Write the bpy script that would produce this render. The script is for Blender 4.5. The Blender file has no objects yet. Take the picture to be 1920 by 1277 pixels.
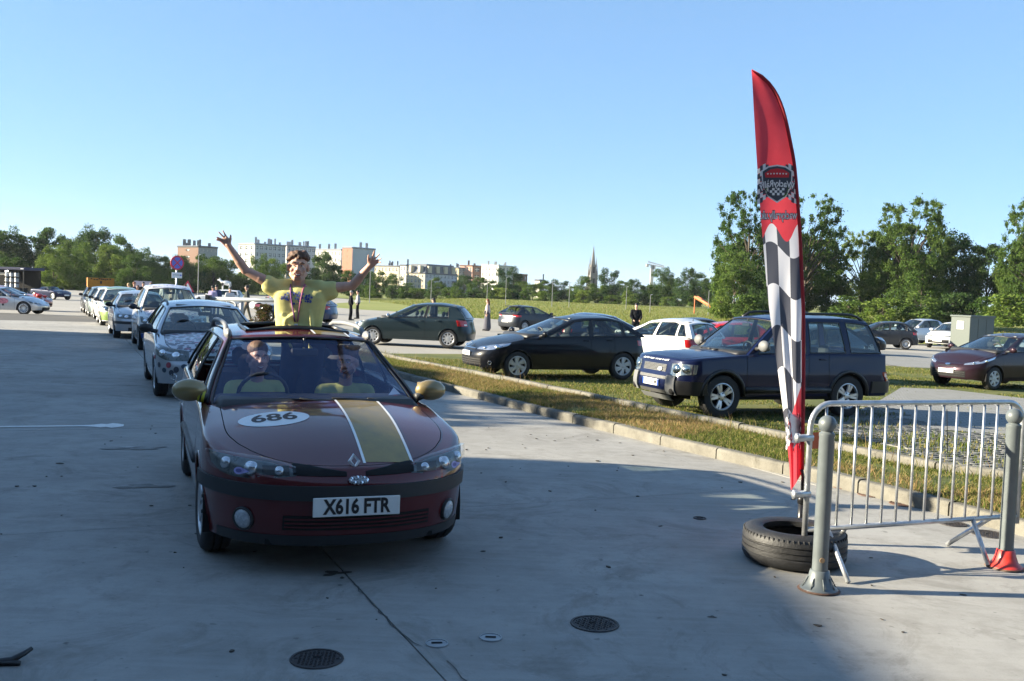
import bpy, bmesh, math, random
import numpy as np
from mathutils import Vector, Matrix
random.seed(7); rng = np.random.default_rng(7)
SC = bpy.context.scene
COL = SC.collection
R = math.radians

# ------------------------------------------------------------------ camera
F_PX, CAM_H, PITCH, ROLL = 1828.0, 1.79, math.atan((638.5-550)/1828.0), R(2.2)
cam_d = bpy.data.cameras.new('camera'); cam = bpy.data.objects.new('camera', cam_d); COL.objects.link(cam)
cam_d.sensor_width = 36.0; cam_d.lens = 36.0*F_PX/1920.0
cam_d.clip_start = 0.1; cam_d.clip_end = 6000
cam.matrix_world = (Matrix.Translation((0, 0, CAM_H)) @ Matrix.Rotation(math.pi/2-PITCH, 4, 'X')
                    @ Matrix.Rotation(ROLL, 4, 'Z'))
SC.camera = cam

# ------------------------------------------------------------------ sky, sun, exposure
SKY_G = 0.49; HAZE = 0.00011
SUN_EL, SUN_AZ = 18.5, 268.0          # azimuth clockwise from +Y: the sun stands to the left
W = bpy.data.worlds.new('World'); SC.world = W; W.use_nodes = True
nt = W.node_tree; nt.nodes.clear()
sky = nt.nodes.new('ShaderNodeTexSky'); sky.sky_type = 'NISHITA'; sky.sun_disc = False
sky.sun_elevation = R(SUN_EL); sky.sun_rotation = R(SUN_AZ)
sky.air_density = 0.72; sky.dust_density = 0.0; sky.ozone_density = 10.0; sky.altitude = 60
bg = nt.nodes.new('ShaderNodeBackground'); bg.inputs['Strength'].default_value = 0.138
wo = nt.nodes.new('ShaderNodeOutputWorld')
gm = nt.nodes.new('ShaderNodeGamma'); gm.inputs[1].default_value = SKY_G
nt.links.new(sky.outputs[0], gm.inputs[0]); nt.links.new(gm.outputs[0], bg.inputs[0]); nt.links.new(bg.outputs[0], wo.inputs[0])
sd = bpy.data.lights.new('sun', 'SUN'); sd.energy = 5.0; sd.angle = R(0.53); sd.color = (1.0, 0.89, 0.68)
sun = bpy.data.objects.new('sun', sd); COL.objects.link(sun)
_a, _e = R(SUN_AZ), R(SUN_EL)
SUNV = Vector((math.sin(_a)*math.cos(_e), math.cos(_a)*math.cos(_e), math.sin(_e)))
sun.rotation_euler = SUNV.to_track_quat('Z', 'Y').to_euler(); sun.location = SUNV*80
SC.view_settings.view_transform = 'Standard'; SC.view_settings.look = 'None'
SC.view_settings.exposure = 1.95; SC.view_settings.gamma = 1.0
SC.view_settings.use_curve_mapping = False
SC.render.engine = 'CYCLES'
SC.cycles.max_bounces = 8; SC.cycles.transparent_max_bounces = 12
SC.cycles.use_denoising = True

# ------------------------------------------------------------------ photo pixel -> place
def ray(px, py):
    u = (px-960)/F_PX; v = (638.5-py)/F_PX
    c, s = math.cos(ROLL), math.sin(ROLL)
    u2 = u*c - v*s; v2 = u*s + v*c
    cp, sp = math.cos(PITCH), math.sin(PITCH)
    return (u2, cp+v2*sp, v2*cp-sp)
def at(px, py, Y):
    r = ray(px, py); t = Y/r[1]; return Vector((r[0]*t, Y, CAM_H+r[2]*t))
def cl(v, a, b): return max(a, min(b, v))
def sm(a, b, v):
    t = cl((v-a)/(b-a), 0, 1); return t*t*(3-2*t)
def z_lot(x, y): return -0.03-0.008*cl(x, -10, 40)-0.004*cl(y, 0, 90)
def right_of_kerb(x, y):            # signed metres right of the kerb-strip middle line
    ax, ay, bx, by = -2.8, 22.5, 4.3, 9.5
    dx, dy = bx-ax, by-ay; L = math.hypot(dx, dy)
    return (dx*(y-ay)-dy*(x-ax))/L
def z_ground(x, y):
    w = 1.0 if right_of_kerb(x, y) > 0 else sm(22, 45, y)
    return z_lot(x, y)*w
def gp(px, py, z=None):             # ground point seen at a photo pixel
    r = ray(px, py); zz = 0.0 if z is None else z
    for _ in range(6):
        t = (zz-CAM_H)/r[2]; x, y = r[0]*t, r[1]*t
        if z is None: zz = z_ground(x, y)
    return Vector((x, y, zz))

# ------------------------------------------------------------------ object helpers
def link(o, parent=None):
    COL.objects.link(o)
    if parent is not None: o.parent = parent
    return o
def mobj(name, verts, faces, mats, parent=None, smooth=True, idx=None):
    me = bpy.data.meshes.new(name)
    me.from_pydata([tuple(v) for v in verts], [], [tuple(f) for f in faces])
    if not isinstance(mats, (list, tuple)): mats = [mats]
    for m in mats: me.materials.append(m)
    if smooth: me.polygons.foreach_set('use_smooth', [True]*len(me.polygons))
    if idx is not None: me.polygons.foreach_set('material_index', idx)
    me.update()
    return link(bpy.data.objects.new(name, me), parent)
def tag(o, label=None, cat=None, group=None, kind=None):
    if label: o['label'] = label
    if cat: o['category'] = cat
    if group: o['group'] = group
    if kind: o['kind'] = kind
    return o
def empty(name, loc, rz=0.0, label=None, cat=None, group=None):
    o = bpy.data.objects.new(name, None); o.empty_display_size = 0.1
    o.location = loc; o.rotation_euler = (0, 0, rz)
    link(o); return tag(o, label, cat, group)
def copy_tree(o, parent=None):
    c = o.copy(); COL.objects.link(c)
    if parent is not None: c.parent = parent
    for ch in list(o.children): copy_tree(ch, c)
    return c

class MB:
    """collects shapes into one mesh"""
    def __init__(s): s.v = []; s.f = []; s.i = []
    def add(s, vs, fs, mi=0):
        n = len(s.v); s.v += [tuple(v) for v in vs]
        s.f += [tuple(n+k for k in f) for f in fs]; s.i += [mi]*len(fs); return s
    def box(s, c, d, rot=None, mi=0, bev=0.0):
        x, y, z = d[0]/2, d[1]/2, d[2]/2
        if bev > 0:
            b = min(bev, x*.9, y*.9, z*.9); vs = []
            for sx in (-1, 1):
                for sy in (-1, 1):
                    for sz in (-1, 1):
                        vs += [(sx*x, sy*(y-b), sz*(z-b)), (sx*(x-b), sy*y, sz*(z-b)), (sx*(x-b), sy*(y-b), sz*z)]
            bm = bmesh.new(); [bm.verts.new(v) for v in vs]
            r = bmesh.ops.convex_hull(bm, input=bm.verts)
            bmesh.ops.dissolve_limit(bm, angle_limit=0.02, verts=bm.verts, edges=bm.edges)
            bm.verts.index_update(); vs = [v.co.copy() for v in bm.verts]
            fs = [[v.index for v in f.verts] for f in bm.faces]; bm.free()
        else:
            vs = [(a, b_, c_) for a in (-x, x) for b_ in (-y, y) for c_ in (-z, z)]
            fs = [(0, 1, 3, 2), (4, 6, 7, 5), (0, 4, 5, 1), (2, 3, 7, 6), (0, 2, 6, 4), (1, 5, 7, 3)]
        M = Matrix.Translation(c) @ (rot.to_4x4() if rot is not None else Matrix.Identity(4))
        return s.add([M @ Vector(v) for v in vs], fs, mi)
    def tube(s, pts, r, n=8, mi=0, cap=True):
        pts = [Vector(p) for p in pts]; rs = r if isinstance(r, (list, tuple)) else [r]*len(pts)
        vs = []; fs = []; up = None
        for k, p in enumerate(pts):
            d = (pts[min(k+1, len(pts)-1)]-pts[max(k-1, 0)]).normalized()
            if up is None:
                up = Vector((0, 0, 1)) if abs(d.z) < .9 else Vector((1, 0, 0))
            a = d.cross(up).normalized(); b = a.cross(d).normalized(); up = b
            for j in range(n):
                t = 2*math.pi*j/n; vs.append(p+(a*math.cos(t)+b*math.sin(t))*rs[k])
        for k in range(len(pts)-1):
            for j in range(n):
                j2 = (j+1) % n; fs.append((k*n+j, k*n+j2, (k+1)*n+j2, (k+1)*n+j))
        if cap:
            fs.append(tuple(range(n-1, -1, -1))); fs.append(tuple((len(pts)-1)*n+j for j in range(n)))
        return s.add(vs, fs, mi)
    def lathe(s, prof, n=24, M=None, mi=0, close=False):
        M = M or Matrix.Identity(4); vs = []; fs = []
        for (r, z) in prof:
            for j in range(n):
                t = 2*math.pi*j/n; vs.append(M @ Vector((r*math.cos(t), r*math.sin(t), z)))
        m = len(prof)
        for k in range(m if close else m-1):
            k2 = (k+1) % m
            for j in range(n):
                j2 = (j+1) % n; fs.append((k*n+j, k*n+j2, k2*n+j2, k2*n+j))
        return s.add(vs, fs, mi)
    def ball(s, c, r, n=12, m=8, M=None, mi=0):
        r = r if isinstance(r, (tuple, list)) else (r, r, r); vs = []; fs = []
        M = M or Matrix.Identity(3); c = Vector(c)
        for k in range(m+1):
            p = math.pi*k/m
            for j in range(n):
                t = 2*math.pi*j/n
                vs.append(c + M @ Vector((r[0]*math.sin(p)*math.cos(t), r[1]*math.sin(p)*math.sin(t), r[2]*math.cos(p))))
        for k in range(m):
            for j in range(n):
                j2 = (j+1) % n; fs.append((k*n+j, (k+1)*n+j, (k+1)*n+j2, k*n+j2))
        return s.add(vs, fs, mi)
    def prism(s, poly, h, M=None, mi=0):       # polygon in xy extruded 0..h in z
        M = M or Matrix.Identity(4); n = len(poly)
        vs = [M @ Vector((x, y, 0)) for x, y in poly]+[M @ Vector((x, y, h)) for x, y in poly]
        fs = [tuple(range(n-1, -1, -1)), tuple(range(n, 2*n))]
        fs += [(k, (k+1) % n, n+(k+1) % n, n+k) for k in range(n)]
        return s.add(vs, fs, mi)
    def build(s, name, mats, parent=None, smooth=False, merge=0.0, auto=None):
        o = mobj(name, s.v, s.f, mats, parent, smooth, s.i)
        if merge > 0 or auto is not None:
            bm = bmesh.new(); bm.from_mesh(o.data)
            if merge > 0: bmesh.ops.remove_doubles(bm, verts=bm.verts, dist=merge)
            bmesh.ops.recalc_face_normals(bm, faces=bm.faces)
            if auto is not None:
                for e in bm.edges:
                    if len(e.link_faces) == 2 and e.calc_face_angle(0) > auto: e.smooth = False
                for f in bm.faces: f.smooth = True
            bm.to_mesh(o.data); bm.free()
        return o

def text_mesh(s, size, extrude=0.0, align='CENTER', bold=0.0, sx=1.0):
    cu = bpy.data.curves.new('text', 'FONT'); cu.body = s; cu.size = size; cu.extrude = extrude
    cu.align_x = align; cu.align_y = 'CENTER'; cu.offset = bold; cu.resolution_u = 3
    o = bpy.data.objects.new('text', cu); COL.objects.link(o)
    dg = bpy.context.evaluated_depsgraph_get(); me = bpy.data.meshes.new_from_object(o.evaluated_get(dg))
    bpy.data.objects.remove(o); bpy.data.curves.remove(cu)
    if sx != 1.0:
        for v in me.vertices: v.co.x *= sx
    return me
def text_obj(name, s, size, mat, parent, M, extrude=0.002, bold=0.0, sx=1.0, fn=None):
    me = text_mesh(s, size, extrude, bold=bold, sx=sx); me.materials.clear(); me.materials.append(mat)
    me.transform(M)
    if fn:
        for v in me.vertices: v.co = fn(v.co)
    return link(bpy.data.objects.new(name, me), parent)

# ------------------------------------------------------------------ materials
def srgb(h):
    h = h.lstrip('#'); c = [int(h[i:i+2], 16)/255 for i in (0, 2, 4)]
    return tuple(x/12.92 if x <= .04045 else ((x+.055)/1.055)**2.4 for x in c)
class NT:
    def __init__(s, name):
        s.m = bpy.data.materials.new(name); s.m.use_nodes = True; s.t = s.m.node_tree
        s.b = s.t.nodes['Principled BSDF']; s.out = s.t.nodes['Material Output']; s._c = None
    def n(s, ty, **kw):
        x = s.t.nodes.new(ty)
        for k, v in kw.items():
            if k in x.inputs: x.inputs[k].default_value = v
            else: setattr(x, k, v)
        return x
    def l(s, a, b): s.t.links.new(a, b)
    def coord(s, scale=1.0, kind='Object'):
        c = s.n('ShaderNodeTexCoord'); m = s.n('ShaderNodeMapping'); m.inputs['Scale'].default_value = (scale,)*3 if not isinstance(scale, tuple) else scale
        s.l(c.outputs[kind], m.inputs[0]); return m.outputs[0]
    def noise(s, scale, detail=4, rough=.6, vec=None, out='Fac'):
        x = s.n('ShaderNodeTexNoise', Scale=scale, Detail=detail, Roughness=rough)
        if vec is not None: s.l(vec, x.inputs['Vector'])
        return x.outputs[out]
    def ramp(s, fac, stops):
        x = s.n('ShaderNodeValToRGB'); e = x.color_ramp.elements
        while len(e) < len(stops): e.new(.5)
        for k, (p, c) in enumerate(stops):
            e[k].position = p; e[k].color = (c[0], c[1], c[2], 1) if isinstance(c, tuple) else (c, c, c, 1)
        s.l(fac, x.inputs[0]); return x.outputs[0]
    def mix(s, fac, a, b, ty='MIX'):
        x = s.n('ShaderNodeMix', data_type='RGBA', blend_type=ty)
        for k, v in ((0, fac), (6, a), (7, b)):
            if hasattr(v, 'is_linked') or hasattr(v, 'links'): s.l(v, x.inputs[k])
            else: x.inputs[k].default_value = v if k == 0 else (v[0], v[1], v[2], 1)
        return x.outputs[2]
    def bump(s, h, strength=.3, dist=.01):
        x = s.n('ShaderNodeBump', Strength=strength, Distance=dist); s.l(h, x.inputs['Height'])
        s.l(x.outputs[0], s.b.inputs['Normal']); return x
    def set(s, **kw):
        for k, v in kw.items():
            i = s.b.inputs[k.replace('_', ' ')]
            i.default_value = (v[0], v[1], v[2], 1) if isinstance(v, tuple) and len(v) == 3 else v
        return s
_mats = {}
def mat(name, col, rough=.6, metal=0.0, spec=.5, coat=0.0, var=.12, vscale=6.0, bump=0.0, bscale=40.0, emit=None):
    """plain procedural material: base colour with a little wear variation"""
    if name in _mats: return _mats[name]
    q = NT(name); q.set(Roughness=rough, Metallic=metal, Coat_Weight=coat)
    q.b.inputs['Specular IOR Level'].default_value = spec; q.b.inputs['Coat Roughness'].default_value = .04
    v = q.coord(1.0)
    if var > 0:
        n = q.noise(vscale, 5, .65, v)
        c = q.ramp(n, [(.3, tuple(x*(1-var) for x in col)), (.7, tuple(min(1, x*(1+var)) for x in col))])
        q.l(c, q.b.inputs['Base Color'])
        rr = q.ramp(n, [(.3, max(0, rough-.06)), (.75, min(1, rough+.08))]); q.l(rr, q.b.inputs['Roughness'])
    else: q.set(Base_Color=col)
    if bump > 0: q.bump(q.noise(bscale, 4, .6, v), bump, .01)
    if emit: q.set(Emission_Color=emit[0], Emission_Strength=emit[1])
    _mats[name] = q.m; return q.m
def paint(name, col, metal=.25, rough=.35, dust=.12):
    """car paint under clear coat with road dust towards the sills"""
    if name in _mats: return _mats[name]
    q = NT(name); v = q.coord(1.0)
    q.set(Metallic=metal, Roughness=rough, Coat_Weight=1.0 if max(col) > .06 else .55); q.b.inputs['Specular IOR Level'].default_value = .5 if max(col) > .12 else .12; q.b.inputs['Coat Roughness'].default_value = .03
    n = q.noise(9, 6, .7, v)
    d = q.ramp(n, [(.35, 0.0), (.85, dust)])
    q.l(q.mix(d, col, tuple(.6*c+.4*k for c, k in zip(col, (.10, .09, .075)))), q.b.inputs['Base Color'])
    f = q.noise(900, 1, .5, v); q.l(q.ramp(f, [(.3, rough-.05), (.7, rough+.07)]), q.b.inputs['Roughness'])
    q.l(q.ramp(n, [(.3, .02), (.85, .12)]), q.b.inputs['Coat Roughness'])
    _mats[name] = q.m; return q.m
def glass(name, tint, refl=1.0, rc=(1, 1, 1)):
    if name in _mats: return _mats[name]
    q = NT(name); t = q.t
    tr = q.n('ShaderNodeBsdfTransparent'); tr.inputs[0].default_value = (*tint, 1)
    gl = q.n('ShaderNodeBsdfGlossy', Roughness=.02); gl.inputs[0].default_value = (*rc, 1)
    v = q.coord(1.0); nz = q.noise(2.5, 3, .5, v)
    bp = q.n('ShaderNodeBump', Strength=.02, Distance=.05); q.l(nz, bp.inputs['Height']); q.l(bp.outputs[0], gl.inputs['Normal'])
    ge = q.n('ShaderNodeNewGeometry'); dt = q.n('ShaderNodeVectorMath', operation='DOT_PRODUCT'); q.l(ge.outputs['Incoming'], dt.inputs[0]); q.l(ge.outputs['Normal'], dt.inputs[1])
    ab = q.n('ShaderNodeMath', operation='ABSOLUTE'); q.l(dt.outputs['Value'], ab.inputs[0])
    iv = q.n('ShaderNodeMath', operation='SUBTRACT'); iv.inputs[0].default_value = 1.0; q.l(ab.outputs[0], iv.inputs[1])
    pw = q.n('ShaderNodeMath', operation='POWER'); q.l(iv.outputs[0], pw.inputs[0]); pw.inputs[1].default_value = 4.2
    mu = q.n('ShaderNodeMath', operation='MULTIPLY_ADD'); mu.inputs[1].default_value = .9*refl; mu.inputs[2].default_value = .075*refl
    q.l(pw.outputs[0], mu.inputs[0])
    mx = q.n('ShaderNodeMixShader'); q.l(mu.outputs[0], mx.inputs[0]); q.l(tr.outputs[0], mx.inputs[1]); q.l(gl.outputs[0], mx.inputs[2])
    q.l(mx.outputs[0], q.out.inputs[0]); t.nodes.remove(q.b)
    _mats[name] = q.m; return q.m

M_rubber = mat('tyre_rubber', (.022, .022, .023), .75, bump=.3, bscale=60)
M_blackp = mat('black_plastic', (.025, .026, .028), .5, bump=.1, bscale=200)
M_trim = mat('black_trim', (.012, .012, .013), .35)
M_dark = mat('dark_cavity', (.006, .006, .007), .9)
M_cloth = mat('seat_fabric', (.035, .037, .042), .9, bump=.3, bscale=150)
M_alloy = mat('alloy_silver', (.55, .56, .58), .32, metal=.85)
M_cap = mat('hubcap_silver', (.46, .47, .49), .38, metal=.6)
M_chrome = mat('chrome', (.75, .76, .78), .12, metal=1.0, var=.04)
M_reflector = mat('lamp_reflector', (.62, .64, .68), .18, metal=.85, var=.15, vscale=25)
M_plateW = mat('plate_white', (.72, .72, .70), .4, var=.06)
M_plateB = mat('plate_black', (.012, .012, .014), .5, var=0)
M_plateBlue = mat('plate_blue', (.02, .07, .35), .4)
M_red_lens = mat('red_lens', (.42, .012, .012), .15, coat=1.0)
M_amber = mat('amber_lens', (.65, .22, .02), .2, coat=.8)
M_lens = glass('lamp_lens', (.95, .96, .97), .5)
M_glass = glass('car_glass', (.62, .70, .68))
M_glassD = glass('privacy_glass', (.10, .12, .13))
M_glassH = glass('windscreen_glass', (.82, .84, .91), .74, (.52, .62, .95))
M_white = mat('white_paint', (.78, .78, .77), .45, var=.05)
M_galv = mat('galvanised_steel', (.48, .50, .52), .38, metal=.75, var=.2, vscale=14, bump=.05, bscale=60)
M_greyp = mat('grey_paint', (.105, .122, .128), .45, var=.15, coat=.2)
M_steel = mat('painted_steel', (.30, .32, .33), .5, metal=.3)
# ================================================================== CARS
def pchip(pts):
    pts = sorted(pts); pts = [q for k, q in enumerate(pts) if k == 0 or q[0]-pts[k-1][0] > 1e-3]; x = [p[0] for p in pts]; y = [p[1] for p in pts]; n = len(x)
    h = [x[i+1]-x[i] for i in range(n-1)]; d = [(y[i+1]-y[i])/h[i] for i in range(n-1)]
    m = [0.0]*n
    if n > 1:
        m[0] = d[0]; m[-1] = d[-1]
        for i in range(1, n-1):
            m[i] = 0 if d[i-1]*d[i] <= 0 else 2*d[i-1]*d[i]/(d[i-1]+d[i])
    def f(v):
        if v <= x[0]: return y[0]
        if v >= x[-1]: return y[-1]
        lo = 0
        while x[lo+1] < v: lo += 1
        t = (v-x[lo])/h[lo]
        return ((2*t**3-3*t*t+1)*y[lo]+(t**3-2*t*t+t)*h[lo]*m[lo]+(-2*t**3+3*t*t)*y[lo+1]+(t**3-t*t)*h[lo]*m[lo+1])
    return f

_wheel_cache = {}
def wheel_meshes(style, rad, wid, rimr):
    key = (style, rad, wid, rimr)
    if key in _wheel_cache: return _wheel_cache[key]
    # wheel axis = +y is outer side; built with lathe z-axis -> rotate
    A = Matrix.Rotation(-math.pi/2, 4, 'X')        # z -> y
    w = wid/2
    t = MB(); s = rimr
    prof = [(s-.005, -w*.8), (s+.01, -w*.95), (s+(rad-s)*.5, -w*1.03), (rad-.018, -w*.88), (rad, -w*.62),
            (rad+.001, -w*.3), (rad-.008, -w*.27), (rad-.008, -w*.22), (rad+.001, -w*.19), (rad+.001, w*.19), (rad-.008, w*.22), (rad-.008, w*.27), (rad+.001, w*.3),
            (rad, w*.62), (rad-.018, w*.88), (s+(rad-s)*.5, w*1.03), (s+.012, w*.97), (s-.004, w*.82)]
    t.lathe(prof, 40, A)
    h = MB()       # hub: barrel, brake disc, cavity
    h.lathe([(s, w*.8), (s-.012, w*.6), (s-.02, -w*.7)], 28, A, 1)
    h.lathe([(.001, w*.05), (s*.72, w*.05), (s*.72, -.02)], 24, A, 1)
    h.lathe([(.001, -w*.5), (s, -w*.5)], 24, A, 1)
    r = MB()
    r.lathe([(s+.004, w*.84), (s+.006, w*.9), (s-.008, w*.93), (s-.022, w*.8), (s-.024, w*.55)], 36, A)
    def spoke(a, r0, r1, w0, w1, y0, y1, th=.022):
        ca, sa = math.cos(a), math.sin(a); vs = []
        for (rr, ww, yy) in ((r0, w0, y0), ((r0+r1)/2, (w0*.45+w1*.55), (y0+y1)/2+.006), (r1, w1, y1)):
            for (dw, dy) in ((-ww, -th), (-ww*.7, 0), (ww*.7, 0), (ww, -th)):
                vs.append((rr*ca-dw*sa, yy+dy, rr*sa+dw*ca))
        fs = []
        for k in range(2):
            for j in range(3): fs.append((k*4+j, k*4+j+1, k*4+4+j+1, k*4+4+j))
        r.add(vs, fs)
    y0, y1 = w*.72, w*.86
    if style == 'five':
        for k in range(5):
            a = 2*math.pi*k/5+.3
            spoke(a-.16, .05, s-.012, .026, .030, y0, y1); spoke(a+.16, .05, s-.012, .026, .030, y0, y1)
        r.lathe([(.001, y0+.012), (.035, y0+.010), (.075, y0+.002), (.085, y0-.03)], 20, A)
        for k in range(5):
            a = 2*math.pi*k/5+.3; h.lathe([(.001, 0), (.012, 0), (.012, -.02)], 8, A @ Matrix.Translation((.055*math.cos(a), .055*math.sin(a), y0+.012)), 1)
    elif style == 'multi':
        for k in range(14): spoke(2*math.pi*k/14, .04, s-.012, .012, .017, y0-.01, y1)
        r.lathe([(.001, y0+.005), (.03, y0+.004), (.06, y0-.006), (.065, y0-.03)], 20, A)
    elif style == 'petal':      # hubcap with round openings near the rim
        for k in range(9): spoke(2*math.pi*k/9, .085, s-.010, .042, .022, y0+.012, y1)
        r.lathe([(.001, y0+.018), (.04, y0+.018), (.075, y0+.012), (.105, y0+.006), (.108, y0-.02)], 24, A)
    elif style == 'blade':      # twisted triangular blades
        for k in range(6):
            a = 2*math.pi*k/6
            spoke(a, .03, s-.010, .050, .030, y0+.014, y1); spoke(a+.33, .08, s-.012, .014, .040, y0+.0, y1)
        r.lathe([(.001, y0+.020), (.03, y0+.018), (.06, y0+.010), (.062, y0-.02)], 20, A)
    else:                        # 'cap' seven broad spokes
        for k in range(7): spoke(2*math.pi*k/7+.2, .04, s-.010, .045, .034, y0+.01, y1)
        r.lathe([(.001, y0+.018), (.035, y0+.016), (.07, y0+.008), (.072, y0-.02)], 20, A)
    out = []
    for mb, nm, ms in ((h, 'wheel', [M_alloy, M_dark]), (t, 'tyre', [M_rubber]), (r, 'rim', [M_alloy if style in ('five', 'multi') else M_cap])):
        o = mb.build(nm, ms, None, True, 1e-5, R(38)); me = o.data; bpy.data.objects.remove(o); out.append(me)
    _wheel_cache[key] = out
    return out

class Car:
    D = dict(W=.86, fo=.85, wb=2.6, ro=.75, sill=.23, Ra=.345, rad=.305, wid=.195, rimr=.195, rim='cap',
             Lf=.8, Lr=.55, nf=2.6, nr=3.2,
             nose=[(.15, -.10), (.25, -.02), (.42, 0), (.55, -.02), (.70, -.08), (.9, -.2)],
             tail=[(.2, .10), (.3, .02), (.5, 0), (.7, .02), (1.0, .10)],
             side=[(.15, .94), (.24, .965), (.45, .99), (.6, 1.0), (.78, .985), (1.0, .95)],
             edge=None, crown=[(-9, .0), (-.6, .05), (.2, .07), (.7, .06), (1., .05)],
             rs=.07, cowl=(-.38, -1.25), rear=(-3.2, -3.0), wg=(.80, .56), bow=(.20, .12), bowr=(.06, .05),
             roof=[(-1.2, 1.40), (-1.8, 1.45), (-2.6, 1.44), (-3.1, 1.38)], rdrop=.055,
             win=[], doors=[], glass=None, trimB=True, wsx=.93, rwin=(.12, .86, .82), interior=True, lod=1)
    def __init__(s, name, label, group, loc, rz, body, cat='car', **kw):
        p = dict(Car.D); p.update(kw); s.__dict__.update(p); s.body = body
        s.root = empty(name, loc, rz, label, cat, group)
        s.xn, s.xt = s.fo, -(s.wb+s.ro)
        s._nose, s._tail, s._side = pchip(s.nose), pchip(s.tail), pchip(s.side)
        s._edge, s._crown, s._roof = pchip(s.edge), pchip(s.crown), pchip(s.roof)
        s.glassm = s.glass or M_glass
        s.stations(); s.lower(); s.greenhouse(); s.wheels()
        if s.interior: s.cabin()
    # ---- lower shell
    def ztop(s, x, y): return s._edge(x)+s._crown(x)*(1-(y/s.W)**2)
    def stations(s):
        W, xn, xt = s.W, s.xn, s.xt; xc, xr = xn-s.Lf, xt+s.Lr
        def fy(x): return W*max(0, 1-max(0, (x-xc)/s.Lf)**s.nf)**(1/s.nf)
        def fx(y): return xc+s.Lf*max(0, 1-(y/W)**s.nf)**(1/s.nf)
        def ry(x): return W*max(0, 1-max(0, (xr-x)/s.Lr)**s.nr)**(1/s.nr)
        def rx(y): return xr-s.Lr*max(0, 1-(y/W)**s.nr)**(1/s.nr)
        fr = [0, .1, .2, .3, .4, .5, .6, .68, .75, .81]
        st = [(fx(W*f), W*f, None) for f in fr]
        x0 = fx(W*.81); x1 = rx(W*.85)
        xs = set()
        for k in range(1, 30):
            xs.add(round(x0+(x1-x0)*k/30, 4))
        arch = []
        for xw in (0, -s.wb):
            xs = {x for x in xs if abs(x-xw) > s.Ra+.015}
            for k in range(13): xs.add(round(xw+s.Ra*.9995*math.cos(math.pi*k/12), 5))
            xs.add(xw+s.Ra+.002); xs.add(xw-s.Ra-.002)
        gaps = []
        for (a, b, *_) in s.doors: gaps += [a, b]
        s.gapx = sorted(set(gaps))
        for g in s.gapx:
            xs = {x for x in xs if abs(x-g) > .012}; xs.add(g+.0045); xs.add(g-.0045)
        xs = [x for x in sorted(xs, reverse=True) if x1+.01 < x < x0-.01]
        for x in xs:
            y = min(fy(x), ry(x)); st.append((x, y, None))
        for f in (.85, .75, .6, .4, .2, 0): st.append((rx(W*f), W*f, None))
        s.st = []
        for (x, y, _) in st:
            if x > xc+1e-6:
                u, v = (x-xc)/s.Lf, y/W; nx, ny = u**(s.nf-1)/s.Lf, v**(s.nf-1)/W
            elif x < xr-1e-6:
                u, v = (xr-x)/s.Lr, y/W; nx, ny = -u**(s.nr-1)/s.Lr, v**(s.nr-1)/W
            else: nx, ny = 0, 1
            L = math.hypot(nx, ny) or 1; s.st.append((x, y, nx/L, ny/L))
    def zb(s, x, y, nx):
        z = s.sill+.035*abs(nx)
        for xw in (0, -s.wb):
            d = abs(x-xw)
            if d <= s.Ra: z = max(z, s.rad+.01+math.sqrt(max(0, s.Ra**2-d*d)))
        return z
    def P(s, k, z):
        x, y, nx, ny = s.st[k]; zt = s.ztop(x, y); d = zt-z
        ins = s.rs-math.sqrt(max(0, s.rs**2-(s.rs-d)**2)) if d < s.rs else 0
        f = s._nose(z) if nx > 0 else s._tail(z)
        return Vector((x+f*abs(nx)-ins*nx, max(0, y*s._side(z)-ins*ny) if y > 0 else 0.0, z))
    TT = [0, .06, .13, .14, .26, .38, .5, .62, .74, .87, 1.0]
    RR = [.62, .34, .12, 0]
    def rows(s, k):
        x, y, nx, ny = s.st[k]; zb, zt = s.zb(x, y, nx), s.ztop(x, y)
        top = max(zb+.02, zt-s.rs)
        zs = [zb+(top-zb)*t for t in s.TT]; zs += [zt-(zt-top)*r for r in s.RR]
        return zs
    def lower(s):
        body = MB(); n = len(s.st); m = len(s.TT)+len(s.RR)
        grid = [[s.P(k, z) for z in s.rows(k)] for k in range(n)]; s.grid = grid
        doors = {}
        for sg in (1, -1):
            vs = [Vector((p.x, sg*p.y, p.z)) for col in grid for p in col]
            fb = []; fd = {}
            for k in range(n-1):
                xm = (s.st[k][0]+s.st[k+1][0])/2; side = s.st[k][3] > .8 and s.st[k+1][3] > .8
                gap = side and any(abs(xm-g) < .0045 for g in s.gapx)
                di = None
                if side:
                    for j, d in enumerate(s.doors):
                        if d[1] < xm < d[0]: di = j
                for r in range(m-1):
                    q = (k*m+r, k*m+r+1, (k+1)*m+r+1, (k+1)*m+r)
                    if sg < 0: q = q[::-1]
                    if side and r >= 2:
                        if gap: continue
                        if di is not None:
                            if r == 2 and not any(abs(xm-xw) < s.Ra+.02 for xw in (0, -s.wb)): continue
                            fd.setdefault(di, []).append(q); continue
                    fb.append(q)
            body.add(vs, fb)
            for di, fs in fd.items():
                nm = s.doors[di][2]; mb = MB(); mb.add(vs, fs)
                used = sorted({i for f in fs for i in f}); mp = {o: i for i, o in enumerate(used)}
                mb.v = [mb.v[i] for i in used]; mb.f = [tuple(mp[i] for i in f) for f in mb.f]
                d = mb.build(nm, s.body, s.root, True, 1e-5); doors[(di, sg)] = d
                if s.lod:
                    hx = s.doors[di][1]+.12; hz = s.ztop(hx, s.W)-.10
                    h = MB(); yy = s.surf_y(hx, hz); h.tube([(hx+.085, sg*(yy-.002), hz), (hx+.07, sg*(yy+.022), hz+.004), (hx-.05, sg*(yy+.022), hz+.002), (hx-.07, sg*(yy-.002), hz)], .012, 6)
                    h.build('door_handle', s.handlem if hasattr(s, 'handlem') else s.body, d, True)
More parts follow.
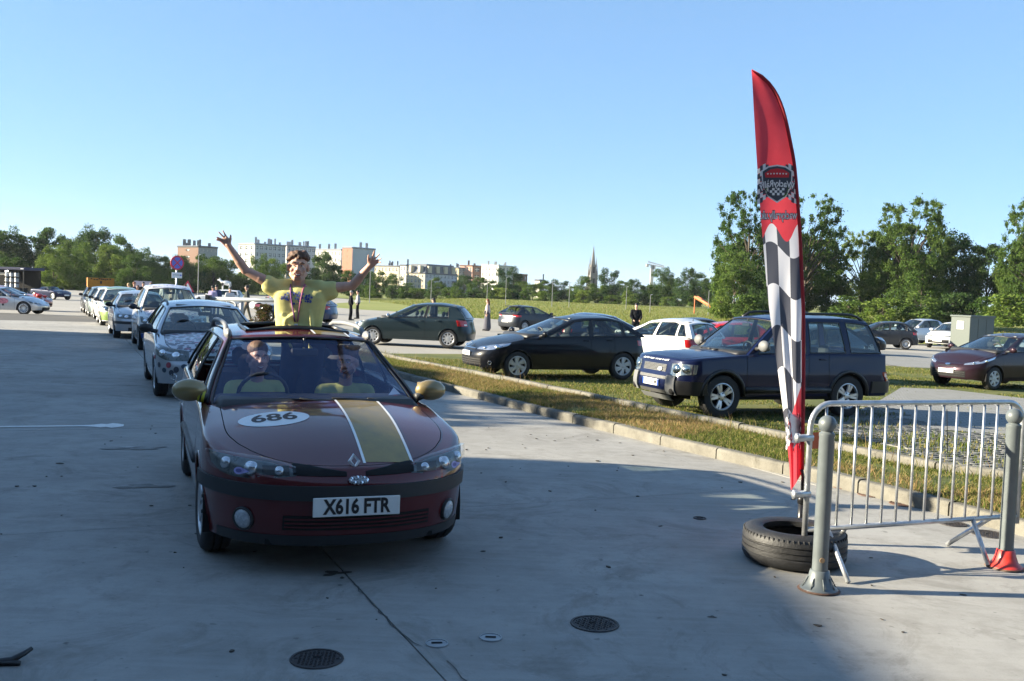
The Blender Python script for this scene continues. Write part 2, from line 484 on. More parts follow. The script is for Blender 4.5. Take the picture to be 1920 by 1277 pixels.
        # covers: bonnet (own part), wings, rear deck
        def chords(ks, cols):
            out = []
            for k in ks:
                p = grid[k][-1]; x, y = p.x, max(p.y, 1e-4); row = []
                for c in cols:
                    yy = y*c; row.append(Vector((x, yy, p.z+s._crown(x)*((s.st[k][1]/s.W)**2-(s.st[k][1]*c/s.W)**2)) ) )
                out.append(row)
            return out
        nose_k = [k for k in range(n) if s.st[k][0] > s.cowl[0]-.25]
        cols = [-1, -.985, -.95, -.90, -.893, -.75, -.55, -.35, -.12, .12, .35, .55, .75, .893, .90, .95, .985, 1]
        g = chords(nose_k, cols); V = [v for r in g for v in r]; nc = len(cols)
        s.hood_rows = g; s.hood_y0 = [s.st[k][1] for k in nose_k]
        fw, fh = [], []
        for i in range(len(g)-1):
            for j in range(nc-1):
                q = (i*nc+j, i*nc+j+1, (i+1)*nc+j+1, (i+1)*nc+j)
                if j in (3, 13): continue
                (fh if 4 <= j <= 12 else fw).append(q)
        body.add(V, fw)
        hb = MB(); hb.add(V, fh); s.bonnet = hb.build('bonnet', s.body, s.root, True, 1e-4)
        for v in s.bonnet.data.vertices: v.co.z += .002
        tail_k = [k for k in range(n) if s.st[k][0] < s.rear[0]+.35]
        g = chords(tail_k, [-1, -.96, -.8, -.4, 0, .4, .8, .96, 1]); V = [v for r in g for v in r]
        body.add(V, [(i*9+j, i*9+j+1, (i+1)*9+j+1, (i+1)*9+j) for i in range(len(g)-1) for j in range(8)])
        s.bodymb = body
        # floor pan and liners (dark)
        f = MB(); W = s.W
        f.box(((s.xn+s.xt)/2, 0, s.sill+.03), (s.xn-s.xt-1.1, 2*W*.86, .03)); f.box((s.xn-.40, 0, s.sill+.032), (.5, 2*W*.60, .03)); f.box((s.xt+.35, 0, s.sill+.032), (.5, 2*W*.60, .03))
        f.box((s.cowl[0]+.25, 0, .55), (.02, 2*W*.9, .56))
        f.box((s.xn-.42, 0, .45), (.02, 2*W*.62, .34))
        zb_ = s._edge(-1.5)-.05; x0, x1 = s.cowl[0]+.1, -(s.wb+.32)
        for sg in (1, -1):
            f.box(((x0+x1)/2, sg*(W-.09), (.30+zb_)/2), (x0-x1, .02, zb_-.30))
            for xw in (0, -s.wb):
                pts = [(xw+s.Ra*.99*math.cos(t), s.rad+.01+s.Ra*.99*math.sin(t)) for t in [math.pi*k/10 for k in range(11)]]
                pts = [(xw+s.Ra*.99, s.sill)]+pts+[(xw-s.Ra*.99, s.sill)]
                yo, yi = sg*(s.surf_y(xw, s.rad+s.Ra+.03)-.015), sg*(W-.36)
                nn = len(pts); vs = [(x, yo, z) for x, z in pts]+[(x, yi, z) for x, z in pts]
                f.add(vs, [(j, j+1, nn+j+1, nn+j) for j in range(nn-1)]+[tuple(range(nn, 2*nn))])
        f.build('floor_pan', M_dark, s.root)
        # arch lips
        for sg in (1, -1):
            for xw in (0, -s.wb):
                pts = []; lip = MB()
                for j in range(15):
                    t = math.pi*j/14; x, z = xw+s.Ra*math.cos(t), s.rad+.01+s.Ra*math.sin(t)
                    pts.append((x, sg*(s.surf_y(x, z)-.004), z))
                lip.tube(pts, getattr(s, 'lip_r', .010), 6)
                lip.build('arch_lip', getattr(s, 'lipm', s.body), s.root, True)
    def surf_y(s, x, z):
        best = None
        for k in range(len(s.st)-1):
            a, b = s.st[k][0], s.st[k+1][0]
            if b <= x <= a and s.st[k][1] > 0:
                t = 0 if a == b else (a-x)/(a-b); return (1-t)*s.P(k, z).y+t*s.P(k+1, z).y
        return s.W
    def top_z(s, x, y):          # height of the bonnet surface
        g = s.hood_rows
        for i in range(len(g)-1):
            if g[i+1][0].x <= x <= g[i][0].x:
                t = (g[i][0].x-x)/max(1e-6, g[i][0].x-g[i+1][0].x)
                ze = (1-t)*g[i][-1].z+t*g[i+1][-1].z; ye = (1-t)*g[i][-1].y+t*g[i+1][-1].y
                y0 = (1-t)*s.hood_y0[i]+t*s.hood_y0[i+1]
                return ze+s._crown(x)*(y0/s.W)**2*(1-(y/max(ye, 1e-4))**2)
        return s.ztop(x, y)
    # point on the front (or rear) ring: q metres of arc from the centre line, height z
    def ring(s, q, z, rear=False):
        sg = 1 if q >= 0 else -1; q = abs(q); n = len(s.st)
        ks = range(n-1, -1, -1) if rear else range(n)
        prev = None; acc = 0
        for k in ks:
            p = s.P(k, z)
            if prev is not None:
                L = (p-prev).length
                if acc+L >= q and L > 1e-9:
                    r = prev+(p-prev)*((q-acc)/L); return Vector((r.x, sg*r.y, r.z))
                acc += L
            prev = p
        return Vector((prev.x, sg*prev.y, prev.z))
    def ring_n(s, q, z, rear=False):
        e = .012; a = s.ring(q+e, z, rear)-s.ring(q-e, z, rear); b = s.ring(q, z+e, rear)-s.ring(q, z-e, rear)
        nn = a.cross(b); nn = nn.normalized()
        c = s.ring(q, z, rear)-Vector(((s.xn-.9) if not rear else (s.xt+.9), 0, z))
        return nn if nn.dot(c) > 0 else -nn
    def patch(s, name, q0, q1, lo, hi, m, off=.004, rear=False, parent=None, nq=10, nz=4, depth=.03, bulge=0.0):
        L, Hh = pchip(lo) if isinstance(lo, list) else (lambda q: lo), pchip(hi) if isinstance(hi, list) else (lambda q: hi)
        vs = []; fs = []
        for i in range(nq+1):
            q = q0+(q1-q0)*i/nq
            for j in range(nz+1):
                z = L(q)+(Hh(q)-L(q))*j/nz; nn = s.ring_n(q, z, rear)
                b = bulge*(1-(2*i/nq-1)**2)*(1-(2*j/nz-1)**2)
                vs.append(s.ring(q, z, rear)+nn*(off+b))
        w = nz+1
        fs = [(i*w+j, (i+1)*w+j, (i+1)*w+j+1, i*w+j+1) for i in range(nq) for j in range(nz)]
        bd = [i*w for i in range(nq+1)]+[nq*w+j for j in range(1, w)]+[i*w+nz for i in range(nq-1, -1, -1)]+[j for j in range(nz-1, 0, -1)]
        n0 = len(vs); cen = Vector(((s.xn-1.2) if not rear else (s.xt+1.2), 0, .5))
        for b in bd:
            dv = (cen-vs[b]); dv.z = 0; vs.append(vs[b]+dv.normalized()*depth)
        K = len(bd); fs += [(bd[i], bd[(i+1) % K], n0+(i+1) % K, n0+i) for i in range(K)]
        o = mobj(name, vs, fs, m, parent or s.root, False)
        bm = bmesh.new(); bm.from_mesh(o.data); bmesh.ops.recalc_face_normals(bm, faces=bm.faces)
        for f in bm.faces: f.smooth = True
        for e in bm.edges:
            if len(e.link_faces) == 2 and e.calc_face_angle(0) > .7: e.smooth = False
        bm.to_mesh(o.data); bm.free(); return o
    def frame_at(s, q, z, rear=False, off=0.0):
        """matrix whose x runs to the viewer's right, y up, z outward on the front/rear ring"""
        nn = s.ring_n(q, z, rear); p = s.ring(q, z, rear)+nn*off
        up = Vector((0, 0, 1)); xx = up.cross(nn).normalized(); yy = nn.cross(xx)
        M = Matrix((xx, yy, nn)).transposed().to_4x4(); M.translation = p; return M
    def disc(s, name, q, z, r, m, off=.01, rear=False, parent=None, lens=True):
        M = s.frame_at(q, z, rear, off); mb = MB()
        mb.lathe([(r*1.08, -.03), (r*1.08, .004), (r*.95, .006), (r*.6, -.012), (.001, -.02)] if lens else [(r*1.04, -.03), (r*1.04, .0), (r*.9, .008), (r*.55, .016), (r*.2, .019), (.001, .019)], 18, M)
        o = mb.build(name, m, parent or s.root, True)
        if lens:
            mb = MB(); mb.lathe([(r*.97, .004), (r*.7, .012), (.001, .016)], 18, M); mb.build('lens', M_lens, o, True)
        return o
    def plate(s, txt, q, z, rear=False, w=.52, h=.11, col=None, off=.012, blue=False, tilt=0.0, tsize=None, bold=.0022):
        M = s.frame_at(q, z, rear, off); nz = M.col[2].to_3d(); nz.z = 0; nz.normalize()
        xx = Vector((0, 0, 1)).cross(nz); M2 = Matrix((xx, Vector((0, 0, 1)), nz)).transposed().to_4x4(); M2.translation = M.translation
        if tilt: M2 = M2 @ Matrix.Rotation(tilt, 4, 'Z')
        b = MB(); b.box((0, 0, 0), (w, h, .012), bev=.003); b.v = [M2 @ Vector(v) for v in b.v]
        o = b.build('number_plate', col or M_plateW, s.root)
        if txt: 
            text_obj('plate_lettering', txt, tsize or h*1.06, M_plateB, o, M2 @ Matrix.Translation((0, -.002, .0074)), .0008, bold, sx=.78)
        if blue:
            for sx in (-1, 1):
                e = MB(); e.box((sx*(w/2-.022), 0, .0066), (.042, h-.006, .003)); e.v = [M2 @ Vector(v) for v in e.v]; e.build('blue_band', M_plateBlue, o)
        return o
    # ---- greenhouse
    def G(s, xb, xt, f, t):        # generic: x base/top, lateral factor, height
        w = s.wg[0]+(s.wg[1]-s.wg[0])*t**1.3
        if t > .93: w -= .03*((t-.93)/.07)**2
        x = xb+(xt-xb)*t
        return x, f*w, w
    def gpt(s, kind, c, t):
        if kind == 'F':
            xb, xt = s.cowl; x, y, w = s.G(xb, xt, c, t); x -= (s.bow[0]+(s.bow[1]-s.bow[0])*t)*abs(c)**2.2
            x += .02*math.sin(math.pi*min(1, t))
        elif kind == 'R':
            xb, xt = s.rear; x, y, w = s.G(xb, xt, c, t); x += (s.bowr[0]+(s.bowr[1]-s.bowr[0])*t)*abs(c)**2.5
            x -= .02*math.sin(math.pi*min(1, t))
        else:
            x, y, w = s.G(c[0], c[1], 1, t)
            fx = s.gpt('F', 1, t).x; rx = s.gpt('R', 1, t).x
            x = min(fx, max(rx, x)); p = (fx-x)/max(1e-6, fx-rx); y = w*(1+.035*math.sin(math.pi*p))
        zt = s._roof(x)-s.rdrop*(y/max(.1, s.wg[1]))**2 if True else 0
        ztop = s._roof(x)-s.rdrop*min(1.2, (y/s.wg[1])**2)
        zb = s.ztop(x, y)-.03
        tz = t
        z = zb+(ztop-zb)*tz
        if t > .93: z -= .012*((t-.93)/.07)**2*0
        return Vector((x, y, z))
    def greenhouse(s):
        body = s.bodymb
        FR = [0, .2, .4, .6, .78, .9, s.wsx, .97, 1.0] if s.wsx > .9 else [0, .2, .4, .6, .78, s.wsx, .97, 1.0]
        wx0 = [(w[0], w[1]) for w in s.win]
        cols = [('F', f) for f in FR]
        s.wcols = []
        xa = s.gpt('F', 1, 0).x; xe = s.gpt('R', 1, 0).x; xat = s.gpt('F', 1, 1).x; xet = s.gpt('R', 1, 1).x
        lastc = (xa, xat)
        def between(a, b, n): return [(a[0]+(b[0]-a[0])*k/n, a[1]+(b[1]-a[1])*k/n) for k in range(1, n)]
        for (a, b, *_) in s.win:
            cols += [('S', c) for c in between(lastc, a, 2)]
            cols.append(('S', a)); i0 = len(cols)-1
            cols += [('S', c) for c in between(a, b, 5)]; cols.append(('S', b)); s.wcols.append((i0, len(cols)-1)); lastc = b
        cols += [('S', c) for c in between(lastc, (xe, xet), 3)]
        rf = s.rwin[2]
        RF = [1.0, .96, rf, .6, .4, .2, 0]
        ir0 = len(cols); cols += [('R', f) for f in RF]
        T = [0, .07, .13, .22, .36, .5, .64, .76, .86, .90, .93, .96, .985, 1.0]
        m = len(T); n = len(cols)
        grid = [[s.gpt(k, c, t) for t in T] for k, c in cols]; s.ggrid, s.gcols = grid, cols
        iws = FR.index(s.wsx); irw = ir0+2
        r0, r1 = 1, 9
        for sg in (1, -1):
            vs = [Vector((p.x, sg*p.y, p.z)) for col in grid for p in col]; fb = []; ft = []
            gl = {'front': [], 'rear': []}; sw = [[] for _ in s.win]
            for k in range(n-1):
                for r in range(m-1):
                    q = (k*m+r, k*m+r+1, (k+1)*m+r+1, (k+1)*m+r)
                    if sg < 0: q = q[::-1]
                    if k < iws and r < 11: gl['front'].append(q); continue
                    if k >= irw and 2 <= r < 9: gl['rear'].append(q); continue
                    hit = False
                    for j, (a, b) in enumerate(s.wcols):
                        if a <= k < b and r0 <= r < r1: sw[j].append(q); hit = True
                    if hit: continue
                    pil = any(s.wcols[j][1] <= k < s.wcols[j+1][0] for j in range(len(s.wcols)-1)) and r0 <= r < r1
                    (ft if (pil and s.trimB) else fb).append(q)
            body.add(vs, fb, 0)
            if ft: body.add(vs, ft, 1)
            def sub(fs, name, m_, parent, inset):
                used = sorted({i for f in fs for i in f}); mp = {o: i for i, o in enumerate(used)}
                ctr = Vector((-1.5, 0, .9)); V = []
                for i in used:
                    p = vs[i]; d = Vector((ctr.x-p.x if name == 'windscreen' or name == 'rear_window' else 0, -p.y if name == 'side_window' else 0, 0))
                    V.append(p+(d.normalized()*inset if d.length > 0 else d))
                return mobj(name, V, [tuple(mp[i] for i in f) for f in fs], m_, parent, True)
            for j, w in enumerate(s.win):
                if sw[j] and not (len(w) > 2 and w[2] == ('open', sg)):
                    o = sub(sw[j], 'side_window', w[2] if len(w) > 2 and not isinstance(w[2], tuple) else s.glassm, s.root, .006)
                a, b = s.wcols[j]
                loop = [(k, r0) for k in range(a, b+1)]+[(b, r) for r in range(r0+1, r1+1)]+[(k, r1) for k in range(b-1, a-1, -1)]+[(a, r) for r in range(r1-1, r0, -1)]
                pts = [vs[k*m+r] for k, r in loop]; pts.append(pts[0])
                tb = MB(); tb.tube(pts, .009, 5, cap=False); tb.build('window_seal', M_trim, s.root, True)
            if sg == 1: s._half = (gl, vs)
        # windscreen + rear window: join both halves
        for nm, key, gm in (('windscreen', 'front', getattr(s, 'wsglass', s.glassm)), ('rear_window', 'rear', getattr(s, 'rwglass', s.glassm))):
            gl, vs = s._half; fs = gl[key]
            used = sorted({i for f in fs for i in f}); mp = {o: i for i, o in enumerate(used)}
            d = Vector((-.006 if key == 'front' else .006, 0, -.002))
            V = [vs[i]+d for i in used]; F = [tuple(mp[i] for i in f) for f in fs]; k = len(V)
            V2 = [Vector((v.x, -v.y, v.z)) for v in V]
            o = mobj(nm, V+V2, F+[tuple(k+i for i in f[::-1]) for f in F], gm, s.root, True)
            bm = bmesh.new(); bm.from_mesh(o.data); bmesh.ops.remove_doubles(bm, verts=bm.verts, dist=1e-4); bm.to_mesh(o.data); bm.free()
            if key == 'front': rr = [(kk, 0) for kk in range(iws+1)]+[(iws, r) for r in range(1, 12)]+[(kk, 11) for kk in range(iws-1, -1, -1)]
            else: rr = [(kk, 2) for kk in range(n-1, irw-1, -1)]+[(irw, r) for r in range(3, 10)]+[(kk, 9) for kk in range(irw+1, n)]
            tb = MB(); pts = [grid[a][b] for a, b in rr]
            tb.tube(pts, .010, 5, cap=False); tb.tube([Vector((p.x, -p.y, p.z)) for p in pts], .010, 5, cap=False)
            tb.build('window_seal', M_trim, s.root, True)
        # roof
        fr = getattr(s, 'roofcols', [-1, -.96, -.9, -.6, -.3, 0, .3, .6, .9, .96, 1]); nc = len(fr); V = []
        for k in range(n):
            p = grid[k][-1]; y = max(p.y, 1e-4)
            for c in fr:
                yy = y*c; zc = p.z+s.rdrop*(min(1.2, (y/s.wg[1])**2)-min(1.2, (yy/s.wg[1])**2)); V.append(Vector((p.x, yy, zc)))
        hole = getattr(s, 'sunroof', None); F = []
        for k in range(n-1):
            xm = (grid[k][-1].x+grid[k+1][-1].x)/2
            for j in range(nc-1):
                ym = (fr[j]+fr[j+1])/2
                if hole and hole[1] < xm < hole[0] and abs(ym) < hole[2]: continue
                F.append((k*nc+j, k*nc+j+1, (k+1)*nc+j+1, (k+1)*nc+j))
        body.add(V, F, getattr(s, 'roof_mi', 0)); s.roofV, s.roofnc = V, nc
        body.build('body_shell', [s.body, M_trim]+getattr(s, 'extra_mats', []), s.root, True, 1.2e-4, R(50))
    def roof_z(s, x, y):
        return s._roof(x)-s.rdrop*(y/s.wg[1])**2
    def wheels(s):
        hub, ty, rm = wheel_meshes(s.rim, s.rad, s.wid, s.rimr)
        y = s.W-.015-s.wid/2
        for xw in (0, -s.wb):
            for sg in (1, -1):
                w = link(bpy.data.objects.new('wheel', hub), s.root); w.location = (xw, sg*y, s.rad)
                st = getattr(s, 'steer', 0) if xw == 0 else 0
                w.rotation_euler = (0, random.random()*6, (0 if sg > 0 else math.pi)+st)
                w.rotation_mode = 'YXZ' if False else 'XYZ'
                link(bpy.data.objects.new('tyre', ty), w); link(bpy.data.objects.new('rim', rm), w)
    def cabin(s):
        zb = s._edge(-1.5)
        d = MB(); xc = s.cowl[0]-.02
        d.box((xc-.22, 0, zb-.06), (.5, 2*(s.wg[0]-.06), .16), bev=.05); d.build('dashboard', M_blackp, s.root, True)
        rh = getattr(s, 'rhd', False); sy = -.36 if rh else .36
        sw = MB(); Mx = Matrix.Translation((xc-.52, sy, zb+.0)) @ Matrix.Rotation(R(-66), 4, 'Y')
        n = 20; sw.tube([Mx @ Vector((.185*math.cos(2*math.pi*k/n), .185*math.sin(2*math.pi*k/n), 0)) for k in range(n+1)], .015, 6, cap=False)
        sw.box(Mx @ Vector((0, 0, -.01)), (.03, .34, .05), Matrix.Rotation(R(-66), 3, 'Y')); sw.build('steering_wheel', M_blackp, s.root, True)
        sx = xc-.98
        for (x, y, w) in ((sx, .36, .46), (sx, -.36, .46), (sx-.92, .33, .58), (sx-.92, -.33, .58)):
            if x < s.rear[0]+.15: continue
            q = MB(); q.box((x+.22, y, .42), (.50, w, .16), bev=.05)
            q.box((x-.08, y, .74), (.14, w-.02, .58), Matrix.Rotation(R(-14), 3, 'Y'), bev=.06)
            q.box((x-.185, y, 1.12), (.09, .26, .17), Matrix.Rotation(R(-10), 3, 'Y'), bev=.04)
            q.tube([(x-.16, y-.05, .98), (x-.18, y-.05, 1.08)], .006, 5); q.tube([(x-.16, y+.05, .98), (x-.18, y+.05, 1.08)], .006, 5)
            q.build('seat', M_cloth, s.root, True, auto=R(40))
        mr = MB(); mr.box((s.cowl[1]+.10, 0, s._roof(s.cowl[1])-.14), (.03, .22, .065), bev=.012)
        mr.tube([(s.cowl[1]+.08, 0, s._roof(s.cowl[1])-.1), (s.cowl[1]+.06, 0, s._roof(s.cowl[1])-.03)], .01, 6); mr.build('rear_view_mirror', M_blackp, s.root)
        for sg in (1, -1):          # headliner edges are left out, pillars' inner trim
            pass
        hl = MB(); hl.box(((s.cowl[1]+s.rear[1])/2, 0, s._roof((s.cowl[1]+s.rear[1])/2)-.085), (abs(s.cowl[1]-s.rear[1])-.25, s.wg[1]*1.55, .012))
        if not getattr(s, 'sunroof', None): hl.build('headliner', mat('headliner', (.28, .28, .27), .9), s.root)
    # ---- fittings
    def mirrors(s, m, x=None, z=None, out=.19, size=(.06, .11, .075), back=None):
        x = s.cowl[0]-.33 if x is None else x; z = s.ztop(x, s.W)+.07 if z is None else z
        for sg in (1, -1):
            b = MB(); y0 = s.wg[0]; y1 = s.W+out-size[1]
            b.ball((x, sg*y1, z), (size[0], size[1], size[2]), 16, 10)
            b.v = [(max(v[0], x-size[0]*.55), v[1], v[2]) for v in b.v]
            o = b.build('wing_mirror', m, s.root, True, 1e-4, R(50))
            a = MB(); a.tube([(x+.03, sg*(y0-.02), z-.055), (x+.01, sg*(y1-.03), z-.03)], [.035, .028], 8); a.build('mirror_arm', back or M_blackp, o, True)
            g = MB(); g.box((x-size[0]*.56, sg*y1, z), (.004, size[1]*1.6, size[2]*1.5), bev=.001); g.build('mirror_glass', M_chrome, o)
    def wipers(s, rhd=False):
        for (y0, y1) in ((-.10, .42), (-.62, -.08)) if not rhd else ((.10, -.42), (.62, .08)):
            pts = []
            for k in range(5):
                y = y0+(y1-y0)*k/4; f = abs(y)/s.wg[0]; t = .035+.05*k/4*.6
                p = s.gpt('F', min(1, f), t); pts.append(Vector((p.x+.018, y, p.z+.012)))
            w = MB(); w.tube(pts, .009, 5); w.tube([Vector((pts[0].x+.05, y0-(.02 if y1 > y0 else -.02), pts[0].z-.02)), pts[2]+Vector((.012, 0, .01))], .010, 5)
            w.build('wiper', M_trim, s.root, True)
    def antenna(s, x, L=.35, y=0):
        a = MB(); z = s.roof_z(x, y); a.tube([(x, y, z-.01), (x, y, z+.02)], .016, 8); a.tube([(x, y, z+.02), (x-L*.55, y, z+L*.8)], .004, 5); a.build('antenna', M_trim, s.root, True)
    def rails(s, x0, x1, m, h=.06, r=.018, y=None):
        y = y or s.wg[1]+.0
        for sg in (1, -1):
            pts = []
            for k in range(13):
                u = k/12; x = x0+(x1-x0)*u; hh = h*min(1, math.sin(math.pi*u)*3.2)
                pts.append((x, sg*(y-.01), s.roof_z(x, y-.01)-.015+hh))
            b = MB(); b.tube(pts, [r*1.5]+[r]*11+[r*1.5], 8); b.build('roof_rail', m, s.root, True)
def car_loc(px, py, heading, front=True, near=1, track=.80, wb=0):
    """car origin (front axle) from the photo pixel under one of its wheels; near: +1 its left wheel, -1 its right"""
    p = gp(px, py); h = R(heading); d = Vector((math.cos(h), math.sin(h), 0)); l = Vector((-math.sin(h), math.cos(h), 0))
    o = p-l*near*track+(d*0 if front else d*wb); return Vector((o.x, o.y, z_ground(o.x, o.y)))
# ------------------------------------------------------------------ the red estate
HX, HY, HH = -1.24, 6.75, -69.0
P_red = paint('dark_red_paint', (.090, .009, .012), .25, .32, .05)
M_gold = mat('gold_vinyl', (.27, .19, .06), .42, metal=.35, var=.2, vscale=14, coat=.3)
M_goldp = paint('gold_paint', (.27, .20, .08), .35, .4, .05)
M_dkrail = mat('grey_rail', (.20, .205, .21), .5)
M_fog = mat('fog_lamp_glass', (.36, .38, .40), .25, var=.25, vscale=60, coat=.6)
M_bowl = mat('lamp_bowl_grey', (.55, .57, .60), .22, metal=.85, var=.3, vscale=30)
M_lampgrey = mat('lamp_grey', (.09, .105, .105), .3, metal=.4, var=.3, vscale=25)
def build_red():
    c = Car('estate_car', 'dark red estate car with number 686 roundel and gold bonnet stripe, open sunroof', None,
            (HX, HY, 0), R(HH), P_red, rhd=True,
            W=.876, fo=.94, wb=2.67, ro=1.04, sill=.20, Ra=.345, rad=.305, wid=.195, rimr=.20, rim='five',
            Lf=.86, nf=2.35, Lr=.5, rs=.05, steer=R(2),
            nose=[(.15, -.10), (.22, -.05), (.32, -.02), (.42, -.005), (.56, 0), (.60, 0), (.635, -.035), (.70, -.06), (.8, -.15), (.95, -.22)],
            edge=[(-4.0, .97), (-2.7, .965), (-1.5, .94), (-.55, .915), (0, .85), (.35, .79), (.65, .72), (.94, .635)],
            crown=[(-9, 0), (-1.1, .0), (-.5, .045), (0, .07), (.4, .075), (.94, .055)],
            cowl=(-.36, -1.32), rear=(-3.62, -3.40), wg=(.80, .585), bow=(.26, .14), wsx=.945,
            roof=[(-1.2, 1.375), (-1.7, 1.425), (-2.4, 1.44), (-3.1, 1.42), (-3.6, 1.36)], rdrop=.05,
            win=[((-.86, -1.56), (-1.72, -1.80), ('open', -1)), ((-1.80, -1.86), (-2.66, -2.66), M_glass), ((-2.76, -2.75), (-3.48, -3.30), M_glass)],
            doors=[(-.46, -1.77, 'front_door'), (-1.77, -2.74, 'rear_door')], wsglass=M_glassH,
            sunroof=(-1.58, -2.32, .74), roofcols=[-1, -.96, -.9, -.8, -.68, -.4, 0, .4, .68, .8, .9, .96, 1], handlem=M_blackp)
    r = c.root
    # bumper: grey-black rub strip right round, lower lip, slots
    M_strip = mat('bumper_strip', (.020, .022, .025), .55, bump=.08, bscale=180)
    c.patch('bumper_strip', -1.30, 1.30, .500, .588, M_strip, .016, nq=40, nz=4)
    c.patch('bumper_lip', -.95, .95, .215, .280, M_strip, .004, nq=30, nz=2, depth=.01)
    o = c.patch('lower_grille', -.44, .50, .315, .405, M_dark, .003, nq=12, nz=2)
    for z in (.336, .360, .384):
        c.patch('grille_bar', -.43, .49, z-.005, z+.006, P_red, .009, nq=12, nz=1, parent=o, depth=.012)
    # upper grille: dark wedge under the bonnet lip either side of a body-coloured beak
    for sg in (1, -1):
        q = (lambda a: [(sg*x, z) for x, z in a])
        a, b = (.06*sg, .38*sg) if sg > 0 else (-.38, -.06)
        c.patch('upper_grille', a, b, q([(.06, .637), (.25, .640), (.5, .650)]), q([(.06, .662), (.2, .680), (.38, .700), (.5, .69)]), M_dark, .006, nq=10, nz=2)
        # headlamps
        lo = q([(.36, .640), (.5, .626), (.78, .624), (.92, .640), (1.0, .672)]); hi = q([(.36, .672), (.5, .702), (.72, .722), (.9, .732), (1.0, .735)])
        a, b = (.36, 1.0) if sg > 0 else (-1.0, -.36)
        h = c.patch('headlight', a, b, lo, hi, M_lampgrey, .004, nq=16, nz=6)
        lo2 = q([(.34, .632), (.5, .616), (.78, .614), (.94, .632), (1.02, .668)]); hi2 = q([(.34, .682), (.5, .712), (.72, .732), (.9, .742), (1.02, .744)])
        a2, b2 = (.345, 1.015) if sg > 0 else (-1.015, -.345)
        c.patch('lamp_bezel', a2, b2, lo2, hi2, M_trim, .000, nq=14, nz=3, parent=h)
        for (qq, z, rr) in ((.46, .664, .028), (.64, .672, .042), (.83, .684, .036)):
            c.disc('lamp_bowl', sg*qq, z, rr, M_bowl, .016, parent=h, lens=False)
        a3, b3 = (.40, .56) if sg > 0 else (-.56, -.40)
        c.patch('dark_insert', a3, b3, .638, .69, M_blackp, .007, nq=4, nz=2, parent=h)
        c.patch('lamp_cover', a, b, lo, hi, M_lens, .030, nq=16, nz=6, parent=h, depth=.03, bulge=.012)
        # small round-eye sticker on the lamp
        M = c.frame_at(sg*.70, .650, off=.046)
        st = MB(); st.lathe([(.001, .001), (.036, .001), (.036, 0)], 16, M @ Matrix.Diagonal((1, .62, 1, 1))); st.lathe([(.001, .002), (.022, .002)], 12, M @ Matrix.Diagonal((1, .55, 1, 1)), 1)
        st.prism([(.02, -.018), (.075, .0), (.02, .018)], .001, M, 0)
        st.build('sticker', [mat('lilac_sticker', (.35, .33, .62), .5), mat('dark_lilac', (.10, .09, .28), .5)], h)
        f = c.disc('fog_light', sg*.70, .365, .060, M_fog, .010, lens=False)
        b = MB(); b.lathe([(.058, .0), (.070, .008), (.074, .0), (.074, -.03)], 20, c.frame_at(sg*.70, .365, off=.010)); b.build('fog_bezel', M_blackp, f, True)
        # indicator repeater & side moulding
        pts = []
        for x in (-.42, -.8, -1.4, -1.9, -2.28):
            pts.append((x, sg*(c.surf_y(x, .53)+.004), .53))
        t = MB(); t.tube(pts, .022, 6); t.build('side_moulding', M_strip, r, True)
    c.plate('X616 FTR', -.005, .468, off=.026, w=.53, h=.116, tilt=R(0), bold=.0042)
    # maker's lozenge and rally badge
    zb_ = c.top_z(.80, .0); nz_ = Vector((.80, 0, .60)).normalized(); yy_ = nz_.cross(Vector((0, 1, 0))).normalized(); M = Matrix((Vector((0, 1, 0)), yy_, nz_)).transposed().to_4x4(); M.translation = Vector((.815, 0, zb_+.012))
    if yy_.z < 0: M = M @ Matrix.Rotation(math.pi, 4, 'Z')
    d = MB()
    for k in range(4):
        P = [(0, .056), (.040, 0), (0, -.056), (-.040, 0)]; a, b = P[k], P[(k+1) % 4]
        d.add([M @ Vector((a[0], a[1], 0)), M @ Vector((b[0], b[1], 0)), M @ Vector((b[0]*.45, b[1]*.5, 0.004)), M @ Vector((a[0]*.45, a[1]*.5, 0.004)),
               M @ Vector((a[0]*.75, a[1]*.75, .016)), M @ Vector((b[0]*.75, b[1]*.75, .016))], [(0, 1, 5, 4), (5, 2, 3, 4), (0, 4, 3), (1, 2, 5)])
    d.build('maker_badge', mat('badge_silver', (.62, .63, .65), .35, metal=.3, var=.05), r)
    M = c.frame_at(.005, .612, off=.012)
    b = MB()
    for k in range(15):
        a = k*2*math.pi/15; b.ball(M @ Vector((.052*math.cos(a), .020*math.sin(a), .002)), .012, 6, 4, mi=k % 2)
    b.prism([(-.05, -.012), (.05, -.012), (.05, .012), (-.05, .012)], .008, M, 2)
    b.build('rally_badge', [M_chrome, mat('pewter', (.25, .25, .26), .4, metal=.5), mat('grey_badge', (.4, .41, .43), .4)], r)
    text_obj('badge_lettering', 'RALLY', .022, M_plateB, r, M @ Matrix.Translation((0, 0, .010)), .0005)
    # bonnet decals
    def decal(name, xs, yl, yr, m, off, onroof=False, nseg=24, parent=None):
        V = []; Fs = []
        for k in range(nseg+1):
            x = xs[0]+(xs[1]-xs[0])*k/nseg; a, b = yl(x), yr(x)
            for j in range(5):
                y = a+(b-a)*j/4; z = (c.roof_z(x, y) if onroof else c.top_z(x, y)+.002)+off; V.append((x, y, z))
        for k in range(nseg):
            for j in range(4): Fs.append((k*5+j, (k+1)*5+j, (k+1)*5+j+1, k*5+j+1))
        return mobj(name, V, Fs, m, parent or r, True)
    L = lambda x: .072+.10*cl((.92-x)/1.35, 0, 1)*.35; Rr = lambda x: .365+.10*cl((.92-x)/1.35, 0, 1)*.45
    xf = lambda y: .94-.86*(1-(1-(y/.876)**2.35)**(1/2.35)) - .055
    s1 = decal('bonnet_stripe', (.80, -.40), L, Rr, M_gold, .0020)
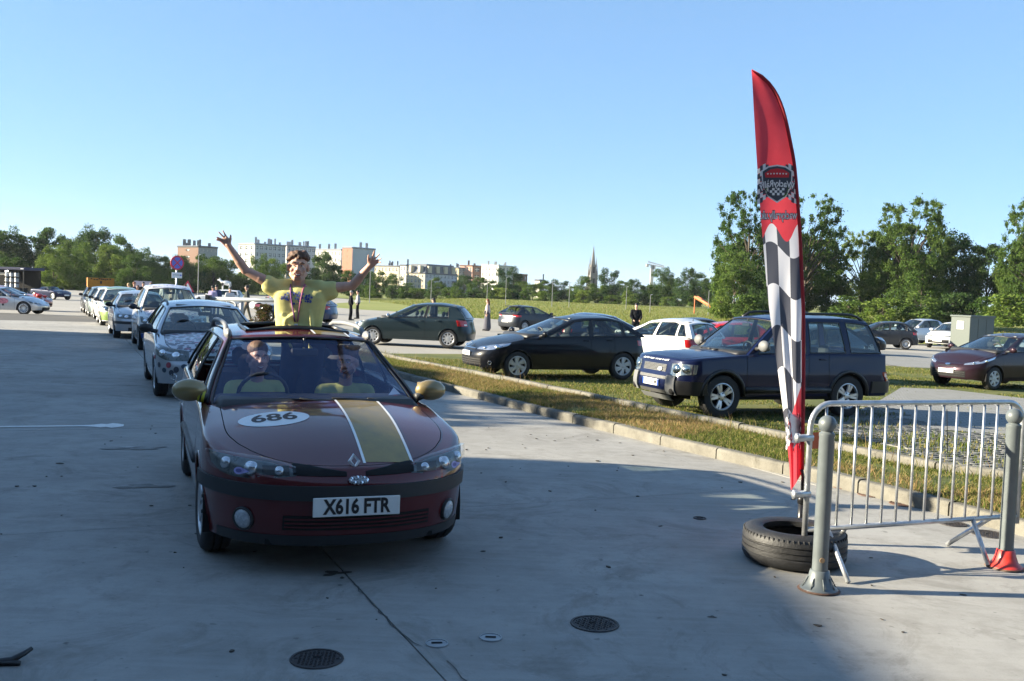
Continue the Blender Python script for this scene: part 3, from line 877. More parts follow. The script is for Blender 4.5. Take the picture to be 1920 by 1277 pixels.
    w1 = decal('stripe_edge', (.815, -.40), lambda x: L(x)-.016, lambda x: L(x)+.001, M_white, .0032, parent=s1)
    w2 = decal('stripe_edge', (.79, -.40), lambda x: Rr(x)-.001, lambda x: Rr(x)+.016, M_white, .0032, parent=s1)
    s2 = decal('roof_stripe', (-1.36, -1.575), lambda x: L(-.4)+.005, lambda x: Rr(-.4)-.03, M_gold, .002, True, 4)
    decal('stripe_edge', (-1.36, -1.575), lambda x: L(-.4)-.012, lambda x: L(-.4)+.006, M_white, .003, True, 4, s2)
    decal('stripe_edge', (-1.36, -1.575), lambda x: Rr(-.4)-.031, lambda x: Rr(-.4)-.013, M_white, .003, True, 4, s2)
    # roundel 686
    cx, cy, a, b = .10, -.40, .155, .235
    V = []; Fs = []
    for i in range(9):
        for j in range(28):
            t = 2*math.pi*j/28; x, y = cx+a*i/8*math.cos(t), cy+b*i/8*math.sin(t); V.append((x, y, c.top_z(x, y)+.004+(.003 if i < 8 else 0)))
    for i in range(8):
        for j in range(28): Fs.append((i*28+j, i*28+(j+1) % 28, (i+1)*28+(j+1) % 28, (i+1)*28+j))
    rd = mobj('number_roundel', V, Fs, M_white, r, True)
    text_obj('roundel_number', '686', .215, M_plateB, rd, Matrix.Translation((cx, cy, 0)) @ Matrix.Rotation(R(90), 4, 'Z'), 0.0, .006, sx=.95,
             fn=lambda v: Vector((v.x, v.y, c.top_z(v.x, v.y)+.0085)))
    # mirrors, wipers, rails, trims
    c.mirrors(M_goldp, x=-.66, z=1.0, out=.155, size=(.075, .125, .082))
    M_tape = mat('yellow_tape', (.50, .46, .03), .5)
    tp = MB(); tp.tube([(-.645, -(.80), .955), (-.652, -.845, .963)], .047, 10); tp.tube([(-.646, -.815, .955), (-.649, -.826, .958)], .0485, 10, 1); tp.build('yellow_tape_wrap', [M_tape, M_trim], r, True)
    c.wipers(True)
    c.rails(-1.62, -3.35, M_dkrail, .07, .020)
    for sg in (1, -1):
        e = MB(); e.ball((-1.55, sg*.575, c.roof_z(-1.55, .575)+.005), (.13, .03, .045), 10, 6); e.build('rail_foot', M_dkrail, r, True)
    for sg in (1, -1):          # windscreen side trim
        pts = [c.gpt('F', .985, t)+Vector((.004, 0, .006)) for t in (.02, .2, .4, .6, .8, .97)]
        t = MB(); t.tube([(p.x, sg*p.y, p.z) for p in pts], .013, 6); t.build('screen_trim', M_trim, r, True)
    # sunroof frame, deflector and slid-back panel
    x0, x1 = -1.585, -2.31
    zf = lambda x, y: c.roof_z(x, y)
    f = MB(); loop = [(x0, -.42)]+[(x0, y) for y in (-.2, 0, .2, .42)]+[(-1.9, .43), (x1, .42), (x1, 0), (x1, -.42), (-1.9, -.43), (x0, -.42)]
    f.tube([(x, y, zf(x, y)+.004) for x, y in loop], .016, 6, cap=False); f.build('sunroof_frame', M_trim, r, True)
    f = MB(); f.add([(x0+.01, y, zf(x0, y)+.0) for y in (-.40, -.2, 0, .2, .40)]+[(x0-.05, y, zf(x0, y)+.030-.02*(abs(y)/.4)**4) for y in (-.40, -.2, 0, .2, .40)], [(k, k+1, k+6, k+5) for k in range(4)])
    f.build('wind_deflector', M_trim, r, True)
    f = MB(); f.box((-1.95, 0, 1.325), (.78, .02, .02)); f.box((-1.57, 0, 1.335), (.02, .86, .07)); f.box((-2.34, 0, 1.345), (.02, .86, .08)); f.box((-1.95, .44, 1.345), (.78, .02, .08)); f.box((-1.95, -.44, 1.345), (.78, .02, .08)); f.v = [v for v in f.v]; f.f = f.f[6:]; f.i = f.i[6:]
    f.build('sunroof_well', M_dark, r)
    # rear lamps, tax disc, stickers inside the screen
    for sg in (1, -1):
        a, b = (.62, .95) if sg > 0 else (-.95, -.62)
        c.patch('tail_light', a, b, .72, .90, M_red_lens, .006, rear=True, nq=5, nz=3)
    p = c.gpt('F', .70, .90); q = MB(); q.lathe([(.001, 0), (.04, 0)], 14, Matrix.Translation((p.x-.02, -p.y-.02, p.z-.03)) @ Matrix.Rotation(R(58), 4, 'Y') @ Matrix.Diagonal((.8, 1, 1, 1))); q.build('screen_sticker', mat('pale_sticker', (.55, .55, .5), .6), r)
    ps = [c.gpt('F', f_, t)+Vector((-.03, 0, -.02)) for f_, t in ((.62, .05), (.92, .06), (.86, .30))]
    q = MB(); q.add(ps, [(0, 1, 2)]); pc = (ps[0]+ps[1]+ps[2])/3; 
    o = q.build('window_placard', mat('placard', (.66, .70, .66), .7), r)
    q = MB(); q.ball(pc+Vector((.012, 0, .0)), (.012, .035, .022), 8, 6); q.build('placard_mark', mat('placard_red', (.4, .08, .06), .6), o)
    return c
RED = build_red()
# ================================================================== THE SETTING
def ground_mat(name, stops, scales=(.35, 3, 40), rough=.9, bump=.35, bs=120, stain=None, speck=None):
    q = NT(name); v = q.coord(1.0); q.set(Roughness=rough); q.b.inputs['Specular IOR Level'].default_value = .25
    a = q.noise(scales[0], 5, .6, v); b = q.noise(scales[1], 6, .65, v); c = q.noise(scales[2], 4, .7, v)
    ad = q.n('ShaderNodeMath', operation='MULTIPLY_ADD'); ad.inputs[1].default_value = .5; q.l(a, ad.inputs[0]); 
    m2 = q.n('ShaderNodeMath', operation='MULTIPLY_ADD'); m2.inputs[1].default_value = .3; q.l(b, m2.inputs[0])
    m3 = q.n('ShaderNodeMath', operation='MULTIPLY'); m3.inputs[1].default_value = .2; q.l(c, m3.inputs[0])
    q.l(m3.outputs[0], m2.inputs[2]); q.l(m2.outputs[0], ad.inputs[2])
    col = q.ramp(ad.outputs[0], stops)
    if stain:
        w = q.n('ShaderNodeTexNoise', Scale=stain[0], Detail=7, Roughness=.75); w.inputs['Distortion'].default_value = 1.2; q.l(v, w.inputs['Vector'])
        col = q.mix(q.ramp(w.outputs[0], [(.55, 0.0), (.78, stain[2])]), col, stain[1])
    if speck:
        w = q.noise(speck[0], 2, .5, v); col = q.mix(q.ramp(w, [(.66, 0.0), (.76, speck[2])]), col, speck[1])
    q.l(col, q.b.inputs['Base Color'])
    q.bump(q.noise(bs, 6, .75, v), bump, .01)
    return q.m
def conc_mat():
    q = NT('concrete'); v = q.coord(1.0); q.set(Roughness=.85); q.b.inputs['Specular IOR Level'].default_value = .3
    tc = q.n('ShaderNodeTexCoord'); mp = q.n('ShaderNodeMapping'); mp.inputs['Rotation'].default_value = (0, 0, R(-24)); mp.inputs['Scale'].default_value = (.35, 5.0, 1); q.l(tc.outputs['Object'], mp.inputs[0])
    big = q.noise(.45, 6, .62, v); mid = q.noise(3.2, 7, .72, v); brm = q.noise(3.0, 5, .6, mp.outputs[0]); fine = q.noise(75, 3, .7, v)
    c = q.ramp(big, [(.34, (.235, .229, .214)), (.5, (.298, .291, .274)), (.66, (.345, .338, .318))])
    c = q.mix(q.ramp(mid, [(.44, .0), (.62, .55)]), c, (.215, .207, .188)); c = q.mix(q.ramp(brm, [(.45, 0.0), (.70, .32)]), c, (.36, .355, .34)); c = q.mix(q.ramp(fine, [(.55, 0.0), (.75, .35)]), c, (.17, .165, .155))
    w = q.n('ShaderNodeTexNoise', Scale=.9, Detail=8, Roughness=.78); w.inputs['Distortion'].default_value = 1.6; q.l(v, w.inputs['Vector'])
    c = q.mix(q.ramp(w.outputs[0], [(.52, 0.0), (.60, .38), (.72, .70)]), c, (.150, .141, .126))
    sp = q.noise(13, 2, .5, v); c = q.mix(q.ramp(sp, [(.70, 0.0), (.745, .55)]), c, (.11, .105, .10))
    vo = q.n('ShaderNodeTexVoronoi', Scale=1.6); q.l(v, vo.inputs['Vector']); c = q.mix(q.ramp(vo.outputs['Distance'], [(.012, .75), (.030, 0.0)]), c, (.05, .048, .045))
    q.l(c, q.b.inputs['Base Color']); ad = q.n('ShaderNodeMath', operation='ADD'); q.l(q.noise(160, 6, .8, v), ad.inputs[0]); q.l(brm, ad.inputs[1]); q.bump(ad.outputs[0], .3, .008)
    return q.m
M_conc = conc_mat()
M_joint = mat('joint_filler', (.06, .058, .055), .95)
M_lot = ground_mat('worn_tarmac', [(.3, (.24, .225, .20)), (.5, (.31, .295, .265)), (.7, (.36, .345, .315))], (.06, .6, 8), .9, .3, 60, (.18, (.24, .22, .18), .5))
M_kerb = ground_mat('kerb_concrete', [(.36, (.100, .095, .082)), (.5, (.158, .150, .128)), (.64, (.205, .196, .170))], (2.5, 9, 60), .9, .6, 90, (3, (.07, .066, .05), .9), (30, (.08, .075, .065), .6))
M_soil = ground_mat('grass_soil', [(.3, (.055, .065, .022)), (.5, (.10, .115, .035)), (.62, (.17, .165, .065)), (.75, (.26, .22, .11))], (.45, 2.5, 30), .95, .6, 60)
M_field = ground_mat('field_grass', [(.3, (.13, .155, .035)), (.5, (.19, .21, .055)), (.7, (.25, .24, .085))], (.035, .3, 4), .95, .5, 20)
def block_mat(name, base, bw, bh):
    q = NT(name); v = q.coord(1.0); b = q.n('ShaderNodeTexBrick', Scale=1.0); b.inputs['Brick Width'].default_value = bw; b.inputs['Row Height'].default_value = bh
    b.inputs['Mortar Size'].default_value = .012; b.inputs['Mortar'].default_value = (.10, .10, .09, 1)
    b.inputs['Color1'].default_value = (*base, 1); b.inputs['Color2'].default_value = tuple(x*.82 for x in base)+(1,)
    q.l(v, b.inputs['Vector']); n = q.noise(.8, 5, .7, v)
    q.l(q.mix(q.ramp(n, [(.4, 0.0), (.75, .5)]), b.outputs[0], (.17, .17, .13)), q.b.inputs['Base Color']); q.set(Roughness=.9)
    q.bump(b.outputs[1], -.5, .01); return q.m
M_block = block_mat('grey_block_paving', (.27, .27, .265), .22, .11)

# ---- ground and sheets
def sheet(name, poly, m, dz, step=1.5, kind='structure', zf=z_ground):
    """flat sheet that follows the fall of the ground: a grid clipped to a polygon"""
    bm = bmesh.new(); xs = [p[0] for p in poly]; ys = [p[1] for p in poly]
    f = bm.faces.new([bm.verts.new((x, y, 0)) for x, y in poly])
    def cut(lo, hi, ax):
        k = math.ceil(lo/step)*step
        while k < hi:
            co = (k, 0, 0) if ax == 0 else (0, k, 0); no = (1, 0, 0) if ax == 0 else (0, 1, 0)
            bmesh.ops.bisect_plane(bm, geom=bm.verts[:]+bm.edges[:]+bm.faces[:], plane_co=co, plane_no=no, dist=1e-5); k += step
    cut(min(xs), max(xs), 0); cut(min(ys), max(ys), 1)
    for v in bm.verts: v.co.z = zf(v.co.x, v.co.y)+dz
    bmesh.ops.recalc_face_normals(bm, faces=bm.faces)
    if sum(f.normal.z for f in bm.faces) < 0: bmesh.ops.reverse_faces(bm, faces=bm.faces)
    me = bpy.data.meshes.new(name); bm.to_mesh(me); bm.free(); me.materials.append(m)
    o = link(bpy.data.objects.new(name, me)); o['kind'] = kind; return o
# kerb lines traced on the photograph and set on the ground
K1 = [Vector((-9.4, 34.2)), Vector((-6.0, 27.3))]+[gp(x, y, 0.0).xy for x, y in ((785, 720), (865, 739.5), (962, 765.5), (1084, 796), (1242, 836), (1340, 859.6), (1455, 886), (1591, 920.5), (1757, 961), (1918, 1005))]
K1 += [K1[-1]+(K1[-1]-K1[-2])*2.2]
K2 = [Vector((-8.4, 35.0))]+[gp(x, y, .10).xy for x, y in ((732, 674), (803, 686), (977, 723), (1103, 746), (1161, 761), (1302, 790), (1390, 808), (1562, 845), (1717, 878), (1872, 899))]
K2 += [K2[-1]+(K2[-1]-K2[-2])*3]
def poly_at(P, L):
    acc = 0
    for a, b in zip(P, P[1:]):
        l = (b-a).length
        if acc+l >= L: return a+(b-a)*((L-acc)/l), (b-a).normalized()
        acc += l
    return P[-1].copy(), (P[-1]-P[-2]).normalized()
def smooth_poly(P, n=3):
    for _ in range(n):
        Q = [P[0]]
        for a, b in zip(P, P[1:]): Q += [a*.75+b*.25, a*.25+b*.75]
        Q.append(P[-1]); P = Q
    return P
K1s, K2s = smooth_poly(K1), smooth_poly(K2)
def plen(P): return sum((b-a).length for a, b in zip(P, P[1:]))
# base ground far and wide
BX = sorted(set([-1600, -800, -400, -250] + list(range(-160, 161, 8)) + [250, 400, 800, 1600])); BY = sorted(set([-60, -30, -12, -4] + list(range(0, 121, 4)) + [140, 170, 220, 300, 500, 900, 1600, 3000]))
def rise(x, y): return .010*cl(y-84, 0, 105)*sm(-25, -5, x)
def z_base(x, y): return z_ground(x, y)+rise(x, y)-.06-(.10 if right_of_kerb(x, y) < 6 and y < 60 and x < 8 else 0)
gv = [(x, y, z_base(x, y)) for x in BX for y in BY]; nb = len(BY)
g0 = mobj('ground', gv, [(i*nb+j, (i+1)*nb+j, (i+1)*nb+j+1, i*nb+j+1) for i in range(len(BX)-1) for j in range(nb-1)], M_field); g0['kind'] = 'structure'
# far pale hardstanding, left apron
far_px = [(-160, 30), (-30, 30), (-9.2, 34.6), (-8.0, 35.2), (-4.2, 28.2), (2, 32.5), (10, 34.5), (40, 36), (40, 62), (18, 66), (6, 72), (-4, 80), (-9, 96), (-13, 118), (-34, 186), (-160, 186)]
sheet('parking_apron', far_px, M_lot, -.012, 4.0)
# ---- concrete road slabs, laid with open joints
road = empty('concrete_road', (0, 0, 0)); road['kind'] = 'structure'
JB = Vector((-.36, 8.03)); JA = Vector((-1.0, 6.05)); VD = Vector((.417, -.909)).normalized(); UD = Vector((-VD.y, VD.x))
def clip(poly, p, n):
    out = []
    for a, b in zip(poly, poly[1:]+poly[:1]):
        da, db = (a-p).dot(n), (b-p).dot(n)
        if da >= 0: out.append(a)
        if da*db < 0: out.append(a+(b-a)*(da/(da-db)))
    return out
u0, v0 = JA.dot(UD), JB.dot(VD); SU, SV = 5.2, 5.0; GAP = .011
KA, KB = Vector((-2.8, 22.5)), Vector((4.3, 9.5)); kn = Vector((KB-KA).normalized()); kn = Vector((kn.y, -kn.x)); 
if kn.dot(Vector((-5, 10))-KA) < 0: kn = -kn
for i in range(-7, 3):
    for j in range(-7, 4):
        a0, b0 = u0+i*SU, v0+j*SV
        pl = [UD*x+VD*y for x, y in ((a0+GAP/2, b0+GAP/2), (a0+SU-GAP/2, b0+GAP/2), (a0+SU-GAP/2, b0+SV-GAP/2), (a0+GAP/2, b0+SV-GAP/2))]
        pl = clip(pl, KA, kn)
        if len(pl) < 3 or max(p.y for p in pl) < -8: continue
        area = abs(sum(a.x*b.y-b.x*a.y for a, b in zip(pl, pl[1:]+pl[:1])))/2
        if area < .3: continue
        far = max(p.y for p in pl) > 27
        c = sum(pl, Vector((0, 0)))/len(pl); dz = random.uniform(-.002, .002)
        bm = bmesh.new(); top = [bm.verts.new((p.x, p.y, dz)) for p in pl]; f = bm.faces.new(top)
        if f.normal.z < 0: f.normal_flip()
        r = bmesh.ops.inset_region(bm, faces=[f], thickness=.005, depth=0)
        bm.verts.ensure_lookup_table()
        for v in top: v.co.z -= .002
        ed = [e for e in bm.edges if e.is_boundary]
        ex = bmesh.ops.extrude_edge_only(bm, edges=ed)
        for g in ex['geom']:
            if isinstance(g, bmesh.types.BMVert): g.co.z -= .12
        if far:
            pass
        me = bpy.data.meshes.new('slab'); bm.normal_update(); bmesh.ops.recalc_face_normals(bm, faces=bm.faces); bm.to_mesh(me); bm.free(); me.materials.append(M_conc)
        link(bpy.data.objects.new('slab', me), road)
jf = mobj('joint_filler', [(-45, -12, -.03), (8, -12, -.03), (8, 45, -.03), (-45, 45, -.03)], [(0, 1, 2, 3)], M_joint, road)
for v in jf.data.vertices: pass
bm = bmesh.new(); bm.from_mesh(jf.data); bmesh.ops.bisect_plane(bm, geom=bm.verts[:]+bm.edges[:]+bm.faces[:], plane_co=(KA.x, KA.y, 0), plane_no=(-kn.x, -kn.y, 0), clear_outer=True)
bmesh.ops.bisect_plane(bm, geom=bm.verts[:]+bm.edges[:]+bm.faces[:], plane_co=(0, 0, 0), plane_no=(0, 1, 0)); bm.to_mesh(jf.data); bm.free()
# ---- kerbs: single stones
def kerb(name, P, length, w, h, top, zf, drop=0.0, jit=.009):
    root = empty(name, (0, 0, 0)); root['kind'] = 'structure'; L = plen(P); k = 0; s = 0.0
    while s+length < L:
        a, d1 = poly_at(P, s+.009); b, d2 = poly_at(P, s+length-.009); d = (b-a).normalized(); n = Vector((d.y, -d.x)) * -1
        mid = (a+b)/2; z = zf(mid.x, mid.y)
        prof = [(0, -.2), (0, h-.028), (.012, h-.008), (.03, h), (w-.012, h), (w, h-.012), (w, -.2)]
        vs = []; e = [(a, 0), (b, 0)]
        j1 = random.uniform(-jit, jit); j2 = random.uniform(-jit, jit)
        for (p, _), jj in zip(((a, 0), (b, 0)), (j1, j2)):
            for (x, y) in prof: q = p+n*x; vs.append((q.x, q.y, z+y+jj*(1 if y > 0 else 0)))
        m = len(prof); fs = [(i, i+1, m+i+1, m+i) for i in range(m-1)]+[tuple(range(m-1, -1, -1)), tuple(range(m, 2*m))]
        o = mobj('kerb_stone', vs, fs, M_kerb, root, False)
        bm = bmesh.new(); bm.from_mesh(o.data); bmesh.ops.recalc_face_normals(bm, faces=bm.faces); bm.to_mesh(o.data); bm.free()
        s += length; k += 1
    return root
zk = lambda x, y: 0.0
kerb('road_kerb', K1s, 1.0, .15, .125, 0, zk)
kerb('inner_kerb', K2s, 1.0, .12, .17, 0, lambda x, y: .02)
# ---- verge between the kerbs
def between_strip(t0, t1, n, za, zb_):
    vs = []; fs = []; L1, L2 = plen(K1s), plen(K2s); m = 8
    for i in range(n+1):
        a, da = poly_at(K1s, L1*i/n); 
        b = min((poly_at(K2s, L2*k/200)[0] for k in range(201)), key=lambda q: (q-a).length)
        a2 = a+(b-a).normalized()*.10
        for j in range(m+1):
            t = j/m; p = a2+(b-a2)*t; z = za+(zb_-za)*t+.025*math.sin(math.pi*t)+random.uniform(-.012, .012); vs.append((p.x, p.y, z))
    for i in range(n):
        for j in range(m): fs.append((i*(m+1)+j, (i+1)*(m+1)+j, (i+1)*(m+1)+j+1, i*(m+1)+j+1))
    return vs, fs
VG, VF = between_strip(0, 1, 90, .118, .10)
o = mobj('verge', VG, VF, M_soil); o['kind'] = 'structure'
# ---- parking lot surfaces right of the inner kerb
k2 = [(p.x, p.y) for p in K2s if p.y < 31]
bay = [(p[0]+.12, p[1]) for p in k2]+[(6.1, 2.0), (60, 2.0), (60, 36), (40, 36), (10, 34.5), (2, 32.5), (-4.2, 28.2)]
zl = lambda x, y: z_lot(x, y)
sheet('grass_bays', bay, M_soil, .0, 2.0, zf=zl)
def gpoly(pts): return [(gp(*p).x, gp(*p).y) for p in pts]
lane1 = gpoly([(1560, 792), (1640, 757), (1690, 727), (1780, 731), (1960, 752), (2150, 785), (2150, 850), (1960, 822), (1760, 806)])
sheet('paved_lane', lane1, M_block, .008, 2.0, zf=zl)
lane2 = gpoly([(1560, 664), (1600, 676), (1700, 689), (1800, 692), (2050, 700), (2300, 712), (2300, 690), (1950, 676), (1750, 664), (1655, 658)])
sheet('paved_lane', lane2, M_block, .008, 3.0, zf=zl)
# ---- cellular grass pavers beside the inner kerb: each block a piece of its own
M_paver = ground_mat('paver_concrete', [(.3, (.14, .14, .133)), (.55, (.20, .20, .19)), (.75, (.25, .25, .235))], (1.2, 8, 50), .9, .4, 90)
pv = empty('grass_pavers', (0, 0, 0)); pv['kind'] = 'structure'
def paver_mesh():
    mb = MB(); a, b = .60, .40; bw = .036
    for y in (-b/2+bw/2, -b/6, b/6, b/2-bw/2): mb.box((0, y, -.02), (a, bw*1.25, .05))
    for k, y in enumerate((-b/3, 0, b/3)):
        for x in ([-a/2+.02, -a/6, a/6, a/2-.02] if k != 1 else [-a/3, 0, a/3]): mb.box((x, y, -.022), (.04, b/3-.035, .045))
    o = mb.build('grass_paver', M_paver); me = o.data; bpy.data.objects.remove(o); return me
PM = paver_mesh(); pu = (poly_at(K2s, plen(K2s)*.72)[1]); pang = math.atan2(pu.y, pu.x)+R(90)
pz = gpoly([(1500, 790), (1640, 762), (1760, 806), (1960, 824), (2100, 850), (2150, 960), (1960, 930), (1820, 880), (1700, 850), (1580, 815)])
def inpoly(x, y, P):
    r = False; n = len(P)
    for i in range(n):
        (x1, y1), (x2, y2) = P[i], P[(i+1) % n]
        if (y1 > y) != (y2 > y) and x < (x2-x1)*(y-y1)/(y2-y1)+x1: r = not r
    return r
ca, sa = math.cos(pang), math.sin(pang); npv = 0; PAV = []
cand = []
for i in range(-40, 40):
    for j in range(-60, 60):
        x, y = 6.2+ca*i*.605-sa*j*.405, 11+sa*i*.605+ca*j*.405
        d2 = min(((x-q.x)**2+(y-q.y)**2, q.x) for q in K2s[::2])
        if inpoly(x, y, pz) and right_of_kerb(x, y) > .55 and d2[0] > .16: cand.append((y, x))
cand.sort()
for (y, x) in cand[:295]:
    o = link(bpy.data.objects.new('grass_paver', PM), pv); o.location = (x, y, z_lot(x, y)+.012+random.uniform(-.006, .006)); o.rotation_euler = (random.uniform(-.01, .01), random.uniform(-.01, .01), pang); PAV.append((x, y))
if len(cand) > 295:
    mb = MB(); T = [v.co.copy() for v in PM.vertices]; Fp = [tuple(p.vertices) for p in PM.polygons]; Rm = Matrix.Rotation(pang, 3, 'Z')
    for (y, x) in cand[295:1200]: mb.add([Rm @ v+Vector((x, y, z_lot(x, y)+.012)) for v in T], Fp); PAV.append((x, y))
    o = mb.build('far_grass_pavers', M_paver, pv); o['kind'] = 'stuff'
# ---- grass: blades scattered as one mass per area
def grass_mat(name, cols):
    q = NT(name); g = q.n('ShaderNodeNewGeometry'); c = q.ramp(g.outputs['Random Per Island'], cols)
    tr = q.n('ShaderNodeBsdfTranslucent'); q.l(c, tr.inputs[0]); df = q.n('ShaderNodeBsdfDiffuse'); q.l(c, df.inputs[0])
    mx = q.n('ShaderNodeMixShader'); mx.inputs[0].default_value = .4; q.l(df.outputs[0], mx.inputs[1]); q.l(tr.outputs[0], mx.inputs[2]); q.l(mx.outputs[0], q.out.inputs[0]); q.t.nodes.remove(q.b)
    return q.m
M_gr = grass_mat('grass_blades', [(0, (.055, .085, .018)), (.4, (.105, .145, .03)), (.65, (.19, .19, .055)), (1, (.32, .26, .12))])
M_dry = grass_mat('dry_grass_blades', [(0, (.13, .13, .035)), (.35, (.26, .20, .085)), (.7, (.30, .19, .095)), (1, (.44, .34, .18))])
def blades(name, pts, zs, hmin, hmax, wd, m, lean=.6):
    n = len(pts); P = np.asarray(pts); Z = np.asarray(zs)
    h = rng.uniform(hmin, hmax, n)*rng.uniform(.6, 1, n); a = rng.uniform(0, 2*np.pi, n); l = rng.uniform(.1, lean, n)*h
    w = wd*rng.uniform(.7, 1.4, n); b = rng.uniform(0, 2*np.pi, n)
    V = np.zeros((n, 5, 3)); dx, dy = np.cos(a), np.sin(a); wx, wy = np.cos(b)*w, np.sin(b)*w
    for k, (fr, up, ww) in enumerate(((0, 0, 1), (0, 0, -1), (.35, .6, -.8), (.35, .6, .8), (1, 1, 0))):
        V[:, k, 0] = P[:, 0]+dx*l*fr+wx*ww; V[:, k, 1] = P[:, 1]+dy*l*fr+wy*ww; V[:, k, 2] = Z+h*up
    me = bpy.data.meshes.new(name); me.vertices.add(n*5); me.vertices.foreach_set('co', V.reshape(-1))
    base = np.arange(n)*5; q = np.stack([base, base+1, base+2, base+3, base+3, base+2, base+4], 1).reshape(-1)
    me.loops.add(n*7); me.loops.foreach_set('vertex_index', q.astype(np.int32)); me.polygons.add(n*2)
    ls = np.stack([np.arange(n)*7, np.arange(n)*7+4], 1).reshape(-1); me.polygons.foreach_set('loop_start', ls.astype(np.int32))
    me.materials.append(m); me.update(calc_edges=True); me.validate()
    o = link(bpy.data.objects.new(name, me)); o['kind'] = 'stuff'; return o
def vnoise(x, y, s, sd=0):
    return .5+.5*math.sin(x*s+1.7*math.sin(y*s*.7+sd)+sd)*math.cos(y*s*.9+1.3*math.sin(x*s*.8+sd*2))
def scatter_faces(V, Fc, n, keep=None):
    V = [Vector(v) for v in V]; ar = [max(1e-6, ((V[f[1]]-V[f[0]]).cross(V[f[3]]-V[f[0]])).length) for f in Fc]
    A = np.cumsum(ar); out = []; zz = []
    for r in rng.random(n)*A[-1]:
        f = Fc[int(np.searchsorted(A, r))]; u, v = random.random(), random.random()
        p = (V[f[0]]*(1-u)+V[f[1]]*u)*(1-v)+(V[f[3]]*(1-u)+V[f[2]]*u)*v
        if keep is None or keep(p): out.append((p.x, p.y)); zz.append(p.z-.01)
    return out, zz
pt, zz = scatter_faces(VG, VF, 170000, lambda p: vnoise(p.x, p.y, 1.6)+.55*vnoise(p.x, p.y, 5, 2) > .20+random.random()*.6)
blades('verge_grass', pt, zz, .02, .075, .0035, M_gr, 1.2)
pt, zz = scatter_faces(VG, VF, 90000, lambda p: vnoise(p.x, p.y, 1.1, 4)+.4*vnoise(p.x, p.y, 4.1, 1) > .62+random.random()*.25)
blades('dry_verge_grass', pt, zz, .03, .11, .003, M_dry, 1.3)
pt = []; zz = []
lanes = [lane1, lane2, pz]
while len(pt) < 110000:
    d = 12+24*random.random()**1.3; x = -5+random.random()*(5+.6*d)
    if right_of_kerb(x, d) < .4+.02*d: continue
    if any(inpoly(x, d, L) for L in lanes) and random.random() > .02: continue
    if d > 27.5+max(-1, x)*.22+4*(x > 2): 
        if d > 34 or x < 3: continue
    if vnoise(x, d, .9, 1)+.5*vnoise(x, d, 3.3, 5) < .4+random.random()*.6: continue
    pt.append((x, d)); zz.append(z_lot(x, d)-.005)
blades('bay_grass', pt, zz, .02, .065, .006, M_gr, 1.2)
pt = []; zz = []
for (x, y) in PAV:
    for _ in range(130):
        if vnoise(x, y, 1.3, 3) < .25+random.random()*.6: continue
        a, b = random.uniform(-.3, .3), random.uniform(-.2, .2); pt.append((x+a, y+b)); zz.append(z_lot(x, y)-.01)
blades('paver_grass', pt, zz, .03, .12, .007, M_gr)
# tall weeds along the inner kerb, in front of the off-roader
pt = []; zz = []
for _ in range(3800):
    q, d = poly_at(K2s, random.random()*plen(K2s)); s = abs(random.gauss(0, .16)); sd = random.choice((-1, 1)); 
    if vnoise(q.x, q.y, 2.2, 6) < .35+random.random()*.4: continue
    pt.append((q.x+d.y*s*sd+.05, q.y-d.x*s*sd)); zz.append(.08)
blades('kerb_weeds', pt, zz, .06, .24, .004, M_gr, .7)
pt = []; zz = []
for _ in range(700):
    q, d = poly_at(K2s, random.random()*plen(K2s)); s = random.gauss(0, .25); pt.append((q.x+d.y*s, q.y-d.x*s)); zz.append(.06)
blades('seeding_grass_stalks', pt, zz, .15, .42, .0025, M_dry, .6)
# meadow beyond the apron: rough longer grass
pt = []; zz = []
while len(pt) < 110000:
    y = 62+120*random.random()**1.5; x = random.uniform(-.22*y-12, .62*y)
    b = 66 if x > 18 else 72+(6-x)*.8 if x > -4 else 80+(-4-x)*4.0
    if y < b+random.random()*2: continue
    pt.append((x, y)); zz.append(z_ground(x, y)+rise(x, y)-.08)
blades('meadow_grass', pt, zz, .10, .30, .022, grass_mat('meadow_blades', [(0, (.085, .13, .026)), (.5, (.15, .18, .042)), (.85, (.23, .215, .07)), (1, (.32, .26, .12))]), .5)
# ---- road marking and ironwork in the road
M_line = ground_mat('worn_road_paint', [(.3, (.55, .55, .53)), (.6, (.74, .74, .72))], (4, 20, 80), .7, .2, 100)
a, b = gp(-60, 801), gp(232, 798); d = (b-a); d.z = 0; d.normalize(); n = Vector((-d.y, d.x, 0))
V = []; K = 26; 
for i in range(K+1):
    p = a+(b-a)*(i/K); w = .045+(.13*sm(.70, .9, i/K)*(1-sm(.93, 1, i/K)*.8))*random.uniform(.5, 1.3); 
    V += [(p.x+n.x*w, p.y+n.y*w, .004), (p.x-n.x*w, p.y-n.y*w, .004)]
o = mobj('road_line', V, [(2*i, 2*i+1, 2*i+3, 2*i+2) for i in range(K)], M_line); o['kind'] = 'structure'
M_stain = mat('oil_stain', (.055, .048, .040), .7, var=.5, vscale=12); M_pale = mat('pale_smear', (.36, .355, .345), .85, var=.25, vscale=9); M_dk2 = mat('damp_stain', (.19, .184, .172), .8, var=.4, vscale=8)
def stain(px, py, a, b, m, rot, sd):
    rr = random.Random(sd); p = gp(px, py); n = 26; P = []
    for k in range(n): t_ = 2*math.pi*k/n; f = .7+.3*math.sin(3*t_+sd)+rr.uniform(-.18, .18); P.append((a*f*math.cos(t_), b*f*math.sin(t_)))
    mb = MB(); mb.prism(P, .0012, Matrix.Translation((p.x, p.y, .0025)) @ Matrix.Rotation(rot, 4, 'Z')); o = mb.build('stain', m); o['kind'] = 'structure'
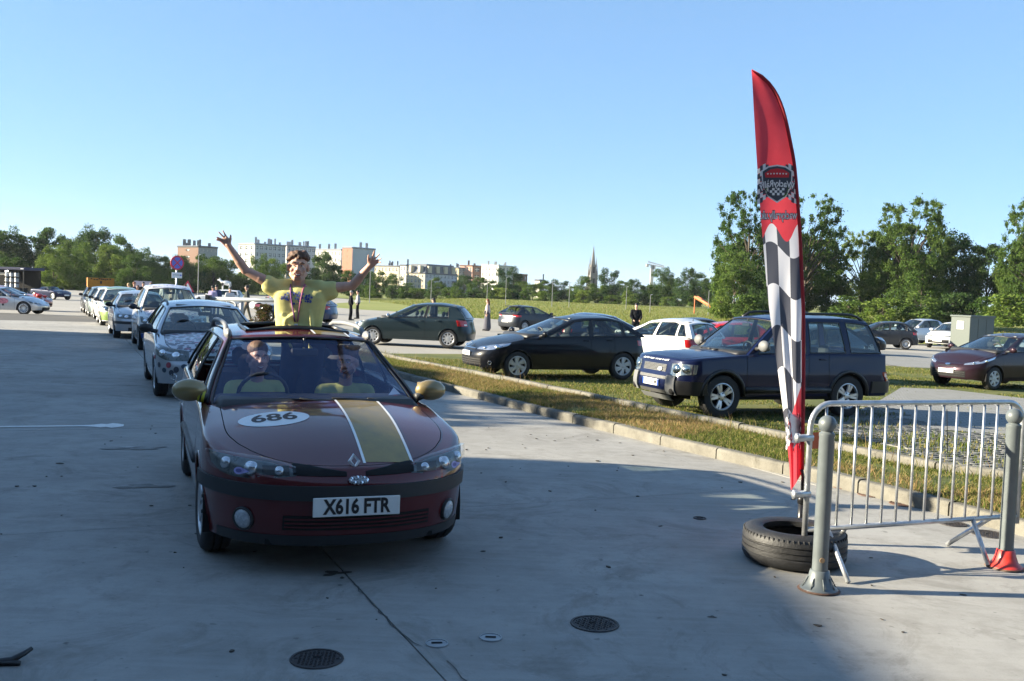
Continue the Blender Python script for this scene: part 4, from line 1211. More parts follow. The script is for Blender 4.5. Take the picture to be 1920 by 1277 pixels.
stain(628, 1075, .095, .06, M_stain, .4, 2); stain(255, 841, .38, .10, M_dk2, .35, 5); stain(245, 838, .16, .05, M_pale, .35, 7); stain(270, 912, .30, .10, M_dk2, .3, 9); stain(1335, 1157, .03, .015, M_stain, 0, 4)
def crack(pts, w, sd):
    rr = random.Random(sd); V = []; Q = []
    for (a_, b_) in zip(pts, pts[1:]):
        A_, B_ = gp(*a_), gp(*b_); n = max(3, int((B_-A_).length/.06))
        for k in range(n): Q.append(A_+(B_-A_)*(k/n)+Vector((rr.uniform(-.012, .012), rr.uniform(-.012, .012), 0)))
    for q_ in Q: h_ = w*rr.uniform(.3, 1); V += [(q_.x-h_, q_.y-h_*.5, .0035), (q_.x+h_, q_.y+h_*.5, .0035)]
    o = mobj('road_crack', V, [(2*i, 2*i+1, 2*i+3, 2*i+2) for i in range(len(Q)-1)], M_joint); o['kind'] = 'structure'
crack([(655, 1085), (700, 1135), (745, 1180), (800, 1222)], .005, 1); crack([(840, 1240), (862, 1262), (880, 1290)], .004, 3); crack([(0, 1004), (120, 996), (250, 990)], .003, 5); crack([(60, 700), (180, 712), (300, 706)], .004, 8); crack([(1150, 735+100), (1240, 852), (1300, 872)], .002, 6)
M_iron = mat('cast_iron', (.045, .04, .04), .6, metal=.4, bump=.5, bscale=70, var=.3)
M_rust = mat('rusty_iron', (.13, .075, .055), .75, metal=.2, bump=.5, bscale=70, var=.3)
def manhole(px, py, r, m, label, kind='round'):
    p = gp(px, py); t = empty('manhole_cover', (p.x, p.y, p.z), random.random()*.6, label, 'manhole cover', 'round covers in the road')
    mb = MB(); mb.lathe([(.001, .003), (r*.93, .003), (r*.93, .0)], 28); mb.build('lid', m, t, False)
    mb = MB(); mb.lathe([(r*.955, .0), (r*.955, .006), (r*1.06, .006), (r*1.08, .001)], 28); mb.build('frame', m, t, False)
    if kind == 'round' and r > .09:
        mb = MB()
        for i in range(-5, 6):
            for j in range(-5, 6):
                x, y = i*r*.165, j*r*.165
                if math.hypot(x, y) < r*.84 and not (abs(x) < r*.3 and 0 < y < r*.3): mb.box((x, y, .0055), (r*.10, r*.04, .004), Matrix.Rotation(R(45 if (i+j) % 2 else -45), 3, 'Z'))
        o = mb.build('tread_studs', m, t); o['kind'] = 'stuff'
    mb = MB()
    if kind == 'round':
        mb.box((0, r*.15, .006), (r*.34, r*.12, .004))
    else: mb.box((0, 0, .006), (r*1.0, r*.22, .004))
    mb.build('lifting_slot', M_dark, t)
manhole(594, 1236, .120, M_iron, 'dark round manhole cover nearest the bottom edge, left of the long crack joint')
manhole(1115, 1170, .125, M_iron, 'dark round manhole cover alone in the shade, right of the two small valve caps')
manhole(819, 1207, .055, M_steel, 'small pale valve cap lying on the slab joint', 'cap')
manhole(920, 1196, .055, M_steel, 'small pale valve cap right of the joint, not touching it', 'cap')
manhole(1312, 972, .05, M_iron, 'small dark valve cap at the edge of the shade left of the tyre', 'cap')
for (px, py, r, lb) in ((1582, 914, .10, 'rusty cover farthest along the kerb, seen just right of the near bollard'), (1632, 928, .11, 'rusty round cover second along the kerb behind the barrier bars'),
                        (1692, 945, .11, 'rusty round cover third along the kerb behind the barrier bars')):
    manhole(px, py, r, M_rust, lb)
manhole(1785, 982, .11, M_iron, 'grey round cover behind the barrier between its right bars')
manhole(1855, 1002, .13, M_iron, 'grey cover with two slots beside the far bollard')
# ---- building off to the left whose shadow lies across the road (out of view, roofline shaped to cast it)
M_render = mat('pale_render', (.52, .50, .46), .85, var=.1, vscale=2, bump=.2)
M_roofm = mat('grey_metal_roof', (.16, .17, .18), .5, metal=.3)
tanE = math.tan(R(SUN_EL)); XB = -18.2
shadow_edge = [(-16, 2.0), (-6, 2.0), (3.4, 1.95), (4.6, 1.95), (5.3, 1.97), (6.0, 1.78), (6.7, 1.42), (7.4, 1.45), (7.75, 1.75), (8.1, 2.0), (8.6, 1.75), (9.2, 1.45), (9.7, 1.10), (9.85, .6), (9.92, -1.4), (12, -1.2), (14, -.7), (16, -1.0), (18.5, -.7), (21, -2.6), (24, -6.0), (27, -8.4), (31.2, -9.6)]  # where the shadow ends on the road; roofline heights are shaped from it
hs = [(y, (x-XB)*tanE) for y, x in shadow_edge]
b = empty('shadow_building', (XB, 0, 0), 0, 'pale low building with a stepped roofline along the left of the road', 'building')
mb = MB(); D = 1.5
n = len(hs); V = [(0, y, 0) for y, h in hs]+[(0, y, h) for y, h in hs]+[(-D, y, 0) for y, h in hs]+[(-D, y, h) for y, h in hs]
Fs = [(i, i+1, n+i+1, n+i) for i in range(n-1)]+[(2*n+i, 3*n+i, 3*n+i+1, 2*n+i+1) for i in range(n-1)]+[(n+i, n+i+1, 3*n+i+1, 3*n+i) for i in range(n-1)]+[(0, n, 3*n, 2*n), (n-1, 3*n-1, 4*n-1, 2*n-1)]
mb.add(V, Fs); mb.build('wall', M_render, b)
mb = MB()
for k in range(8):
    w = MB(); w.box((.03, -13+k*3.0, 1.9), (.06, 1.6, 1.2)); o = w.build('window', mat('dark_window', (.03, .035, .04), .15), b)
wg_ = empty('added_dark_building', (6, -15, 0), 0, 'long dark clad depot building standing behind the viewer', 'building')  # added out of view, to darken reflections and the low sky light
w = MB(); w.box((0, -4, 7), (62, 8, 14)); w.build('wall', mat('dark_cladding', (.055, .058, .062), .7, var=.2, vscale=2), wg_)
w = MB(); w.box((0, -4, 14.1), (63, 9, .25)); w.build('roof', M_roofm, wg_)
for k in range(14): w = MB(); w.box((-28+k*4.3, .04, 2.0), (3.0, .08, 3.2)); w.build('window', mat('dark_window', (.03, .035, .04), .15), wg_)
w = MB(); w.box((-.6, 9.3, 5.75), (.05, .05, 1.6)); w.box((-.6, 9.9, 6.18), (.05, 2.0, .05)) ; w = None
M_pole = M_galv
w = MB(); w.tube([(-.5, 9.72, 5.0), (-.5, 9.72, 6.42), (-.5, 9.80, 6.43)], .03, 6); w.build('roof_mast', M_pole, b)
w = MB(); w.tube([(-.5, 8.4, 5.9), (-.5, 9.78, 6.30)], .03, 6); w.build('roof_stay', M_pole, b)
# ================================================================== OTHER CARS
def hatch(name, label, group, loc, rz, body, H=1.46, W=.87, wb=2.6, fo=.86, ro=.72, hood=.90, nosez=.66, tailz=.92, estate=False, tall=0.0, **kw):
    b = hood+.03; xr = -(wb+ro)
    cow = kw.pop('cowx', -.36); rf = kw.pop('roof_f', -1.30); rb = kw.pop('rear_b', xr+.10); rr = kw.pop('rear_t', xr+(.30 if estate else .62))
    edge = [(xr, tailz), (xr+.3, b+.06), (-wb, b+.05), (-1.5, b+.02), (cow-.1, hood), (0, hood-.075), (.4, hood-.15), (fo-.12, nosez-.03), (fo, nosez-.10)]
    roof = [(rf-.02, H-.085), (rf-.5, H-.015), (rf-1.0, H), (-wb+.1, H-.03), (rr, H-(.09 if not estate else .06))]
    bp = -1.80 if wb > 2.45 else -1.70
    win = [((cow-.42, rf-.26), (bp+.06, bp-.03)), ((bp-.04, bp-.10), (-wb+.02, -wb+.05))]
    qx = kw.pop('quarter', None)
    if qx is not None: win.append(((-wb-.06, -wb-.02), (rb+qx, rr+qx*.8)))
    p = dict(W=W, wb=wb, fo=fo, ro=ro, edge=edge, roof=roof, cowl=(cow, rf), rear=(rb, rr), wg=(W-.075, W-.30), win=win, rs=.06,
             crown=[(-9, 0), (cow-.7, 0), (cow-.1, .05), (0, .07), (.4, .075), (fo, .06)], doors=[(cow-.10, bp+.0, 'front_door'), (bp+.0, -wb+.24, 'rear_door')],
             nose=[(.15, -.12), (.24, -.03), (.42, 0), (.52, -.01), (.62, -.06), (.72, -.14), (.9, -.3)],
             tail=[(.2, .10), (.3, .02), (.5, 0), (.62, .03), (.72, .06), (1.0, .12)])
    p.update(kw); return Car(name, label, group, loc, rz, body, **p)
def face(c, lamp, grille=None, low=None, plate=None, strip=None, fog=None, inner=M_lampgrey, badge=None):
    """front fittings: lamp = (q0, q1, lo pts, hi pts) given for the positive side"""
    for sg in (1, -1):
        q = lambda a: sorted([(sg*x, z) for x, z in a])
        a, b = sorted((sg*lamp[0], sg*lamp[1]))
        h = c.patch('headlight', a, b, q(lamp[2]), q(lamp[3]), inner, .004, nq=10, nz=4)
        m = (lamp[0]+lamp[1])/2
        for f, r in ((-.18, .055), (.2, .05)):
            qq = m+(lamp[1]-lamp[0])*f; z = (pchip(lamp[2])(qq)+pchip(lamp[3])(qq))/2
            c.disc('lamp_bowl', sg*qq, z, min(r, (pchip(lamp[3])(qq)-pchip(lamp[2])(qq))*.42), M_chrome, .014, parent=h, lens=False)
        c.patch('lamp_cover', a, b, q(lamp[2]), q(lamp[3]), M_lens, .022, nq=10, nz=4, parent=h, depth=.02, bulge=.012)
        if fog: c.disc('fog_light', sg*fog[0], fog[1], fog[2], M_reflector, .004)
    if grille:
        g = c.patch('grille', -grille[0], grille[0], grille[1], grille[2], M_trim, .004, nq=12, nz=2)
        c.patch('grille_bar', -grille[0]*.98, grille[0]*.98, grille[2]-.012, grille[2]-.002, M_chrome if len(grille) < 4 else grille[3], .012, nq=12, nz=1, parent=g)
    if low:
        g = c.patch('lower_grille', -low[0], low[0], low[1], low[2], M_dark, .003, nq=14, nz=2)
        n = 3
        for k in range(n):
            z = low[1]+(low[2]-low[1])*(k+.7)/(n+.4); c.patch('grille_bar', -low[0]*.97, low[0]*.97, z-.005, z+.005, M_blackp, .009, nq=12, nz=1, parent=g, depth=.01)
    if strip: c.patch('bumper_strip', -strip[0], strip[0], strip[1], strip[2], M_blackp, .010, nq=24, nz=2)
    if plate: c.plate(*plate[0], **plate[1])
    if badge:
        M = c.frame_at(0, badge, off=.016); b = MB(); b.lathe([(.05, .0), (.045, .008), (.001, .010)], 16, M @ Matrix.Diagonal((1.25, .8, 1, 1))); b.build('maker_badge', M_chrome, c.root, True)
def tail(c, q0, q1, z0, z1, plate=None, strip=None):
    for sg in (1, -1):
        a, b = sorted((sg*q0, sg*q1)); t = c.patch('tail_light', a, b, z0, z1, M_red_lens, .008, rear=True, nq=6, nz=5)
        c.patch('reverse_lamp', *sorted((sg*(q0+.03), sg*(q0+(q1-q0)*.4))), z0+(z1-z0)*.12, z0+(z1-z0)*.35, M_white, .011, rear=True, nq=3, nz=2, parent=t, depth=.01)
    if plate: c.plate(*plate[0], rear=True, **plate[1])
    if strip: c.patch('bumper_strip', -strip[0], strip[0], strip[1], strip[2], M_blackp, .010, rear=True, nq=16, nz=2)
LAMP = lambda q0, q1, z0, z1, dz=.05: (q0, q1, [(q0, z0), ((q0+q1)/2, z0-.01), (q1, z0+dz)], [(q0, z1-dz*.7), ((q0+q1)/2, z1), (q1, z1+dz*.6)])
CONV = 'cars queueing in the convoy'
PARK = 'cars parked on the lot'
LEFTC = 'cars standing by the stall'
# paints
P_silver = paint('silver_paint', (.40, .42, .45), .6, .35); P_white = paint('white_car_paint', (.66, .66, .65), .0, .4, .08)
P_black = paint('black_paint', (.006, .007, .011), .1, .3, .015); P_navy = paint('navy_paint', (.004, .008, .040), .15, .35, .02)
P_grey = paint('grey_green_paint', (.020, .034, .040), .3, .35, .04); P_plum = paint('plum_paint', (.026, .012, .018), .35, .34, .06)
P_dgrey = paint('dark_grey_paint', (.030, .034, .042), .4, .36, .05); P_lime = paint('lime_paint', (.15, .235, .02), .1, .4, .05)
P_orange = paint('orange_paint', (.42, .085, .02), .2, .4, .06); P_bgrey = paint('blue_grey_paint', (.075, .105, .14), .4, .36, .06)
P_redp = paint('red_paint', (.40, .012, .014), .1, .35, .05); P_pink = paint('pink_paint', (.55, .13, .18), .0, .4, .05); P_dblue = paint('dark_blue_paint', (.02, .035, .085), .4, .35, .05)
def spots(name, base, cols, scale, lo=.36, hi=.42):
    q = NT(name); v = q.coord(1.0); w = q.n('ShaderNodeTexVoronoi', Scale=scale); w.feature = 'F1'; q.l(v, w.inputs['Vector'])
    nz = q.noise(scale*1.6, 2, .5, v); ad = q.n('ShaderNodeMath', operation='MULTIPLY_ADD'); q.l(nz, ad.inputs[0]); ad.inputs[1].default_value = .35; q.l(w.outputs['Distance'], ad.inputs[2])
    f = q.ramp(ad.outputs[0], [(lo, 1.0), (hi, 0.0)]); sp = q.n('ShaderNodeSeparateColor'); q.l(w.outputs['Color'], sp.inputs[0])
    c = q.ramp(sp.outputs[0], [(0, cols[0]), (.55, cols[0]), (.6, cols[1]), (.8, cols[1]), (.85, cols[2])])
    q.l(q.mix(f, base, c), q.b.inputs['Base Color']); q.set(Roughness=.4, Coat_Weight=.7); return q.m
M_leo = spots('leopard_vinyl', (.42, .43, .48), [(.035, .04, .075), (.05, .045, .06), (.22, .05, .10)], 15, .73, .79)
M_cowp = spots('cow_print_paint', (.70, .70, .68), [(.012, .012, .014)]*3, 2.2, .44, .47)
M_anim = spots('patterned_vinyl', (.62, .58, .60), [(.05, .06, .16), (.30, .10, .14), (.10, .12, .30)], 11, .52, .60)

# ---- silver estate behind the red one, with leopard-print bonnet
L = car_loc(288, 742, -66, near=-1, track=.86)
c = hatch('estate_car', 'silver estate car with leopard print bonnet right behind the red car', CONV, L, R(-66.5), P_silver, H=1.47, W=.876, wb=2.70, fo=.90, ro=.91, estate=True, quarter=.16, hood=.93, nosez=.71, rhd=True, rim='multi', steer=R(1))
c.bonnet.data.materials[0] = M_leo
face(c, LAMP(.42, 1.02, .60, .775, .06), grille=(.40, .615, .70), low=(.46, .27, .37), plate=(('', 0, .47), dict()), fog=(.66, .36, .05))
c.patch('grille_bar', -.4, .4, .665, .70, P_silver, .012, nq=12, nz=1); c.mirrors(M_trim); c.wipers(True); c.rails(-1.6, -3.3, M_dkrail, .045, .016)
st = [(.52, .52), (.66, .50), (.80, .55), (.60, .43), (.92, .48), (-.5, .52), (-.62, .47), (-.75, .53), (-.85, .45), (-.98, .52), (-1.15, .62), (-1.25, .5), (-.70, .42)]
for k, (q, z) in enumerate(st):
    M = c.frame_at(q, z, off=.008); b = MB(); b.lathe([(.001, .002), (.042, .002), (.045, -.004)], 10, M @ Matrix.Diagonal((1, random.uniform(.7, 1.2), 1, 1))); b.build('sticker', mat('sticker_%d' % (k % 3), [(.04, .045, .06), (.30, .05, .07), (.03, .06, .09)][k % 3], .5), c.root)
# ---- tall patterned people carrier
L = car_loc(258, 656, -66, near=-1, track=.83)
c = hatch('people_carrier', 'tall whitish people carrier covered in animal pattern behind the silver estate', CONV, L, R(-65.5), P_white, H=1.68, W=.845, wb=2.5, fo=.70, ro=.66, hood=1.0, nosez=.78, estate=True, cowx=-.22, roof_f=-1.05, quarter=.14, rhd=True, rim='cap')
c.bonnet.data.materials[0] = M_anim
face(c, LAMP(.40, .86, .66, .83, .05), grille=(.36, .68, .76), low=(.45, .27, .40), strip=(1.1, .45, .52)); c.mirrors(P_dgrey); c.wipers(True)
b = MB(); c.patch('blue_sticker', -.95, -.62, .32, .44, mat('blue_sticker', (.03, .08, .30), .5), .012)
RM = M_anim
# roof covered in pattern
mobj('roof_vinyl', [(v.x, v.y*.97, v.z+.004) for v in c.roofV], [(i*c.roofnc+j, i*c.roofnc+j+1, (i+1)*c.roofnc+j+1, (i+1)*c.roofnc+j) for i in range(len(c.roofV)//c.roofnc-1) for j in range(1, c.roofnc-2)], M_anim, c.root)
# ---- silver hatchback with sun strip
L = car_loc(213, 634, -65, near=-1, track=.84)
c = hatch('hatchback', 'pale silver hatchback with lettered sun strip across its windscreen', CONV, L, R(-64.5), P_silver, H=1.44, W=.867, wb=2.51, fo=.86, ro=.78, hood=.92, nosez=.72, rhd=True, rim='multi', quarter=.2)
face(c, LAMP(.40, .86, .62, .75, .02), grille=(.36, .64, .72), low=(.5, .25, .36), strip=(1.1, .46, .54), plate=(('', 0, .44), dict()))
V = [c.gpt('F', f, t)+Vector((.004, 0, .004)) for t in (.80, .86, .93) for f in (-.9, -.5, 0, .5, .9)]
for k, f in enumerate([-.9, -.5, 0, .5, .9]*3): V[k].y = (1 if f >= 0 else -1)*abs(V[k].y)
o = mobj('sun_strip', V, [(r*5+k, r*5+k+1, r*5+k+6, r*5+k+5) for r in range(2) for k in range(4)], M_trim, c.root)
p = c.gpt('F', .2, .865); Mt = Matrix.Translation((p.x+.012, 0, p.z+.008)) @ Matrix((( 0, -math.sin(R(30)), math.cos(R(30))), (1, 0, 0), (0, math.cos(R(30)), math.sin(R(30))))).to_4x4()
text_obj('strip_lettering', 'SLICK', .13, M_white, o, Mt, .001, .004, sx=1.5)
c.mirrors(P_black); c.wipers(True)
# ---- lime-roofed car
L = car_loc(187, 613, -65, near=-1, track=.82)
c = hatch('hatchback', 'hatchback with lime green roof and front wing in the queue', CONV, L, R(-64.5), P_white, H=1.53, W=.84, wb=2.45, fo=.80, ro=.68, hood=.95, nosez=.74, rhd=True, rim='cap', extra_mats=[P_lime], roof_mi=2); c.bonnet.data.materials[0] = P_lime; c.patch('lime_bumper', -1.15, 1.15, .28, .60, P_lime, .006, nq=24, nz=4)
face(c, LAMP(.36, .84, .62, .78, .05), grille=(.34, .62, .70), low=(.45, .25, .38)); c.mirrors(P_dgrey)
for sg in (1, -1):
    d = MB(); d.add([(x, sg*(c.surf_y(x, z)+.006), z) for x, z in ((-.5, .38), (-1.3, .38), (-1.3, .82), (-.5, .82))], [(0, 1, 2, 3)]); d.build('door_decal', M_white, c.root)
    d = MB(); d.add([(x, sg*(c.surf_y(x, z)+.010), z) for x, z in ((-.9, .40), (-1.2, .40), (-1.1, .78), (-.8, .78))], [(0, 1, 2, 3)]); d.build('red_decal', P_redp, c.root)
L = car_loc(175, 601, -65, near=-1, track=.82)
c = hatch('hatchback', 'white and red painted car behind the lime roofed one', CONV, L, R(-64.5), P_white, H=1.5, W=.84, wb=2.45, fo=.8, ro=.68, hood=.94, nosez=.74, rhd=True, rim='cap'); c.mirrors(P_black)
face(c, LAMP(.36, .84, .62, .78, .05), low=(.45, .25, .38)); c.bonnet.data.materials[0] = P_redp
L = car_loc(165, 594, -65, near=-1, track=.84)
c = hatch('estate_car', 'grey green estate car near the far end of the queue', CONV, L, R(-64), paint('sage_grey_paint', (.16, .20, .19), .4, .35), H=1.5, W=.86, wb=2.6, fo=.85, ro=.85, estate=True, quarter=.16, hood=.94, nosez=.74, rhd=True); c.mirrors(P_dgrey)
face(c, LAMP(.36, .84, .62, .78, .05), low=(.45, .25, .38))
L = car_loc(155.5, 587, -65, near=-1, track=.84)
c = hatch('estate_car', 'dark estate with ochre side last in the queue under the orange box', CONV, L, R(-64), P_dgrey, H=1.46, W=.86, wb=2.6, fo=.85, ro=.85, estate=True, quarter=.16, hood=.92, nosez=.72, rhd=True); c.mirrors(P_black); LASTQ = c
face(c, LAMP(.36, .84, .62, .78, .05), low=(.45, .25, .38))
# orange box lashed on its roof
M_obox = mat('orange_box_paint', (.42, .17, .015), .6, var=.25, vscale=3)
bx = empty('roof_box', LASTQ.root.location+Vector((-.55, 1.3, 1.38)), R(-64+0), 'big orange open box carried on the roof at the tail of the queue', 'roof box')
bx.rotation_euler.z = R(-64)
m = MB(); m.box((0, 0, .05), (1.1, 1.3, .06)); m.build('base', M_obox, bx)
for sx in (1, -1):
    m = MB(); m.box((sx*.55, 0, .30), (.05, 1.3, .48)); m.build('end_panel', M_obox, bx)
    m = MB(); m.box((0, sx*.65, .30), (1.15, .05, .48)); m.build('side_panel', M_obox, bx)
m = MB()
for k in range(9): m.ball((.575, -.46+k*.115+random.uniform(-.03, .03), .46+random.uniform(-.03, .04)), (.02, .06, .035), 6, 4)
m.build('painted_lettering', M_trim, bx)
m = MB(); m.box((.58, .0, .30), (.02, .10, .15), bev=.008); m.build('black_mark', M_trim, bx)
# ---- left group
L = car_loc(43, 590, 2, near=-1, track=.85)
c = Car('coupe', 'low silver coupe with pink emblem on its door at the left edge', LEFTC, L, R(3), P_silver, W=.87, fo=.80, wb=2.45, ro=.75, rim='multi', rad=.31, rimr=.215, rs=.10, Lf=.75, nf=2.2,
        edge=[(-3.2, .90), (-2.4, .93), (-1.4, .88), (-.5, .84), (0, .78), (.4, .66), (.8, .46)], crown=[(-9, 0), (-.9, .0), (-.4, .05), (0, .06), (.8, .05)], cowl=(-.35, -1.15), rear=(-2.9, -1.95),
        nose=[(.15, -.10), (.25, -.02), (.40, 0), (.55, -.06), (.9, -.3)], roof=[(-1.1, 1.24), (-1.5, 1.29), (-2.0, 1.26)], wg=(.78, .52), win=[((-.72, -1.35), (-1.95, -1.80))], doors=[(-.42, -1.75, 'door')], sill=.2, rhd=True)
face(c, (.40, .95, [(.40, .50), (.95, .56)], [(.40, .56), (.95, .65)]), low=(.45, .24, .36)); c.mirrors(P_silver)
d = MB(); d.lathe([(.001, .0), (.20, .0)], 14, Matrix.Translation((-.95, -(c.surf_y(-.95, .62)+.008), .64)) @ Matrix.Rotation(R(90), 4, 'X') @ Matrix.Diagonal((1.3, .7, 1, 1))); d.build('door_emblem', mat('pink_emblem', (.45, .16, .20), .5, var=.5, vscale=14), c.root)
d = MB(); d.box((-.95, -(c.surf_y(-.95, .5)+.006), .48), (.09, .01, .14)); d.build('emblem_foot', M_trim, c.root)
L = car_loc(48, 582, 2, near=-1, track=.85); 
c = hatch('coupe', 'orange and black car half hidden behind the silver coupe', LEFTC, L, R(1), P_orange, H=1.34, W=.87, wb=2.5, fo=.95, ro=.8, hood=.86, nosez=.66, rim='five', quarter=.2, roof_f=-1.4); c.mirrors(P_black)
face(c, LAMP(.40, .90, .55, .68, .03), low=(.55, .22, .42)); 
for (x, y, s) in ((.45, -.2, 1.0), (.15, .1, .8), (.55, .25, .7)):
    d = MB(); d.ball((x, y, c.top_z(x, y)+.07*s), (.20*s, .16*s, .10*s), 10, 7); d.build('red_ornament', P_redp, c.root, True)
L = car_loc(100, 562, -20, near=-1, track=.8)
c = Car('roadster', 'navy open roadster parked nose outward beside the dark stall', LEFTC, L+Vector((0, 0, 0)), R(-24), P_navy, W=.84, fo=.75, wb=2.27, ro=.7, rim='multi', rs=.09, Lf=.7, nf=2.3, edge=[(-3, .86), (-2.2, .88), (-1.2, .85), (-.5, .83), (0, .78), (.4, .70), (.75, .55)],
        crown=[(-9, 0), (-.9, 0), (-.4, .04), (0, .05), (.75, .04)], cowl=(-.45, -.95), rear=(-1.9, -1.75), roof=[(-.9, 1.14), (-1.8, 1.08)], wg=(.72, .55), win=[((-.75, -1.05), (-1.5, -1.4))], doors=[(-.5, -1.5, 'door')], rhd=True, interior=False)
face(c, LAMP(.40, .80, .56, .66, .02), low=(.4, .24, .36), plate=(('', 0, .42), dict())); c.mirrors(P_navy)
# ---- parked cars on the right
def fplate(c, txt, z, **k): return c.plate(txt, 0, z, **k)
L = car_loc(697, 646, 171, near=1, track=.85)
c = hatch('hatchback', 'grey green five-door hatchback parked on grass behind the red car', PARK, L, R(172), P_grey, H=1.50, W=.873, wb=2.608, fo=.87, ro=.73, hood=.93, nosez=.74, tailz=.95, rim='petal', cowx=-.22, roof_f=-1.22, rad=.315, rimr=.205, rear_t=-2.90)
face(c, LAMP(.34, .98, .66, .78, .10), low=(.55, .28, .45)); tail(c, .62, 1.02, .74, .94); c.mirrors(M_chrome); c.antenna(-2.6, .25)
L = car_loc(970, 712, 203, near=1, track=.86)
c = hatch('hatchback', 'black five-door hatchback nose to the kerb between grey green hatchback and blue off-roader', PARK, L, R(202), P_black, H=1.47, W=.90, wb=2.64, fo=.90, ro=.76, hood=.94, nosez=.72, tailz=.98, rim='blade', rad=.316, rimr=.208, cowx=-.25, roof_f=-1.30, quarter=.28)
face(c, (.40, 1.08, [(.40, .64), (.75, .64), (1.08, .74)], [(.40, .69), (.75, .755), (1.08, .815)]), grille=(.34, .62, .655, M_chrome), low=(.62, .30, .46), plate=(('', 0, .535), dict(w=.46, h=.105)), fog=(.84, .36, .04), inner=M_reflector)
c.plate('EG-423-DE', 0, .535, w=.46, h=.105, off=.016, tsize=.085); tail(c, .50, 1.0, .80, .92); c.mirrors(P_black)
d = MB()
M = c.frame_at(0, .70, off=.012) @ Matrix.Rotation(R(-20), 4, 'X'); d.prism([(0, .055), (.035, 0), (0, -.055), (-.035, 0)], .01, M); d.build('maker_badge', M_blackp, c.root)
# navy off-roader
L = car_loc(1352, 785, 202, near=1, track=.87)
P_lr = P_navy; M_clad = mat('grey_cladding', (.14, .145, .15), .6, bump=.1, bscale=150)
c = Car('off_roader', 'navy blue off-roader with roof rails and white number plate behind the flag', PARK, L, R(202), P_lr, W=.90, fo=.83, wb=2.557, ro=1.02, sill=.36, Ra=.415, rad=.358, wid=.225, rimr=.222, rim='five', rs=.045, nf=3.6, nr=4.5, Lf=.55, Lr=.40, lip_r=.035, lipm=M_trim,
        nose=[(.25, -.16), (.36, -.06), (.48, 0), (.62, -.015), (.72, -.05), (.9, -.085), (1.1, -.12)], tail=[(.3, .10), (.45, .0), (.65, 0), (.70, .09), (1.2, .13)],
        side=[(.3, .95), (.40, .985), (.7, 1.0), (.95, .975), (1.2, .96)],
        edge=[(-3.6, 1.10), (-1.5, 1.08), (-.4, 1.04), (0, 1.01), (.5, .97), (.83, .92)], crown=[(-9, 0), (-.9, 0), (-.35, .035), (.2, .055), (.83, .05)],
        cowl=(-.34, -1.12), rear=(-3.36, -3.12), wg=(.82, .66), bow=(.14, .08), bowr=(.05, .05), roof=[(-1.1, 1.66), (-1.6, 1.715), (-2.6, 1.73), (-3.1, 1.69)], rdrop=.045,
        win=[((-.66, -1.26), (-1.64, -1.70)), ((-1.74, -1.78), (-2.50, -2.42)), ((-2.62, -2.56), (-3.30, -3.10))], doors=[(-.45, -1.70, 'front_door'), (-1.70, -2.12, 'rear_door')], trimB=False)
r = c.root
for sg in (1, -1):
    q = lambda a: sorted([(sg*x, z) for x, z in a]); a, b = sorted((sg*.50, sg*.98))
    h = c.patch('headlight', a, b, q([(.50, .70), (.60, .665), (.80, .70), (.98, .715)]), q([(.50, .865), (.7, .875), (.98, .87)]), M_reflector, .004, nq=10, nz=5)
    for qq, rr in ((.62, .075), (.80, .065)): c.disc('lamp_bowl', sg*qq, .79, rr, M_chrome, .014, parent=h, lens=False)
    c.patch('lamp_cover', a, b, q([(.50, .70), (.60, .665), (.80, .70), (.98, .715)]), q([(.50, .865), (.7, .875), (.98, .87)]), glass('hazy_lens', (.85, .84, .76), 1.0), .030, nq=10, nz=5, parent=h, bulge=.015)
    o = c.patch('bumper_corner', *sorted((sg*.46, sg*.66)), .38, .66, M_clad, .035, nq=6, nz=4)
    c.disc('fog_light', sg*.60, .43, .05, M_dark, .038, lens=False)
    pts = [(x, sg*(c.surf_y(x, .50)+.0), .47) for x in (-.42, -.9, -1.4, -1.9, -2.14)]
    t = MB(); t.tube(pts, .06, 6); t.build('sill_cladding', M_trim, r, True)
    c.patch('bumper_end', *sorted((sg*.67, sg*1.22)), .38, .60, M_trim, .012, nq=8, nz=3)
    a, b = sorted((sg*.70, sg*.98)); c.patch('tail_light', a, b, .60, .78, M_red_lens, .012, rear=True, nq=4, nz=3)
    c.patch('rear_bumper', *sorted((sg*.02, sg*1.30)), .42, .62, M_trim, .03, rear=True, nq=10, nz=3)
M_mesh = mat('mesh_grille', (.12, .12, .12), .5, metal=.4, var=.6, vscale=120)
g = c.patch('grille', -.36, .36, .72, .84, M_mesh, .006, nq=8, nz=3)
for k in range(5): c.patch('grille_bar', -.36, .36, .735+k*.022, .742+k*.022, M_trim, .013, nq=6, nz=1, parent=g, depth=.01)
c.patch('lower_grille', -.42, .42, .60, .65, M_mesh, .005, nq=8, nz=2); c.patch('lower_grille', -.42, .42, .36, .42, M_mesh, .005, nq=8, nz=2); c.patch('skid_plate', -.46, .46, .26, .345, M_clad, .02, nq=10, nz=3)
M = c.frame_at(.20, .755, off=.022); b = MB(); b.lathe([(.001, .004), (.05, .003), (.053, -.004)], 14, M @ Matrix.Diagonal((1.25, .7, 1, 1))); b.build('oval_badge', M_galv, r)
c.plate('FD-176-DM', 0, .53, w=.52, h=.11, blue=True, tsize=.10)
M = c.frame_at(0, .90, off=.012) @ Matrix.Rotation(R(-50), 4, 'X') @ Matrix.Translation((0, .03, .006))
text_obj('bonnet_lettering', 'LAND ROVER', .105, M_white, r, M, .003, .003, sx=1.28)
c.mirrors(M_clad, x=-.70, z=1.20, out=.20, size=(.07, .13, .095)); c.wipers(False); c.rails(-1.35, -3.05, M_trim, .085, .022, y=.60)
LRC = c
